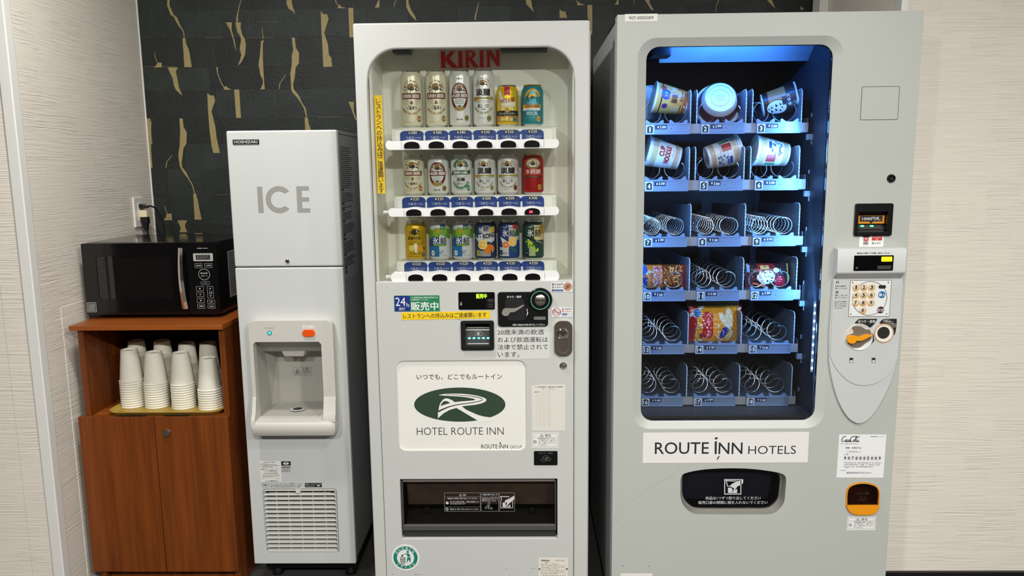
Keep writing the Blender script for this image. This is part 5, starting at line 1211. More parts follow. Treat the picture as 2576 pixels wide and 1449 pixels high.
def ichiban(tall):
    a = Art(); o = 0
    if tall:
        a.arc("KIRIN'S PRIME BREW", 0, 98, 27, 155, 25, 6.4, GOLD, .02, rz=38)
        a.beast(0, 116, 46); zb = 92
        a.rect(-31, 31, zb-9, zb+9, MAR).text('KIRIN BEER', 0, zb, 53, 11, (240, 232, 214), .035)
        a.lines(-28, 28, (78.5, 74, 69.5), 1.5, (176, 150, 96), 2).poly([(0, 80)]+[(4.4*math.cos(math.radians(q)), 71.5+4.4*math.sin(math.radians(q))) for q in range(20, -201, -20)], (120, 74, 26))
        a.text('麦芽100%', 0, 62.5, 20, 3.6, (70, 56, 40), .02).text('一番搾り', 0, 56, 30, 9.5, (20, 18, 16), .03)
        a.arc('BREWED FOR GOOD TIMES', 0, 66, 30, 205, 338, 6.2, GOLD, .02, True, rz=26)
        a.seal(24, 25, 9, (146, 96, 38), (236, 214, 170)).lines(-26, 10, (16,), 2.2, (186, 150, 90), 3)
    else:
        a.arc("KIRIN'S PRIME BREW", 0, 84, 27, 158, 22, 5.2, GOLD, .02, rz=24)
        a.beast(0, 90, 44); zb = 67
        a.rect(-30, 30, zb-7, zb+7, MAR).text('KIRIN BEER', 0, zb, 52, 9, (240, 232, 214), .035)
        a.lines(-27, 27, (56.5, 53, 49.5), 1.4, (176, 150, 96), 2).poly([(0, 57)]+[(3.8*math.cos(math.radians(q)), 49.5+3.8*math.sin(math.radians(q))) for q in range(20, -201, -20)], (120, 74, 26))
        a.text('一番搾り', 0, 36, 29, 9, (20, 18, 16), .03).arc('BREWED FOR GOOD TIMES', 0, 48, 28, 205, 335, 5.4, GOLD, .02, True, rz=27)
        a.seal(25, 21, 8.6, (150, 98, 36), (230, 206, 160)).lines(-24, 12, (15,), 2, (186, 150, 90), 3)
    return a
def lager(tall):
    a = Art(); ck = (26, 24, 24)
    if tall:
        cz, rz_ = 88, 42; a.text('KIRIN', 0, 141, 15, 4.4, ck, .04)
    else:
        cz, rz_ = 64, 37; a.text('KIRIN', 0, 106, 12, 3, ck, .04)
    a.oval(0, cz, 27.5, rz_, (150, 112, 44)).oval(0, cz, 26.7, rz_-.9, (98, 24, 26)).oval(0, cz+(2 if tall else 1), 20.5, rz_-8.5, WHT)
    a.arc('KIRIN BREWERY COMPANY, LIMITED', 0, cz, 23.4, 192, -12, 3.9, (226, 186, 180), .0, rz=rz_-4.6)
    bz_ = cz+(4 if tall else 2)
    a.beast(1, bz_+(19 if tall else 17), 37)
    a.rect(-28, 28, bz_-7.5, bz_+7.0, (98, 24, 26)).text('LAGER BEER', 0, bz_, 53, 9.6, (244, 236, 226), .035)
    a.lines(-13, 13, [bz_-11-3.2*i for i in range(5)], 1.4, (90, 86, 84), 4)
    a.poly([(-15, cz-rz_+12), (15, cz-rz_+12), (13, cz-rz_+3.4), (6, cz-rz_+1.0), (-6, cz-rz_+1.0), (-13, cz-rz_+3.4)], (168, 138, 62)).text('キリンラガービール', 0, cz-rz_+7, 24, 4, (70, 52, 22), .02)
    a.poly([(-5, cz-rz_+13), (-6, cz-rz_+17), (-3, cz-rz_+15.5), (0, cz-rz_+19), (3, cz-rz_+15.5), (6, cz-rz_+17), (5, cz-rz_+13)], (40, 34, 24))
    a.text('SINCE 1888', -1, 22 if tall else 16, 19, 3.6, ck, .03).seal(22, 26 if tall else 21, 8.6, (128, 116, 38))
    return a
def tanrei(tall, sealcol):
    a = Art(); g2 = (150, 138, 88)
    if tall:
        a.arc('VALUE AND QUALITY', 0, 104, 27, 158, 22, 6.4, g2, .02, rz=38).beast(-2, 127, 36, (160, 116, 40))
        a.text('淡麗', -1, 101, 45, 20, (18, 18, 20), .05)
        a.poly([(-34, 88), (-18, 87), (0, 85.5), (34, 89), (34, 77), (0, 82.5), (-20, 80), (-34, 74)], (150, 146, 72)).poly([(-34, 88), (-18, 87), (-12, 86.2), (-12, 81), (-34, 74)], (176, 120, 30))
        a.lines(-24, 24, (76, 72), 1.6, (110, 108, 100), 5).text('極上〈生〉', 0, 61, 36, 11, (20, 20, 22), .02).text('発泡酒', 0, 51, 12, 3.4, (90, 88, 84), .02)
        a.arc('BREWED FOR GOOD TIMES', 0, 68, 30, 205, 338, 6.4, g2, .02, True, rz=28).text('ALC.5.5%', -6, 25, 15, 3, (120, 118, 110), .0).seal(17, 24, 9, sealcol)
    else:
        a.arc('VALUE AND QUALITY', 0, 78, 27, 160, 20, 5.0, g2, .02, rz=25).beast(-2, 91, 34, (160, 116, 40))
        a.text('淡麗', -1, 73, 46, 18, (18, 18, 20), .05)
        a.poly([(-34, 61), (-18, 60.5), (0, 59.5), (34, 62), (34, 53), (0, 57), (-20, 55), (-34, 51)], (150, 146, 72)).poly([(-34, 61), (-14, 60.2), (-14, 55.6), (-34, 51)], (176, 120, 30))
        a.lines(-24, 24, (52.5, 49.5), 1.5, (110, 108, 100), 5).text('極上〈生〉', 0, 42, 33, 9, (20, 20, 22), .02).text('発泡酒', 0, 34, 11, 3, (60, 58, 56), .02)
        a.arc('BREWED FOR GOOD TIMES', 0, 50, 29, 205, 335, 5.4, g2, .02, True, rz=28).text('ALC.5.5%', -6, 16, 16, 3, (120, 118, 110), .0).seal(24, 21, 8.4, sealcol)
    return a
def hyoketsu(left, right, fruit):
    a = Art()
    a.rect(-42, 0, 13, 102, left).rect(0, 42, 13, 102, right)
    fruit(a)
    return a
make_can(0, 0, 'leftmost tall cream-coloured beer can, top row', CREAM, ichiban(True), .168, rz=6)
make_can(0, 1, 'second tall cream-coloured beer can from the left, top row', CREAM, ichiban(True), .168, rz=4)
make_can(0, 2, 'tall white can with maroon oval ring, top row', WHT, lager(True), .168, rz=2)
make_can(0, 3, 'tall white can with big black characters, top row', WHT, tanrei(True, (132, 138, 84)), .168)
a = Art()
a.rect(-9, 9, 94, 119, (190, 24, 28)).poly([(-9, 94), (9, 94), (9, 90), (0, 93), (-9, 90)], (190, 24, 28))
a.poly([(-28, 98), (-24, 106), (-18, 98), (-14, 84), (0, 78), (12, 74), (20, 70), (24, 78), (27, 70), (26, 58), (22, 62), (18, 54), (21, 38), (22, 30), (18, 30), (16, 42), (12, 54), (-6, 58), (-12, 52), (-13, 40), (-12, 30), (-16, 30), (-18, 42), (-18, 56), (-22, 70), (-24, 88)], (232, 226, 206))
a.text('WHITE HORSE', 1, 76, 50, 13, (150, 22, 26), .03, 8).lines(-20, 20, (60, 56), 1.6, (140, 110, 30), 6)
a.rect(-42, 42, 31, 46, (28, 22, 20)).oval(0, 47, 7, 7, (176, 136, 50)).text('ホワイトホース・ハイボール', 0, 37.5, 52, 6.4, (236, 232, 220), .02)
a.rect(-42, 42, 13, 31, (178, 132, 30))
for (px_, pz_, s_) in ((-16, 22, 7), (-2, 23, 8), (12, 21, 6)): a.poly([(px_-s_, pz_-s_*.7), (px_+s_*.5, pz_-s_*.9), (px_+s_, pz_+s_*.4), (px_-s_*.4, pz_+s_*.9)], (226, 200, 120))
a.seal(24, 20, 8, (80, 128, 140), (30, 30, 40))
make_can(0, 4, 'yellow short can with white horse, top row', (226, 190, 24), a, .122, .3)
a = Art()
a.ring(0, 78, 26, 32, 7, (224, 178, 48), 18, 165).arc("KIRIN COMPANY'S BREW", 0, 78, 22.6, 160, 22, 3.8, (60, 50, 30), .0, rz=28.6)
a.beast(-2, 86, 38, (232, 190, 60), (40, 60, 70)).lines(-20, 18, (70, 66.5), 1.6, (214, 230, 226), 7)
a.rect(-34, 26, 53, 63, (232, 160, 34)).text('KIRIN BEER', 0, 58, 46, 7.6, (30, 30, 34), .03).rect(-34, 24, 46, 53, (236, 236, 230)).text('麦芽100%ビール', -4, 49.6, 32, 3.8, (24, 60, 80), .02)
a.text('晴れ風', -2, 37, 34, 12, (232, 236, 234), .0).lines(-18, 12, (27, 24), 1.5, (120, 180, 180), 8).seal(18, 21, 8.2, (226, 164, 40))
make_can(0, 5, 'turquoise short can with orange band, top row', (34, 136, 152), a, .122, .35, neck=1)
make_can(1, 0, 'short cream can with brown name band, middle row', CREAM, ichiban(False))
make_can(1, 1, 'short white can with maroon oval ring, middle row', WHT, lager(False))
a = Art(); GR = (22, 76, 48)
a.ring(0, 70, 28, 40, 8, (30, 96, 58), 25, 155).arc('VALUE AND QUALITY', 0, 70, 24.5, 150, 30, 4.4, (190, 216, 190), .0, rz=36)
a.beast(0, 92, 38, (160, 130, 40), (30, 40, 30)).poly([(-33, 68), (-26, 74), (0, 75), (28, 74), (33, 78), (33, 64), (24, 62), (-26, 62), (-34, 56)], GR).text('GREEN LABEL', 0, 68.4, 47, 8, (236, 238, 230), .03)
a.lines(-22, 22, (58, 55), 1.4, (150, 170, 150), 9).text('淡麗', 0, 47.5, 25, 10, (24, 24, 24), .04).text('糖質70%オフ', 0, 34, 24, 4.6, (40, 40, 40), .02).lines(-18, 18, (40,), 1.8, (110, 110, 104), 3)
a.ring(0, 50, 29, 32, 7.5, (30, 110, 62), 200, 340).arc('BREWED FOR GOOD TIMES', 0, 50, 25.2, 204, 336, 4.4, (200, 226, 196), .0, True, rz=28.4)
a.seal(25, 21, 8.4, (40, 122, 74), (190, 220, 190)).lines(-10, 14, (15.5,), 2, (150, 150, 140), 4)
make_can(1, 2, 'white and green short can, middle row', WHT, a)
make_can(1, 3, 'white can with black characters and olive seal, middle row', WHT, tanrei(False, (150, 144, 84)))
make_can(1, 4, 'white can with black characters and brown seal, middle row', WHT, tanrei(False, (112, 60, 36)))
a = Art()
a.oval(0, 93, 25, 16, (196, 160, 66)).oval(0, 93, 23.6, 14.8, (120, 92, 30)).oval(0, 93.5, 20, 11.5, (226, 222, 204)).beast(0, 94, 34, (150, 112, 40))
a.text('本麒麟', 0, 69, 49, 15, (238, 216, 212), .01).rect(-33, 33, 58.8, 59.6, (196, 140, 60)).rect(-28, 28, 50, 56, (72, 14, 16)).text('うまさ新次元', 0, 53, 36, 3.2, (200, 150, 70), .01)
a.seal(21, 22, 8.6, (176, 150, 36))
make_can(1, 5, 'red short can with gold oval, middle row', (168, 18, 22), a, .122, .45, neck=1)
a = Art()
a.beast(-2, 88, 40, (60, 44, 14), (40, 30, 12))
a.text('麒麟特製', -4, 71, 42, 10.5, (50, 34, 12), .02).text('レモンサワー', -4, 60, 34, 5.4, (64, 44, 14), .02)
a.rect(-28, 24, 53, 54.2, (70, 50, 16)).rect(23, 24.4, 53, 96, (70, 50, 16))
a.citrus(-12, 40, 9.5, (240, 206, 60), (226, 176, 24)).oval(13, 39, 10, 9, (232, 150, 30)).poly([(-4, 54), (4, 55), (6, 46), (4, 34), (5, 26), (-3, 26), (-2, 36), (-5, 46)], (246, 240, 214))
a.text('9', 28, 38, 6, 12, (50, 34, 12), .02).text('レモン果汁 2倍', -2, 24.5, 34, 4, (60, 42, 12), .02).seal(25, 19, 8, (120, 116, 110), (60, 56, 50)).lines(-26, 10, (15,), 1.8, (110, 84, 20), 5)
make_can(2, 0, 'yellow lemon sour can at the left of the bottom row', (222, 180, 28), a, .122, .4, rz=5)
def ume(a):
    a.rect(-42, 42, 68, 104, (92, 150, 40)).oval(14, 92, 12, 14, (128, 172, 60)).rect(2, 20, 98, 112, (24, 62, 110)).rect(-30, 0, 96, 112, (200, 206, 206))
    a.poly([(-42, 64), (-22, 74), (-1, 74), (-1, 13), (-42, 13)], (22, 66, 130)).poly([(-1, 78), (6, 82), (42, 62), (42, 13), (-1, 13)], (206, 208, 210)).poly([(-42, 44), (-1, 44), (-1, 13), (-42, 13)], (24, 110, 170))
    a.oval(-8, 88, 13.5, 14, (132, 176, 40)).oval(-5, 92, 7, 6, (200, 160, 50)).oval(-2, 80, 2, 1.6, (60, 90, 20))
    a.text('氷', -12, 62, 18, 22, (240, 242, 244), .03).text('結', 13, 62, 20, 22, (20, 24, 30), .03).rect(-19, 22, 46, 51.5, (110, 160, 40)).text('ALC.5%', 4, 30, 17, 5, (30, 60, 110), .02).text('KIRIN', 2, 24, 13, 3, (24, 30, 60), .04).seal(-22, 24, 8.4, (232, 234, 236))
    a.lines(-16, 28, (17,), 1.8, (70, 80, 100), 6)
for ci, lb in ((1, 'blue and silver can with green plum, second in the bottom row'), (2, 'blue and silver can with green plum, third in the bottom row')):
    make_can(2, ci, lb, (214, 216, 216), hyoketsu((206, 208, 210), (206, 208, 210), ume), rz=4-ci)
def strong(a):
    a.poly([(-14, 104), (20, 104), (34, 80), (30, 60), (-20, 54), (-42, 70)], (204, 206, 206)).rect(-34, -12, 70, 108, (26, 60, 110)).poly([(14, 100), (32, 106), (32, 90), (16, 84)], (220, 180, 40))
    a.text('氷', -16, 94, 13, 17, (236, 240, 244), .03, 8).text('結', 2, 98, 16, 16, (24, 26, 34), .03, 8).text('STRONG', 4, 76, 56, 16, (22, 26, 40), .04, 8).text('ST', -16, 73, 17, 15, (242, 244, 246), .05, 8)
    a.rect(-33, 33, 13, 30, (150, 154, 156)).oval(12, 35, 18, 15, (226, 120, 20)).citrus(-10, 49, 15, (246, 190, 30), (250, 220, 110), sq=1.0).text('W', 18, 58, 9, 9, (230, 232, 236), .02).rect(16, 32, 13, 32, (24, 44, 88)).text('9', 22, 28, 6, 10, (200, 200, 120), .02).seal(-24, 24, 8, (190, 172, 30))
make_can(2, 3, 'navy can with slanted lettering and orange slice, bottom row', (30, 50, 88), hyoketsu((30, 50, 88), (30, 46, 80), strong), metal=.4)
def grapefruit(a):
    a.rect(-42, 0, 62, 108, (28, 52, 110)).rect(0, 42, 62, 108, (196, 200, 200)).poly([(18, 74), (40, 74), (40, 112), (22, 90)], (50, 110, 60)).oval(22, 104, 10, 9, (190, 50, 44))
    a.rect(-33, 0, 13, 40, (196, 200, 200)).rect(0, 33, 13, 40, (24, 60, 130)).poly([(-30, 74), (-8, 62), (-20, 50)], (214, 220, 226))
    a.text('KIRIN', -12, 101, 12, 3, (230, 232, 236), .03).text('氷', -11, 84, 18, 22, (242, 244, 246), .03).text('結', 11, 84, 18, 20, (24, 28, 36), .03)
    a.citrus(-9, 48, 12.5, (222, 84, 40), (236, 160, 60), sq=1.0).citrus(13, 57, 13.5, (240, 180, 50), (230, 170, 60), sq=1.05).poly([(2, 38), (6, 42), (30, 28), (26, 22)], (30, 96, 60)).seal(-25, 24, 8, (26, 36, 60), (150, 160, 180)).text('ALC.5%', -12, 22, 14, 4, (50, 54, 64), .02)
make_can(2, 4, 'blue and silver can with cut grapefruit, bottom row', (40, 66, 120), hyoketsu((28, 52, 110), (28, 70, 140), grapefruit), metal=.4)
def muscat(a):
    a.rect(-42, 2, 62, 108, (20, 64, 54)).rect(2, 42, 62, 108, (206, 190, 140)).poly([(18, 80), (40, 80), (40, 112), (22, 112)], (176, 124, 46)).rect(-33, 33, 13, 40, (24, 66, 54)).rect(-14, 6, 13, 40, (170, 176, 140))
    a.text('KIRIN', -10, 102, 12, 3, (230, 232, 220), .03).text('氷', -10, 84, 19, 23, (244, 246, 240), .03).text('結', 14, 84, 19, 22, (26, 28, 24), .03)
    a.poly([(-33, 74), (-28, 78), (33, 52), (33, 44)], (16, 24, 20)).text('Sparkling', 18, 56, 24, 6, (214, 218, 206), .0, -22)
    r = random.Random(4)
    for i in range(34):
        t_ = r.uniform(0, 1); px_ = -20+34*t_+r.uniform(-7, 7)*(1-.5*t_); pz_ = 58-32*t_+r.uniform(-8, 8)*(1-.4*t_)
        a.oval(px_, pz_, 2.9, 2.9, r.choice(((176, 204, 60), (196, 218, 84), (150, 186, 44))), 12)
    a.seal(-22, 22, 8, (18, 34, 40), (120, 140, 140))
make_can(2, 5, 'dark green can with green grapes at the right end, bottom row', (24, 66, 56), hyoketsu((20, 64, 54), (22, 60, 50), muscat), metal=.4)

# ================================================================ snack vending machine
SY0 = 2.193
SXL, SXR, SZT = .2588, 1.0948, 1.826
SYB = 3.00
sn_m = mat('snack_machine_paint', (186, 189, 181), .40, noise=.025, nscale=4)
sn_side = mat('snack_machine_side', (196, 199, 200), .30, .0, noise=.08, nscale=5)
gasket = mat('window_gasket', (22, 26, 32), .4)
vs2 = thing('snack_vending_machine', 'tall grey snack vending machine with blue-lit glass front on the right', 'vending machine', ((SXL+SXR)/2, 2.6, 0))
def mkz(ox, oy, s, y0):
    def pt(x, y, d=None): return P(ox+x/s, oy+y/s, y0 if d is None else d)
    def bx(x0, y0_, x1, y1, d=None): return C(ox+(x0+x1)/2/s, oy+(y0_+y1)/2/s, (x1-x0)/s, (y1-y0_)/s, y0 if d is None else d)
    return pt, bx
p13, b13 = mkz(2040, 180, 3.15, SY0); p14, b14 = mkz(2060, 600, 2.957, SY0); p15, b15 = mkz(2060, 1070, 3.824, SY0); p16, b16 = mkz(1460, 1050, 3.631, SY0)
wx0 = (P(1627, 200, SY0+.02)[0]+P(1608, 1000, SY0+.02)[0])/2; wx1 = (P(2091, 200, SY0+.02)[0]+P(2046, 1000, SY0+.02)[0])/2
wz1 = P(1850, 116, SY0+.02)[1]; wz0 = P(1830, 1055, SY0+.02)[1]
wcx, wcz, ww, wh = (wx0+wx1)/2, (wz0+wz1)/2, wx1-wx0, wz1-wz0
win_o = rrect(wcx, wcz, ww+.050, wh+.044, .052, 6); win_i = rrect(wcx, wcz, ww, wh, .036, 6)
fl_o = smoothpoly([p16(*q) for q in ((918, 560), (950, 513), (1100, 480), (1250, 468), (1400, 465), (1550, 470), (1700, 486), (1830, 511), (1878, 555), (1872, 680), (1858, 780), (1810, 845), (1740, 884), (1560, 887), (1400, 888), (1200, 887), (1050, 882), (985, 850), (935, 790), (916, 720), (915, 640))], 3)
bl = b13(352, 1056, 628, 1290)
cr_o = smoothpoly([p15(*q) for q in ((262, 640), (285, 585), (350, 555), (425, 547), (500, 557), (560, 585), (584, 640), (580, 740), (575, 790), (540, 838), (480, 856), (420, 857), (355, 855), (300, 838), (262, 790), (258, 740))], 3)
sd = obj('door', MB().plate([(SXL, .025), (SXR, .025), (SXR, SZT), (SXL, SZT)], [win_o, fl_o, rrect(*bl, .004, 3), cr_o], SY0, SY0+.05), sn_m, vs2, bev=.005, segs=3)
lo = [(x, SY0, z) for x, z in win_o]; li_ = [(x, SY0+.010, z) for x, z in win_i]
obj('window_bezel', MB().loft([[(x, SY0+.03, z) for x, z in win_o], lo, li_, [(x, SY0+.012, z) for x, z in win_i]][1:]), sn_m, sd, smooth=True)
obj('window_gasket', MB().loft([[(x, SY0+.012, z) for x, z in win_i], [(x, SY0+.026, z) for x, z in win_i], [(x, SY0+.061, z) for x, z in rrect(wcx, wcz, ww+.030, wh+.036, .045, 6)]]), gasket, sd)
obj('window_pane', MB().plate(rrect(wcx, wcz, ww-.001, wh-.001, .035, 6), (), SY0+.016, SY0+.020), glass('snack_window_glass', (246, 249, 252), 1.45, boost=.8), sd)
# ---- body shell
IX0, IX1, IYF, IYR = wx0-.030, wx1+.012, SY0+.062, 2.86
IZ0_, IZ1_ = wz0-.03, wz1+.05
sh = MB()
sh.box(SXL+.005, SXL+.009, SY0+.052, SYB, .025, SZT-.006).box(SXR-.010, SXR-.006, SY0+.052, SYB, .025, SZT-.006).box(SXL+.009, SXR-.010, SYB-.006, SYB, .025, SZT-.006)
sh.box(SXL+.009, SXR-.010, SY0+.052, SYB-.006, SZT-.012, SZT-.006).box(SXL+.009, SXR-.010, SY0+.052, SYB-.006, .025, .03)
obj('body_shell', sh, sn_side, vs2, bev=.0015)
obj('door_seam', MB().box(SXL+.003, SXL+.008, SY0+.0505, SY0+.0518, .025, SZT-.004), flat((44, 46, 44)), vs2)
obj('top_flange', MB().box(SXL+.006, SXL+.20, SY0+.07, SY0+.30, SZT-.005, SZT+.010), mat('dark_rubber', (44, 46, 44), .5), vs2, bev=.003)
for fx in (SXL+.07, SXR-.07):
    for fy_ in (SY0+.12, SYB-.08): obj('foot', MB().lathe([(0.0001, 0), (.03, 0), (.03, .01), (.016, .026)], (fx, fy_, 0), 14), black_m, vs2)
int_m = mat('snack_interior_grey', (44, 47, 52), .5, noise=.15, nscale=6, stretch=(2, 2, 30))
bb = MB()
bb.box(IX0-.004, IX0, IYF, IYR, IZ0_, IZ1_).box(IX1, IX1+.004, IYF, IYR, IZ0_, IZ1_).box(IX0, IX1, IYR, IYR+.004, IZ0_, IZ1_).box(IX0, IX1, IYF, IYR, IZ0_-.004, IZ0_).box(IX0, IX1, IYF, IYR, IZ1_, IZ1_+.004)
ibx = obj('interior_box', bb, int_m, vs2)
x0, zl_ = P(1658, 158, 2.43); x1 = P(2038, 156, 2.43)[0]
obj('light_cover', MB().loft([[(xx, 2.43, zl_), (xx, 2.425, zl_+.004), (xx, 2.30, zl_+.10), (xx, 2.31, zl_+.104), (xx, 2.44, zl_+.006)] for xx in (x0, x1)], True, True), mat('light_cover_plastic', (150, 170, 190), .35), ibx)
o_ = P(1662, 130, 2.36); obj('switch_box', MB().box(o_[0]-.03, o_[0]+.028, 2.34, 2.40, o_[1]-.016, o_[1]+.035), black_m, ibx, bev=.003)
# right-hand upright rail and led strip
rx = P(2056, 600, 2.30)[0]
obj('upright_rail', MB().box(rx-.002, rx+.002, 2.30, 2.33, IZ0_+.02, IZ1_-.06), mat('rail_steel', (130, 140, 150), .3, .6), ibx)
lx0, lz0_ = P(2050, 758, 2.246); lx1, lz1_ = P(2043, 936, 2.246)
lx_ = (lx0+lx1)/2
obj('led_strip', MB().box(lx_-.003, lx_+.003, 2.2465, 2.250, lz1_, lz0_), mat('led_strip_base', (210, 225, 240), .4), ibx)
led = mat('white_blue_led', (170, 215, 255), .3, emit=14.0, ecol=(150, 205, 255))
for i in range(9):
    z = lz0_+(lz1_-lz0_)*(i+.5)/9
    obj('led', MB().box(lx_-.0022, lx_+.0022, 2.245, 2.2465, z-.0022, z+.0022), led, ibx)
BLUE = (.14, .42, 1.0); DEEP = (.04, .25, 1.0)
lamp('snack_led_right', (IX1-.012, SY0+.075, 1.08), .02, 4.2, BLUE, (wcx-.1, 2.55, 1.02), 'RECTANGLE', 1.0)
lamp('snack_led_left', (IX0+.014, SY0+.075, 1.20), .02, 1.5, BLUE, (wcx+.1, 2.55, 1.15), 'RECTANGLE', .9)
lamp('snack_led_top', (wcx, SY0+.085, wz1+.028), .30, 1.3, DEEP, (wcx, 2.46, wz1-.16), 'RECTANGLE', .02)
# ---- trays
TY = 2.36
tray_g = mat('tray_grey', (84, 88, 92), .45, .2); holder_m = mat('price_holder_plastic', (118, 134, 158), .4); spacer_m = mat('rail_beige', (150, 144, 140), .5)
div_m = mat('divider_plastic', (98, 107, 118), .35); edge_m = mat('divider_edge', (206, 216, 226), .3); coil_m = mat('coil_wire', (208, 210, 212), .22, .9)
unit = [(P(a, 607, TY)[0], P(c, 607, TY)[0]) for a, c in ((1619.3, 1726.6), (1755, 1862.6), (1891.6, 1999.3))]
rowv = [(309, 337), (451, 480), (594, 620), (729, 756), (864.5, 889), (996.5, 1020)]
pricesS = [['250']*3, ['250']*3, ['120', '120', '110'], ['120', '120', '130'], ['120', '120', '110'], ['160']*3]
pitchS = [.115, .105, .030, .048, .054, .050]
TD = .43
def coil_mesh(r, pitch, flip, phase=0.0):
    pts = []; L = TD-.02; n = int(L/pitch*22)
    for i in range(n+1):
        a = 2*math.pi*i/22*(1 if flip else -1)+phase
        pts.append((r*math.cos(a), i/n*L, r*math.sin(a)))
    return mesh('coil', MB().tube(pts, .0016, 6), coil_m, True, angle=80)
SLOT = {}
numS = 0
for ri, (va, vb) in enumerate(rowv):
    zt = P(1815, va, TY)[1]; zb_ = P(1810, vb, TY)[1]; hs = zt-zb_
    big = ri < 2
    rl, rr2 = (.0315, .0255) if big else (.0270, .0262)
    xa, xb = IX0+.004, P(2020, 607, TY)[0]
    tray = obj('product_tray', MB().box(xa, xb, TY+.003, TY+TD, zt-.008, zt-.004).box(xa, xb, TY+.0025, TY+.006, zb_+.001, zt-.004).box(xb-.003, xb, TY+.003, TY+TD, zt-.004, zt+.012), tray_g, vs2)
    obj('front_rail', MB().box(xa, xb, TY, TY+.0024, zb_+.003, zt-.002), spacer_m, tray)
    cm = [coil_mesh(rl, pitchS[ri], True, 2.2 if big else 1.2), coil_mesh(rr2, pitchS[ri], False, 1.0 if big else 1.9)]
    for ui, (ux0, ux1) in enumerate(unit):
        uw = ux1-ux0; numS += 1
        ph = obj('price_holder', MB().box(ux0, ux1, TY-.007, TY-.0003, zb_, zt).box(ux0, ux1, TY-.009, TY-.007, zb_, zb_+.003).box(ux0, ux1, TY-.009, TY-.007, zt-.003, zt), holder_m, tray, bev=.0006)
        f = TY-.0074; pm = MB(); zc_ = (zt+zb_)/2
        cx_ = ux0+uw*.095
        pm.decal(rect(cx_, zc_-.001, uw*.17, hs*.74), f, 1)
        pm.decal([(cx_-uw*.068, zc_-.001-hs*.33), (cx_+uw*.068, zc_-.001-hs*.33), (cx_+uw*.068, zc_+hs*.20), (cx_, zc_+hs*.31), (cx_-uw*.068, zc_+hs*.20)], f-.0003, 0)
        s_ = str(numS); pm.text(s_, cx_, zc_-hs*.05, uw*(.030 if s_ == '1' else .062 if len(s_) == 1 else .105), hs*.42, f-.0006, .03, m=1)
        px_ = ux0+uw*.345; pr_ = pricesS[ri][ui]; tilt = (numS*37 % 5-2)*.0004
        pm.decal(rect(px_, zc_+hs*.16, uw*.27, hs*.38), f, 2)
        pm.text('¥', px_-uw*.065, zc_+hs*.16-tilt, uw*.04, hs*.20, f-.0004, .02, m=1).text(pr_[0], px_-uw*.005, zc_+hs*.16+tilt, uw*(.036 if pr_[0] != '1' else .018), hs*.22, f-.0004, .03, m=1).text(pr_[1:], px_+uw*.07, zc_+hs*.16+tilt*2, uw*.085, hs*.21, f-.0004, .03, m=1)
        pm.frame(ux0+uw*.575, zc_-hs*.02, uw*.13, hs*.62, .0004, f, 0, 3).decal(ell(ux0+uw*.58, zc_+hs*.02, .0013, n=10), f, 0)
        for q in (-.2, .02, .2): pm.decal(rect(ux0+uw*.82, zc_+hs*q, uw*.30, .0005), f, 3)
        for q in (.74, .82): pm.decal(rect(ux0+uw*q, zc_+hs*.1, .0005, hs*.28), f, 3)
        obj('price_print', pm, [flat((20, 24, 34)), flat((232, 236, 242)), flat((30, 36, 62)), flat((104, 112, 128))], tray)
        for k, fr in enumerate((.20, .745)):
            cx2 = ux0+uw*fr; r_ = (rl, rr2)[k]
            c_ = bpy.data.objects.new('coil', cm[k]); COL.objects.link(c_); c_.parent = tray
            czw = zt+r_+.0035
            c_.location = Vector((cx2, TY+.002, czw))-wpos(tray)
            # cradle with two upturned ears
            obj('coil_cradle', MB().loft([[(cx2-.027, yy_, zt-.002), (cx2+.027, yy_, zt-.002), (cx2+.027, yy_, zt+.0085), (cx2+.023, yy_, zt+.0105), (cx2+.011, yy_, zt+.0012), (cx2-.011, yy_, zt+.0012), (cx2-.023, yy_, zt+.0105), (cx2-.027, yy_, zt+.0085)] for yy_ in (TY-.006, TY+.002)], True, True), holder_m, tray)
            SLOT[(numS, k)] = (cx2, czw, r_)
        SLOT[numS] = (ux0, ux1, zt)
    # dividers
    dxs = []
    gap = [(unit[0][1], unit[1][0]), (unit[1][1], unit[2][0])]
    for (g0, g1) in gap:
        if big: dxs += [g0+.004, g1-.012]
        else: dxs += [g1-.022]
    dxs.append(unit[2][1]+(.012 if not big else .004))
    for dxv in dxs:
        hgt = .098
        def prof(xx): return [(xx, TY+.004, zt-.003), (xx, TY+TD, zt-.003), (xx, TY+TD, zt+hgt*.86), (xx, TY+.05, zt+hgt*.98), (xx, TY+.014, zt+hgt), (xx, TY+.004, zt+hgt-.010)]
        dv = obj('divider', MB().loft([prof(dxv-.0009), prof(dxv+.0009)], True, True), div_m, tray)
        ed = MB().tube([(dxv, TY+.003, zt-.002), (dxv, TY+.003, zt+hgt-.012), (dxv, TY+.006, zt+hgt-.004), (dxv, TY+.014, zt+hgt+.0005), (dxv, TY+.05, zt+hgt*.985)], .0013, 6)
        for k in range(7): ed.box(dxv-.0022, dxv+.0022, TY+.0025, TY+.004, zt+.008+k*.012, zt+.0095+k*.012)
        obj('divider_edge', ed, edge_m, tray)
    # bracket at the right end
    bxr = xb+.004
    obj('tray_bracket', MB().box(bxr, bxr+.013, TY+.002, TY+.03, zb_-.002, zt+.014), black_m, tray, bev=.001)
    obj('bracket_clip', MB().box(bxr-.006, bxr+.022, TY-.002, TY+.012, zb_-.020, zb_-.003).box(bxr+.007, bxr+.010, TY+.002, TY+.006, zb_-.034, zb_-.020).box(bxr+.004, bxr+.007, TY+.002, TY+.006, zt+.014, zt+.026), mat('bracket_grey', (136, 146, 158), .4), tray, bev=.0008)
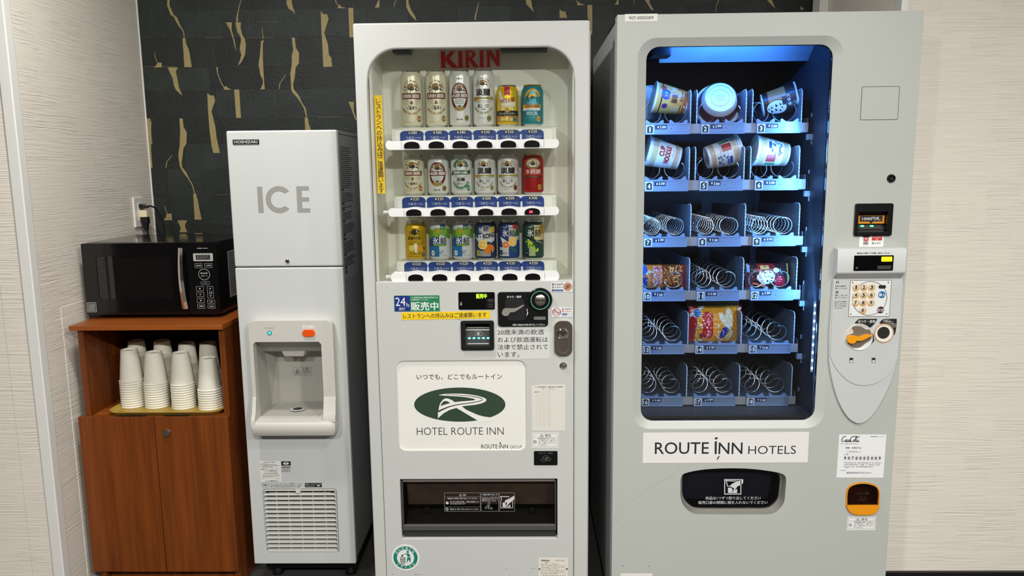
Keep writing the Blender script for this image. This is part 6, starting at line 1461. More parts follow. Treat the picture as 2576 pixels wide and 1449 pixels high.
# floor of the display well
obj('well_floor', MB().box(IX0, IX1, IYF+.005, IYF+.12, wz0-.012, wz0-.004), mat('well_floor_brown', (62, 54, 48), .4, noise=.2, nscale=20, stretch=(2, 30, 1)), ibx)
obj('well_step', MB().add([(IX0, IYF+.12, wz0-.004), (IX1, IYF+.12, wz0-.004), (IX1, TY+.10, zb_-.004), (IX0, TY+.10, zb_-.004)], [(0, 1, 2, 3)]), mat('well_step_brown', (52, 46, 42), .45, noise=.2, nscale=12), ibx)

# ---- stickers and fittings on the door
SF = SY0
x, z, w_, h = C(1613, 44.5, 82, 19, SF)
st = obj('number_sticker', MB().plate(rect(x, z, w_, h), (), SF-.0006, SF), flat((236, 236, 226)), sd)
obj('sticker_print', MB().text('907-0005009', x+w_*.0, z-h*.02, w_*.75, h*.42, SF-.0010, .0), flat((60, 60, 62)), st)
x, z, w_, h = b13(400, 122, 692, 380)
obj('service_cover', MB().plate(rrect(x, z, w_, h, .003, 3), (), SF-.0006, SF+.001), sn_m, sd)
obj('cover_gap', MB().plate(rrect(x, z, w_+.003, h+.003, .004, 3), [rrect(x, z, w_, h, .003, 3)], SF-.0003, None), flat((70, 72, 68)), sd)
x, z, w_, h = b13(601, 812, 668, 881)
obj('door_lock', MB().lathe([(.0001, -.003), (w_*.18, -.003), (w_*.22, -.006), (w_*.42, -.0065), (w_*.5, -.003), (w_*.5, .001)], (x, SF, z), 26, 'y'), mat('lock_black', (20, 20, 22), .2, .3), sd, smooth=True)
obj('lock_core', MB().lathe([(.0001, -.0045), (w_*.16, -.0045)], (x, SF, z), 14, 'y'), steel, sd)
# bill slot
x, z, w_, h = bl
bs = obj('bill_slot', MB().plate(rrect(x, z, w_+.008, h+.008, .005, 3), [rrect(x-.002, z-h*.09, w_*.84, h*.72, .003, 3)], SF-.007, SF+.012), mat('bill_slot_black', (12, 12, 13), .3), sd, bev=.0015)
obj('slot_throat', MB().add([(x-w_*.46, SF+.03, z+h*.3), (x+w_*.42, SF+.03, z+h*.3), (x+w_*.42, SF+.012, z-h*.46), (x-w_*.46, SF+.012, z-h*.46)], [(3, 2, 1, 0)]), flat((26, 26, 26)), bs)
f = SF+.010
ox_, oz_, ow, oh = b13(376, 1140, 583, 1205, f)
obj('orange_guide', MB().plate(rect(ox_, oz_, ow, oh), (), f, f+.002), mat('guide_orange', (222, 142, 30), .4), bs)
ox_, oz_, ow, oh = b13(388, 1142, 566, 1188, f); tri = p13(475, 1206, f)
obj('guide_label', MB().decal(rect(ox_, oz_, ow, oh), f-.0006).decal([(tri[0]-.006, oz_-oh/2), (tri[0], tri[1]), (tri[0]+.006, oz_-oh/2)], f-.0006), black_ink, bs)
obj('guide_lettering', MB().text('1000円札', ox_, oz_, ow*.82, oh*.62, f-.0010, .01), white_ink, bs)
for u in (405, 480):
    gx_, gz_ = p13(u, 1224, f); obj('green_lamp', MB().plate(rrect(gx_, gz_, .010, .0045, .002), (), f-.002, f), mat('bill_green_led', (120, 240, 160), .3, emit=2.5, ecol=(60, 230, 120)), bs)
for v_, t_ in ((1118, .0028), (1245, .002), (1266, .0016)):
    gx_, gz_, gw_, _ = b13(380, v_-3, 580, v_+3, f); obj('guide_rib', MB().box(gx_-gw_/2, gx_+gw_/2, f-.001, f+.003, gz_-t_, gz_+t_), flat((58, 56, 54)), bs)
x, z, w_, h = b13(383, 1293, 575, 1388)
st = obj('note_sticker', MB().plate(rrect(x, z, w_, h, .002, 3), (), SF-.0006, SF), flat((238, 238, 236)), sd)
b = MB().decal(rect(x+w_*.22, z+h*.2, w_*.42, h*.36), SF-.0009, 1).text('旧1000円札', x+w_*.22, z+h*.28, w_*.36, h*.13, SF-.0012, .01, m=2).text('のみ', x+w_*.22, z+h*.1, w_*.13, h*.12, SF-.0012, .01, m=2).text('使えます', x+w_*.2, z-h*.21, w_*.38, h*.19, SF-.0009, .02)
b.decal(rect(x-w_*.23, z-h*.02, w_*.22, h*.70), SF-.0008, 3).decal(ell(x-w_*.23, z+h*.16, w_*.10, n=20), SF-.0010, 1).text('旧', x-w_*.23, z+h*.16, w_*.1, w_*.1, SF-.0013, .02, m=2).text('1000', x-w_*.24, z-h*.2, w_*.17, h*.13, SF-.0010, .02).decal(rect(x-w_*.23, z+h*.36, w_*.34, h*.10), SF-.0010)
obj('sticker_print', b, [black_ink, flat((206, 30, 36)), white_ink, flat((178, 176, 172))], st)
# ---- control panel
cp_m = mat('control_panel_grey', (200, 203, 199), .4, noise=.02, nscale=8)
def zk_(x, y, d): return P(2090+x/8.053, 620+y/8.053, d)
def bk_(x0, y0_, x1, y1, d): return C(2090+(x0+x1)/2/8.053, 620+(y0_+y1)/2/8.053, (x1-x0)/8.053, (y1-y0_)/8.053, d)
out_ = [p14(*q) for q in ((112, 90), (135, 72), (600, 70), (622, 88), (612, 400), (590, 700), (578, 860), (555, 960), (520, 1070), (470, 1180), (410, 1280), (350, 1345), (300, 1368), (260, 1362), (205, 1320), (150, 1230), (110, 1120), (82, 1000), (68, 900), (70, 700), (90, 400))]
cpn = obj('control_panel', MB().plate(out_[:5]+smoothpoly(out_[5:19], 4, False)+out_[19:], (), SF-.008, SF+.001), cp_m, sd, bev=.004, segs=3)
pla = [p14(*q) for q in ((100, 300), (612, 300), (596, 600), (572, 860), (545, 940), (490, 1020), (420, 1066), (350, 1083), (290, 1083), (220, 1060), (150, 1000), (100, 930), (75, 870), (85, 600))]
CF = SF-.0105
obj('panel_plateau', MB().plate(pla[:3]+smoothpoly(pla[3:13], 4, False)+pla[13:], (), CF, SF-.007), cp_m, cpn, bev=.0012)
va0, va1 = p14(110, 85)[0], p14(620, 85)[0]
zv1, zv0, zvb = p14(360, 78, SF-.034)[1], p14(360, 258, SF-.034)[1], p14(360, 300, SF-.010)[1]
VF = SF-.032
obj('visor', MB().loft([[(xx, SF-.002, zv1+.004), (xx, VF+.004, zv1+.002), (xx, VF, zv1-.004), (xx, VF, zv0), (xx, SF-.008, zvb), (xx, SF-.002, zvb)] for xx in (va0, va1)], True, True), cp_m, cpn, bev=.005, segs=3)
x, z, w_, h = bk_(465, 180, 1262, 490, VF)
dp = obj('amount_display', MB().plate(rrect(x, z, w_, h, .002, 3), (), VF-.0015, VF+.001), mat('amount_display_black', (7, 7, 8), .12), cpn)
gx_, gz_, gw_, gh_ = bk_(1022, 208, 1235, 302, VF)
obj('lit_digits', MB().plate(rrect(gx_, gz_, gw_, gh_, .001), (), VF-.0022, VF-.0015), mat('amber_display_light', (255, 214, 20), .4, emit=2.6, ecol=(255, 205, 10)), cpn, label='glowing yellow sales text, washed out')
gx_, gz_, gw_, gh_ = bk_(938, 385, 1218, 460, VF); obj('display_shade', MB().decal(rect(gx_, gz_, gw_, gh_), VF-.0019), flat((52, 52, 54)), cpn)
gx_, gz_ = zk_(523, 437, VF); obj('receiver_eye', MB().lathe([(.0001, -.003), (.003, -.0022), (.004, -.0014)], (gx_, VF, gz_), 14, 'y'), flat((60, 62, 66)), cpn)
x, z, w_, h = bk_(530, 116, 1220, 152, VF); obj('visor_lettering', MB().text('商品は1個ずつお買い求めください', x, z, w_, h, VF-.0006, .02), black_ink, cpn)
x, z, w_, h = bk_(378, 690, 1200, 1415, CF)
kp_ = obj('keypad_plate', MB().plate(rect(x, z, w_, h), (), CF-.0008, CF+.001), mat('keypad_white', (232, 234, 232), .3), cpn)
obj('keypad_rim', MB().frame(x, z, w_+.002, h+.002, .0013, CF-.0011), flat((112, 112, 108)), cpn)
rx_, rz_, rw, rh = bk_(430, 703, 1137, 1398, CF)
obj('keypad_ring', MB().plate(ell(rx_, rz_, rw/2, n=48), [ell(rx_, rz_, rw/2-.0016, n=48)], CF-.0013, None), flat((96, 98, 96)), cpn)
key_m = mat('key_cream', (224, 214, 196), .3); keyo = mat('key_orange_edge', (232, 168, 66), .4)
kpos = [('1', 503, 820), ('2', 660, 820), ('3', 820, 818), ('4', 497, 975), ('5', 655, 975), ('6', 812, 973), ('7', 490, 1133), ('8', 645, 1133), ('9', 805, 1131), ('0', 637, 1287)]
for n_, kx_, ky_ in kpos:
    cxx, czz = zk_(kx_, ky_, CF); r_ = .0100
    obj('number_key', MB().plate(rrect(cxx+.0008, czz-.0008, r_*2, r_*2, r_*.9, 6), (), CF-.0022, CF-.0008, 1).lathe([(.0001, -.0042), (r_*.70, -.0038), (r_*.86, -.0022)], (cxx, CF, czz), 24, 'y', 0), [key_m, keyo], cpn, smooth=True)
    obj('key_digit', MB().text(n_, cxx-.0003, czz, .0072 if n_ != '1' else .0042, .0105, CF-.0047, .03), black_ink, cpn)
for (nm, kx_, ky_, col, t_) in (('purchase_key', 1030, 975, (26, 108, 176), '購入'), ('cancel_key', 1005, 1285, (70, 18, 28), '訂正')):
    cxx, czz = zk_(kx_, ky_, CF)
    obj(nm, MB().lathe([(.0001, -.004), (.0075, -.0037), (.0102, -.001)], (cxx, CF, czz), 24, 'y'), flat(col, .3), cpn, smooth=True)
    obj('key_lettering', MB().text(t_, cxx-.001, czz, .0185, .0088, CF-.0046, .03), flat((236, 236, 236)), cpn)
cxx, czz, w_, h = bk_(962, 782, 1112, 852, CF); obj('keypad_window', MB().plate(rrect(cxx, czz, w_, h, h*.48, 6), (), CF-.0016, CF-.0008), black_ink, cpn)
for (a, c) in ((438, 732), (1163, 725), (402, 1370), (1126, 1364)):
    cxx, czz = zk_(a, c, CF); obj('plate_screw', MB().lathe([(.0001, -.002), (.0018, -.0014)], (cxx, CF, czz), 10, 'y'), flat((30, 30, 30)), cpn)
b = MB()
for (v_, n_) in ((725, '1'), (928, '2')):
    cxx, czz = zk_(135 if n_ == '1' else 126, v_, CF); b.decal(ell(cxx, czz, .0040, n=20), CF-.0004).text(n_, cxx, czz, .0022 if n_ == '1' else .0030, .0048, CF-.0008, .03, m=1)
for (t_, x0_, x1_, v0_, v1_) in (('商品の番号を', 92, 308, 790, 815), ('押してください', 90, 340, 835, 862), ('「購入」ボタンを', 80, 332, 975, 1005), ('押してください', 82, 330, 1022, 1050), ('まちがえた時は', 80, 320, 1105, 1132), ('「訂正」ボタンを', 72, 318, 1148, 1175), ('押してやり直し', 72, 320, 1190, 1218), ('てください', 70, 245, 1235, 1262)):
    x, z, w_, h = bk_(x0_, v0_, x1_, v1_, CF); b.text(t_, x, z, w_, h, CF-.0004, .02)
obj('instruction_print', b, [black_ink, white_ink], cpn)
pd, bd_ = mkz(2080, 790, 10.35, CF)
b = MB().decal(smoothpoly([pd(*q) for q in ((728, 240), (790, 165), (850, 128), (1080, 124), (1300, 126), (1300, 150), (1240, 250), (1130, 352), (1060, 310), (960, 262), (880, 248))], 3), CF-.0004)
x, z, w_, h = bd_(815, 155, 1250, 228); b.text('おつり・返却', x, z, w_, h, CF-.0008, .02, m=1)
b.decal(smoothpoly([pd(*q) for q in ((1370, 250), (1420, 165), (1500, 124), (1650, 122), (1800, 124), (1818, 140), (1810, 330), (1775, 510), (1745, 545), (1735, 480), (1690, 370), (1600, 280), (1490, 245))], 3), CF-.0004)
for i, t_ in enumerate(('500', '100', '50', '10')):
    cxx, czz = pd(1520+77*i, 172+(0, 22, 65, 124)[i]); b.plate(ell(cxx, czz, .0056, n=20), [ell(cxx, czz, .0050, n=20)], CF-.0008, None, 1).text(t_, cxx, czz, .0068 if len(t_) > 2 else .005, .0032, CF-.0008, .01, m=1)
b.decal([pd(1190, 500), pd(1205, 510), pd(1222, 600), pd(1222, 660), pd(1250, 662), pd(1220, 720), pd(1150, 792), pd(1190, 720), pd(1196, 640)], CF-.0004)
obj('coin_print', b, [black_ink, white_ink], cpn)
cxx, czz = pd(835, 600); r_ = (pd(1180, 600)[0]-pd(488, 600)[0])/2
obj('knob_dish', MB().lathe([(.0001, -.0012), (r_*.93, -.0012), (r_, -.0030), (r_*1.02, .0005)], (cxx, CF, czz), 44, 'y'), mat('dish_white', (222, 220, 214), .25), cpn, smooth=True)
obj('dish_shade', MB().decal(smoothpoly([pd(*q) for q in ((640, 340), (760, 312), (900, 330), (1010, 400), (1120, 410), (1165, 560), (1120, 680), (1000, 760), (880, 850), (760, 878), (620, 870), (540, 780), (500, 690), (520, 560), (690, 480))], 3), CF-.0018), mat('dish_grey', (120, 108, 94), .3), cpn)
lv = smoothpoly([pd(*q) for q in ((498, 650), (520, 580), (580, 545), (700, 548), (830, 575), (960, 525), (1110, 515), (1132, 545), (1040, 590), (920, 650), (820, 678), (735, 680), (690, 730), (610, 750), (530, 725))], 3)
obj('return_lever', MB().plate(lv, (), CF-.012, CF-.002), mat('lever_orange', (240, 158, 22), .35), cpn, bev=.0015)
cxx, czz = pd(1480, 495); r_ = (pd(1735, 495)[0]-pd(1228, 495)[0])/2
obj('coin_slot_ring', MB().plate(ell(cxx, czz, r_, n=40), [ell(cxx, czz, r_*.90, n=40)], CF-.0025, CF).plate(ell(cxx, czz, r_*.90, n=40), [ell(cxx-.0012, czz+.001, r_*.64, n=40)], CF-.0016, CF, 1), [flat((206, 160, 110)), mat('slot_ring_white', (234, 232, 226), .3)], cpn)
obj('coin_slot_disc', MB().plate(ell(cxx-.0012, czz+.001, r_*.64, n=32), (), CF-.001, CF), mat('slot_steel', (120, 114, 104), .25, .9), cpn)
obj('coin_slot', MB().plate(rrect(cxx-.0012, czz+.0015, r_*.95, .0024, .001), (), CF-.0016, CF-.0008), black_ink, cpn)
for a in (632, 1214):
    x, z, w_, h = bd_(a-52, 1132, a+52, 1270); obj('panel_clip', MB().plate(rect(x, z, w_, h), (), CF-.0006, CF).decal(rect(x, z+h*.22, w_*.8, h*.42), CF-.0009, 1).decal(rect(x, z-h*.18, w_*.5, h*.4), CF-.0011, 2), [flat((150, 150, 144)), flat((40, 40, 40)), flat((226, 226, 222))], cpn)
# ---- contact sticker (its square code left out)
q = [p15(200, 85), p15(650, 92), p15(617, 507), p15(165, 498)]
x = sum(a[0] for a in q)/4; z = sum(a[1] for a in q)/4; w_ = (q[1][0]-q[0][0]+q[2][0]-q[3][0])/2; h = (q[0][1]-q[3][1]+q[1][1]-q[2][1])/2
rt = 1.6
def tl(mb): 
    ca, sa = math.cos(math.radians(-.4)), math.sin(math.radians(-.4))
    return mb.move(lambda a, b_, c: (x+(a-x)*ca-(c-z)*sa, b_, z+(a-x)*sa+(c-z)*ca))
cs2 = obj('contact_sticker', tl(MB().plate(rect(x, z, w_, h), (), SF-.0006, SF)), flat((238, 238, 236)), sd)
b = MB(); yy = SF-.0009
def ribbon(mb, pts, hw, y, m=0):          # a pen stroke of half width hw along pixel points of the sticker zoom
    p_ = smoothpoly([p15(*q_) for q_ in pts], 5, False); n = len(p_)
    for i in range(n-1):
        (a0, c0), (a1, c1) = p_[i], p_[i+1]; d_ = math.hypot(a1-a0, c1-c0) or 1e-9
        k0 = hw*(.45+.55*math.sin(math.pi*(.12+.76*i/n))); k1 = hw*(.45+.55*math.sin(math.pi*(.12+.76*(i+1)/n)))
        nx, nz = -(c1-c0)/d_, (a1-a0)/d_
        mb.decal([(a0-nx*k0, c0-nz*k0), (a1-nx*k1, c1-nz*k1), (a1+nx*k1, c1+nz*k1), (a0+nx*k0, c0+nz*k0)], y-i*2e-6, m)
def loop_(cx, cy, rx, ry): return [(cx+rx*math.cos(t)+.22*ry*math.sin(t), cy-ry*math.sin(t)) for t in [math.pi*(.4+2.1*i/12) for i in range(13)]]
for st_ in ([(258, 116), (252, 107), (236, 110), (223, 128), (217, 147), (226, 158), (246, 148)], loop_(256, 147, 7, 9), [(281, 141), (274, 138), (265, 147), (266, 156), (275, 157), (284, 149)], loop_(290, 148, 7, 9), [(299, 139), (295, 154), (300, 157), (308, 148)],
            [(338, 118), (336, 107), (320, 108), (304, 126), (300, 148), (308, 158), (328, 148)], [(338, 110), (352, 105), (372, 110), (394, 109)], loop_(336, 147, 7, 9), [(344, 148), (358, 126), (364, 110), (357, 108), (349, 134), (348, 154), (357, 154)], loop_(366, 148, 7, 9), [(376, 139), (372, 154), (378, 158), (388, 148)], [(246, 152), (262, 158), (282, 152), (292, 158)]):
    ribbon(b, st_, .0011, yy)
b.text('BOTTLERS JAPAN INC.', x-w_*.275, z+h*.285, w_*.37, h*.02, yy, .02)
b.text('故障・お問合せは', x-w_*.18, z+h*.195, w_*.34, h*.042, yy, .02).text('こちらから →', x-w_*.17, z+h*.105, w_*.29, h*.04, yy, .02).text('自動販売機統一ステッカー', x+w_*.32, z+h*.455, w_*.31, h*.022, yy, .01)
b.dashes(x-w_*.37, x-w_*.28, z+h*.045, h*.018, yy, rr_)
for i, ch in enumerate('9070005009'):
    cx_ = x-w_*.345+w_*.082*i; b.text(ch, cx_, z-h*.045, w_*.042, h*.075, yy, .04).frame(cx_, z-h*.045, w_*.078, h*.125, .0003, yy, 0, 1)
for i, (a, c) in enumerate(((-.36, .45), (-.36, .42), (-.36, .26))): b.dashes(x+w_*a, x+w_*c, z-h*(.155+.045*i), h*.02, yy, rr_)
b.dashes(x-w_*.32, x-w_*.25, z-h*.27, h*.016, yy, rr_).dashes(x-w_*.43, x-w_*.32, z-h*.33, h*.016, yy, rr_)
b.text('福岡県宮若市沼口234-1', x-w_*.03, z-h*.385, w_*.54, h*.042, yy, .015)
obj('sticker_print', tl(b), [black_ink, flat((180, 180, 178))], cs2)
# ---- coin return pocket
cxx = sum(a[0] for a in cr_o)/len(cr_o); czz = sum(a[1] for a in cr_o)/len(cr_o)
sc = lambda k_: [(cxx+(a-cxx)*k_, czz+(c-czz)*k_) for a, c in cr_o]
org = mat('coin_cup_orange', (236, 152, 22), .35)
cu2 = obj('coin_cup', MB().loft([[(a, SF-.001, c) for a, c in sc(.995)], [(a, SF-.003, c) for a, c in sc(.97)], [(a, SF-.002, c) for a, c in sc(.92)], [(a, SF+.035, c) for a, c in sc(.88)]], cap1=True), mat('coin_cup_inner', (150, 84, 20), .4), sd)
obj('cup_rim', MB().plate(sc(.992), [sc(.93)], SF-.003, SF+.002), org, sd)
lipz = p15(420, 768)[1]
obj('cup_lip', MB().plate([(cxx+(a-cxx)*.985, min(c, lipz)) for a, c in sc(.985)], (), SF-.006, SF+.008), org, sd, bev=.0015)
obj('cup_flap', MB().plate([(a, max(c, lipz-.001)) for a, c in sc(.90)], (), SF+.002, SF+.004), glass('cup_flap_smoked', (190, 176, 166), 1.45, 0, .7), sd)
b = MB()
for (dx, dz) in ((.0, .004), (.006, -.003), (-.006, -.004)): b.plate(ell(cxx+dx, czz+.002+dz, .007, .0045, 18), [ell(cxx+dx, czz+.002+dz, .0062, .0039, 18)], SF+.0015, None)
b.text('おつり・返却', cxx, czz+.019, .034, .006, SF+.0015, .01)
obj('flap_print', b, flat((74, 66, 60)), sd)
warning(sd, *b15(272, 880, 545, 1008), SF)
# ---- hotel name sign
x, z, w_, h = C(1825, 1126, 416, 76, SF)
hs_ = obj('hotel_sign', MB().plate(rect(x, z, w_, h), (), SF-.0008, SF), mat('sign_white', (234, 231, 226), .5, noise=.01), sd)
f = SF-.0012; b = MB(); dk2 = flat((30, 40, 40))
for t_, a, c, d_, e, bo in (('ROUTE', 680, 225, 1172, 333, .005), ('NN', 1262, 228, 1480, 333, .005), ('HOTELS', 1533, 258, 1968, 333, -.005)):
    xx, zz, w2, h2 = b16(a, c, d_, e, SF); b.text(t_, xx, zz, w2, h2, f, bo)
b.decal([p16(1226, 222), p16(1246, 213), p16(1244, 333), p16(1226, 333)], f)
ex, ez = p16(1240, 190); b.decal([(ex+.0048*math.cos(a)*.94+.0034*math.sin(a)*-.34+0, ez+.0048*math.cos(a)*.34+.0034*math.sin(a)*.94) for a in [2*math.pi*i/18 for i in range(18)]], f)
obj('sign_lettering', b, dk2, hs_)
b = MB().decal([p16(1250, 392), p16(1246, 372), p16(1256, 356), p16(1275, 350), p16(1262, 372)], f)
obj('scuff_mark', b, flat((90, 84, 80)), hs_)
# ---- product flap
fcx = sum(a[0] for a in fl_o)/len(fl_o); fcz = sum(a[1] for a in fl_o)/len(fl_o)
fs_ = lambda k_, kz=None, dx=0, dz=0: [(fcx+dx+(a-fcx)*k_, fcz+dz+(c-fcz)*(kz or k_)) for a, c in fl_o]
rim_m = mat('flap_rim_grey', (150, 148, 138), .35, .3)
pocket = obj('product_pocket', MB().loft([[(a, SF+.0505, c) for a, c in fs_(1.0)], [(a, SF+.16, c) for a, c in fs_(1.0)]], cap1=True), mat('pocket_dark', (40, 40, 44), .6, noise=.2, nscale=20), sd)
obj('flap_rim', MB().loft([[(a, SF+.001, c) for a, c in fs_(.998)], [(a, SF+.012, c) for a, c in fs_(.975, .955)], [(a, SF+.022, c) for a, c in fs_(.955, .91)], [(a, SF+.022, c) for a, c in fs_(.94, .88)], [(a, SF+.03, c) for a, c in fs_(.93, .87)]]), rim_m, sd, smooth=True)
fp = SF+.024
fpn = obj('product_flap', MB().plate(fs_(.945, .885), (), fp, fp+.005), glass('flap_smoked_glass', (196, 196, 204), 1.5, .01, .7), sd)
obj('flap_inner_door', MB().add([(fcx-.14, SF+.052, fcz+.040), (fcx+.14, SF+.052, fcz+.040), (fcx+.14, SF+.085, fcz-.06), (fcx-.14, SF+.085, fcz-.06)], [(3, 2, 1, 0)]), mat('inner_door_grey', (104, 104, 110), .5, noise=.2, nscale=14), pocket)
b = MB(); d = fp-.0006
def t16(t_, a, c, e, g, bo=.005): xx, zz, w2, h2 = b16(a, c, e, g, d); b.text(t_, xx, zz, w2, h2, d, bo)
t16('商品は1つずつ取り出してください', 1143, 722, 1648, 752); t16('販売口扉の隙間に指を入れないでください', 1078, 762, 1710, 792)
g = lambda a, c: p16(a, c, d)
b.plate([g(1314, 564), g(1470, 564), g(1470, 704), g(1314, 704)], [[g(1322, 572), g(1462, 572), g(1462, 696), g(1322, 696)]], d, None)
b.decal([g(1348, 642), g(1378, 642), g(1392, 660), g(1384, 684), g(1404, 672), g(1432, 652), g(1432, 690), g(1348, 690)], d).decal(smoothpoly([g(1484, 562), g(1440, 585), g(1400, 598), g(1364, 628), g(1390, 640), g(1404, 652), g(1392, 678), g(1410, 666), g(1436, 630), g(1482, 606)], 2), d)
b.plate([g(1326, 574), g(1440, 580), g(1440, 586), g(1336, 582), g(1348, 626), g(1368, 624), g(1368, 630), g(1342, 632)], (), d, None)
obj('flap_print', b, flat((214, 214, 214)), fpn)
# ---- rating label and holes at the foot
x, z, w_, h = C(1601, 1462, 80, 38, SF)
bl_ = obj('foot_label', MB().plate(rrect(x, z, w_, h, .003, 3), (), SF-.0006, SF), flat((236, 230, 222)), sd)
for (u, v_) in ((1567, 1424), (1633, 1424.5)):
    a, c = P(u, v_, SF); obj('screw_hole', MB().decal(ell(a, c, .0014, n=10), SF-.0003), flat((26, 24, 24)), sd)
b = MB(); pts = [p16(*q_) for q_ in ((340, 886), (400, 815), (480, 752), (600, 670), (720, 595), (820, 535), (900, 480), (960, 445))]
for (a, c), (e, g_) in zip(pts, pts[1:]): b.decal([(a, c-.0005), (e, g_-.0005), (e, g_+.0004), (a, c+.0004)], SF-.0002)
b.decal([p16(310, 902), p16(318, 908), p16(334, 942), p16(338, 956), p16(330, 945)], SF-.0002)
obj('scratches', b, flat((168, 166, 156)), sd)

# ================================================================ goods in the snack machine
def cup_radius(z, r0, r1, h): return r0+(r1-r0)*z/(h-.004)
def noodle_cup(name, label, px_, py_, depth, axis_deg, art, r0=.0345, r1=.0475, hc=.105, yaw=0.0, coat=(236, 236, 232), lid=(214, 214, 208), bottom_on=True):
    """cup lying on its coils: axis_deg is the direction of the rim in the x-z plane, yaw turns it towards the glass"""
    x, z = P(px_, py_, depth)
    t = thing(name, label, 'instant noodles', (x, depth, z), 'instant noodle cups in the snack machine')
    t.rotation_euler = (0, math.radians(90-axis_deg), math.radians(yaw))
    c = -hc/2
    prof = [(.0001, .006), (r0-.003, .006), (r0-.002, 0), (r0, 0), (r1, hc-.004), (r1+.0022, hc-.003), (r1+.0024, hc), (r1, hc+.0005)]
    obj('cup_body', MB().lathe(prof, (0, 0, c), 64), mat('noodle_cup_%d_%d_%d' % tuple(coat), coat, .4), t, smooth=True, local=True)
    obj('lid', MB().lathe([(r1+.001, hc+.0006), (.0001, hc+.0008)], (0, 0, c), 40), flat(lid, .35), t, local=True)
    if art:
        R0 = (r0+r1)/2
        d = drape(art.b, lambda xx, yy, zz: ((cup_radius(zz, r0, r1, hc)-yy)*math.sin(xx/R0), -(cup_radius(zz, r0, r1, hc)-yy)*math.cos(xx/R0), zz+c), .004)
        obj('label_print', d, art.m, t, local=True)
    return t
def bands(a, col, z0, z1, n=26, w=2.4):
    for i in range(n): a.rect(-62+i*124/n, -62+i*124/n+w, z0, z1, col)
    return a
# top row
a = Art(); a.rect(-64, 64, 4, 98, (222, 176, 96)).rect(-64, 64, 4, 16, (196, 104, 44)).rect(-64, 64, 82, 86, (60, 50, 36)).rect(-64, 64, 20, 23, (96, 40, 30))
a.oval(10, 72, 15, 15, (34, 78, 160)).text('コク', 10, 72, 16, 8, (232, 238, 246), .02).oval(-24, 70, 8, 9, (90, 40, 110)).oval(30, 82, 9, 9, (190, 70, 50)).oval(34, 50, 10, 7, (230, 190, 170))
a.poly([(-14, 16), (20, 20), (22, 52), (10, 62), (-10, 58), (-18, 40)], (214, 150, 84)).text('麺職', 2, 44, 26, 18, (30, 20, 18), .05).text('担々', 6, 22, 18, 10, (30, 20, 18), .04)
a.oval(-34, 36, 10, 14, (210, 180, 130)).oval(44, 26, 9, 12, (206, 110, 60))
noodle_cup('noodle_cup', 'orange printed noodle cup lying in the top left slot', 1684, 252, 2.445, 169, a, yaw=0)
a = Art(); a.rect(-64, 64, 4, 100, (40, 30, 28)).rect(-64, 10, 20, 72, (150, 116, 70)).oval(20, 40, 26, 30, (196, 206, 214)).ring(20, 40, 26, 30, 2, (30, 30, 30))
for i, (px_, pz_, s_) in enumerate(((10, 52, 5), (20, 56, 4), (30, 50, 5), (12, 40, 6), (26, 38, 6), (16, 26, 5), (30, 26, 6), (20, 18, 4))): a.poly([(px_-s_, pz_-s_*.6), (px_+s_, pz_-s_*.4), (px_+s_*.3, pz_+s_*.7)], (28, 30, 36))
a.rect(-10, 14, 58, 96, (30, 36, 58)).text('どろラ', 2, 78, 30, 9, (226, 230, 240), .03)
noodle_cup('noodle_cup', 'dark printed noodle cup lying in the top right slot', 1960, 256, 2.45, 12, a, yaw=-14, coat=(200, 208, 214), lid=(36, 34, 40))
noodle_cup('noodle_cup', 'dark cup behind the dark printed one in the top right slot', 1985, 240, 2.60, 25, None, yaw=-14, coat=(54, 50, 56), lid=(36, 34, 40))
noodle_cup('noodle_cup', 'pale cup partly hidden at the far left of the top tray', 1612, 262, 2.56, 95, None, coat=(206, 212, 214))
# bowl, base turned to the glass
x, z = P(1806, 257, 2.45)
t = thing('noodle_bowl', 'white plastic noodle bowl with its base turned to the glass', 'instant noodles', (x, 2.44, z))
t.rotation_euler = (math.radians(-108), 0, math.radians(-6)); 
rb, rt_, hb = .048, .068, .068
bw = mat('bowl_white_plastic', (222, 228, 228), .3)
obj('bowl_body', MB().lathe([(.0001, .003), (.026, .003), (.027, .0012), (.028, .003), (.038, .003), (.040, .0), (rb-.003, .0), (rb+.002, .006), (rt_-.004, hb-.006), (rt_+.004, hb-.003), (rt_+.004, hb)], (0, 0, -hb/2), 48), bw, t, smooth=True, local=True)
obj('lid', MB().lathe([(rt_+.0035, hb+.0004), (.0001, hb+.001)], (0, 0, -hb/2), 48), flat((120, 44, 40)), t, local=True)
b = MB().lathe([(rb+.0075, .018), (rt_-.0042, hb-.008)], (0, 0, -hb/2), 48, m=0)
b.v = [(xx*1.004, yy*1.004, zz) for xx, yy, zz in b.v]
obj('wrap_print', b, mat('bowl_wrap', (128, 70, 66), .3, noise=.5, nscale=40), t, smooth=True, local=True)
mm = MB()
for i in range(3): mm.dashes(-.012, .012, .006-.006*i, .0025, 0, rr_)
mm.v = [(c[0], c[2], -hb/2+.0024) for c in mm.v]; mm.f = [f_[::-1] for f_ in mm.f]
obj('base_marks', mm, flat((150, 170, 184)), t, local=True)
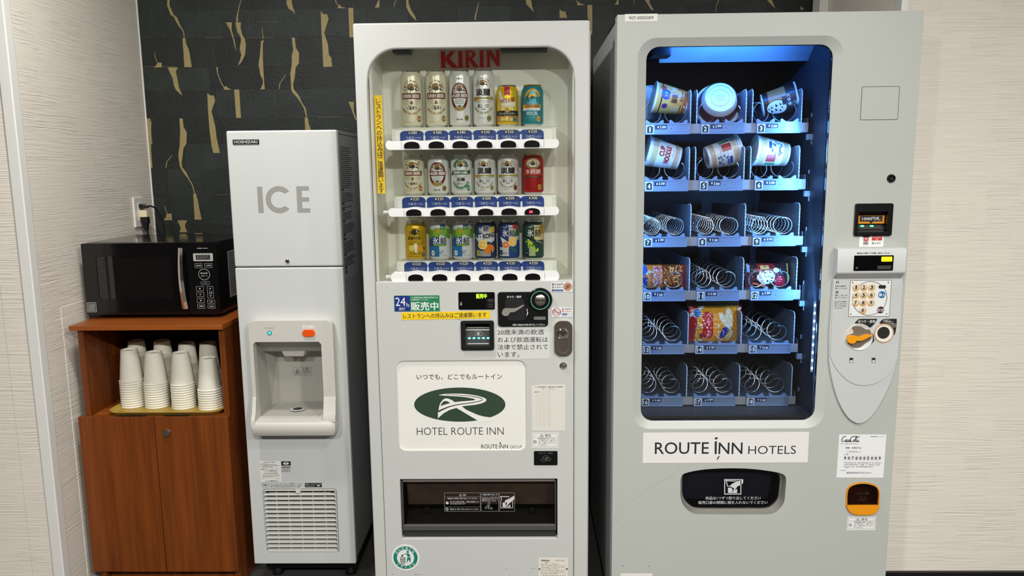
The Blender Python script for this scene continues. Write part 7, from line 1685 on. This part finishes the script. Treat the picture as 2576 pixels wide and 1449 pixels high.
# second row: three cups with red and gold print
def cupnoodle(back):
    a = Art(); gd = (196, 150, 70)
    bands(a, gd, 76, 90); bands(a, gd, 12, 22); a.rect(-64, 64, 92, 93, (60, 90, 150)).rect(-64, 64, 9, 10, (60, 90, 150))
    if not back:
        a.text('CUP', 8, 63, 30, 17, (176, 30, 44), .035).text('NOODLE', 0, 44, 54, 17, (176, 30, 44), .035).text('カップヌードル', 8, 28, 26, 6, (150, 40, 60), .03)
    else:
        r = random.Random(back); a.rect(10, 32, 62, 70, (40, 70, 150)).rect(-30, -8, 44, 72, (190, 60, 60))
        for i in range(16): px_, pz_ = r.uniform(-8, 34), r.uniform(26, 58); a.rect(px_, px_+r.uniform(4, 9), pz_, pz_+r.uniform(2, 5), (56, 96, 176))
        a.lines(-24, 30, (38, 48, 58), 1.6, (90, 110, 150), back)
        a.rect(-44, -34, 40, 70, (90, 140, 90))
    return a
noodle_cup('noodle_cup', 'white cup with red lettering lying at the left of the second tray', 1667, 389, 2.445, 166, cupnoodle(0))
noodle_cup('noodle_cup', 'white cup with blue print, rim to the right, middle of the second tray', 1818, 387, 2.445, 14, cupnoodle(3))
noodle_cup('noodle_cup', 'white cup with blue print, rim to the left, right of the second tray', 1937, 384, 2.445, 172, cupnoodle(5))

# ---- snack bags
def bag(label, px_, py_, wpx, hpx, depth, coat, art, T=.020, seal=(150, 30, 30), tilt=0.0, group='snack bags in the snack machine', lean=8):
    x, z, w_, h = C(px_, py_, wpx, hpx, depth)
    t = thing('snack_bag', label, 'snack bag', (x, depth, z), group)
    t.rotation_euler = (math.radians(-lean), math.radians(-tilt), 0)
    def dep(xx, zz, s):
        u = min(1, abs(xx)/(w_/2)); v = min(1, abs(zz)/(h/2))
        k = max(0, 1-u**3.2)*max(0, 1-v**2.6)
        wr = .0012*math.sin(xx*420+zz*260)*(k**.5)+.0008*math.sin(zz*900)*k
        return s*(T*k+.0003)+s*wr*(.6 if k > .02 else 0)
    nx, nz = 44, 28; b = MB()
    for s in (-1, 1):
        vs_ = []; fs = []
        for j in range(nz+1):
            for i in range(nx+1):
                xx = -w_/2+w_*i/nx; zz = -h/2+h*j/nz
                vs_.append((xx, dep(xx, zz, s), zz))
        for j in range(nz):
            for i in range(nx):
                q = (j*(nx+1)+i, j*(nx+1)+i+1, (j+1)*(nx+1)+i+1, (j+1)*(nx+1)+i); fs.append(q if s < 0 else q[::-1])
        b.add(vs_, fs)
    obj('wrapper', b, mat('wrapper_%d_%d_%d' % tuple(coat), coat, .22, spec=.6), t, smooth=True, local=True, angle=70)
    if art:
        A = art(w_*1000, h*1000)
        d = drape(A.b, lambda xx, yy, zz: (xx, dep(xx, zz, -1)+yy*2.2-.0006, zz), .0045, .0045)
        obj('wrapper_print', d, [mat(m.name+'_gloss', [round(255*(v**(1/2.2))) for v in m.node_tree.nodes['Principled BSDF'].inputs['Base Color'].default_value[:3]], .2, spec=.6) for m in A.m], t, local=True)
    zz_ = MB()
    for s in (-1, 1):
        for k in range(9):
            z0 = -h/2+h*k/9; zz_.add([(s*w_/2, 0, z0), (s*(w_/2+.003), 0, z0+h/18), (s*w_/2, 0, z0+h/9)], [(0, 1, 2)])
    obj('crimped_seal', zz_, flat(seal, .3), t, local=True)
    return t
def kaki(w_, h):
    a = Art(); hw, hh = w_/2, h/2
    a.rect(-hw, -w_*.06, -hh, hh, (206, 124, 36)).rect(-w_*.06, hw*.86, -hh, hh, (120, 62, 30)).rect(hw*.80, hw, -hh, hh, (150, 40, 28)).rect(-hw, -hw*.74, -hh, -hh*.1, (40, 60, 130)).oval(-hw*.92, hh*.55, w_*.085, h*.28, (30, 90, 180))
    r = random.Random(2)
    for i in range(46):
        cx, cz, an, ln = r.uniform(-w_*.04, hw*.76), r.uniform(-hh*.9, hh*.9), r.uniform(0, math.pi), r.uniform(6, 10)
        dx, dz = math.cos(an)*ln, math.sin(an)*ln; nx, nz = -math.sin(an)*1.9, math.cos(an)*1.9
        a.poly([(cx-dx*.9, cz-dz*.9), (cx-dx*.5+nx, cz-dz*.5+nz), (cx+dx*.5+nx, cz+dz*.5+nz), (cx+dx*.9, cz+dz*.9), (cx+dx*.5-nx*.6, cz+dz*.5-nz*.6), (cx-dx*.5-nx*.6, cz-dz*.5-nz*.6)], r.choice(((206, 132, 62), (222, 158, 84), (178, 100, 44), (232, 196, 140))))
    a.text('柿の種', -w_*.17, 0, h*.86, w_*.17, (240, 226, 226), .07, 90).text('柿の種', -w_*.17, 0, h*.84, w_*.155, (164, 24, 34), .03, 90).text('カリッと旨い', -w_*.29, -h*.05, h*.62, w_*.055, (34, 44, 100), .03, 90)
    return a
bag('nut and rice cracker bag with orange left half', 1671, 695, 117, 58, 2.42, (196, 112, 44), kaki)
def cookie(w_, h):
    a = Art(); hw, hh = w_/2, h/2
    a.rect(-hw, hw, -hh, hh, (38, 22, 24)).poly([(-hw*.5, hh), (hw*.2, hh), (hw*.45, hh*.3), (-hw*.1, -hh*.2), (-hw*.6, hh*.4)], (130, 26, 26)).rect(-hw, -hw*.7, -hh, hh*.3, (96, 30, 36))
    a.rect(-hw*.4, hw*.0, hh*.55, hh*.85, (190, 160, 84)).poly([(-hw*.6, -hh*.2), (-hw*.4, hh*.5), (-hw*.1, -hh*.5), (-hw*.2, -hh*.9)], (216, 176, 150))
    a.oval(-hw*.08, -hh*.1, w_*.16, h*.27, (216, 222, 224))
    for (px_, pz_) in ((-.22, .25), (.02, .30), (-.10, -.42), (.10, -.15)): a.oval(px_*hw, pz_*hh, 3, 3, (54, 38, 36), 12)
    a.oval(hw*.48, -hh*.45, w_*.12, h*.24, (178, 28, 44)).poly([(-hw*.7, -hh*.5), (-hw*.05, -hh*.85), (-hw*.1, -hh*.95), (-hw*.75, -hh*.65)], (210, 110, 70)).rect(hw*.84, hw*.90, -hh*.6, hh, (170, 150, 50))
    return a.rect(-hw*.98, -hw*.86, hh*.3, hh*.9, (150, 170, 200)).oval(hw*.3, hh*.45, w_*.07, h*.1, (200, 190, 170))
bag('dark brown cookie bag with a red spot', 1931, 694, 110, 62, 2.42, (44, 26, 28), cookie, seal=(70, 40, 40))
def happy(w_, h):
    a = Art(); hw, hh = w_/2, h/2
    a.rect(-hw, hw, -hh, hh, (176, 34, 32)).poly([(-hw*.80, -hh), (hw*.78, -hh), (hw*.88, hh), (-hw*.62, hh)], (232, 156, 40))
    a.poly([(-hw*.83, -hh), (-hw*.78, -hh), (-hw*.60, hh), (-hw*.65, hh)], (240, 206, 90)).poly([(hw*.76, -hh), (hw*.80, -hh), (hw*.90, hh), (hw*.86, hh)], (240, 206, 90))
    a.poly([(-hw*.98, hh*.35), (-hw*.4, hh*.98), (-hw*.5, hh), (-hw, hh*.55)], (214, 232, 240)).oval(-hw*.72, hh*.60, w_*.085, h*.13, (226, 236, 242)).oval(-hw*.72, hh*.60, w_*.075, h*.115, (28, 110, 176))
    a.poly(rrect(-w_*.17, -h*.03, w_*.20, h*.74, w_*.08, 5), (196, 30, 30)).text('ハッピーターン', -w_*.155, -h*.03, h*.62, w_*.10, (244, 240, 236), .05, 90)
    a.poly([(w_*.04, h*.24), (w_*.10, h*.34), (w_*.20, h*.1), (w_*.24, -h*.1), (w_*.16, -h*.06), (w_*.08, h*.06)], (232, 230, 206)).oval(w_*.24, h*.14, w_*.075, h*.30, (230, 232, 206)).poly([(w_*.20, -h*.1), (w_*.34, -h*.2), (w_*.33, -h*.38), (w_*.16, -h*.42)], (226, 200, 140))
    a.poly([(w_*.06, -h*.3), (w_*.12, -h*.1), (w_*.20, -h*.08), (w_*.25, -h*.2), (w_*.16, -h*.36), (w_*.07, -h*.42)], (28, 50, 160)).text('パウダー', w_*.13, -h*.24, h*.2, w_*.03, (236, 240, 248), .03, 90).text('ミルキー味', w_*.03, -h*.22, h*.40, w_*.045, (246, 244, 226), .06, 90)
    r = random.Random(6)
    for i in range(26): a.oval(r.uniform(-hw*.55, hw*.7), r.uniform(-hh*.9, hh*.9), .8, .8, (250, 240, 214), 8)
    return a.poly([(-hw*.66, -hh*.62), (-hw*.60, -hh*.48), (-hw*.52, -hh*.56), (-hw*.53, -hh*.76), (-hw*.62, -hh*.80)], (120, 50, 90))
bag('orange and red cracker bag standing in the fifth tray', 1799, 814, 130, 88, 2.425, (196, 60, 34), happy, .022, seal=(196, 60, 34))
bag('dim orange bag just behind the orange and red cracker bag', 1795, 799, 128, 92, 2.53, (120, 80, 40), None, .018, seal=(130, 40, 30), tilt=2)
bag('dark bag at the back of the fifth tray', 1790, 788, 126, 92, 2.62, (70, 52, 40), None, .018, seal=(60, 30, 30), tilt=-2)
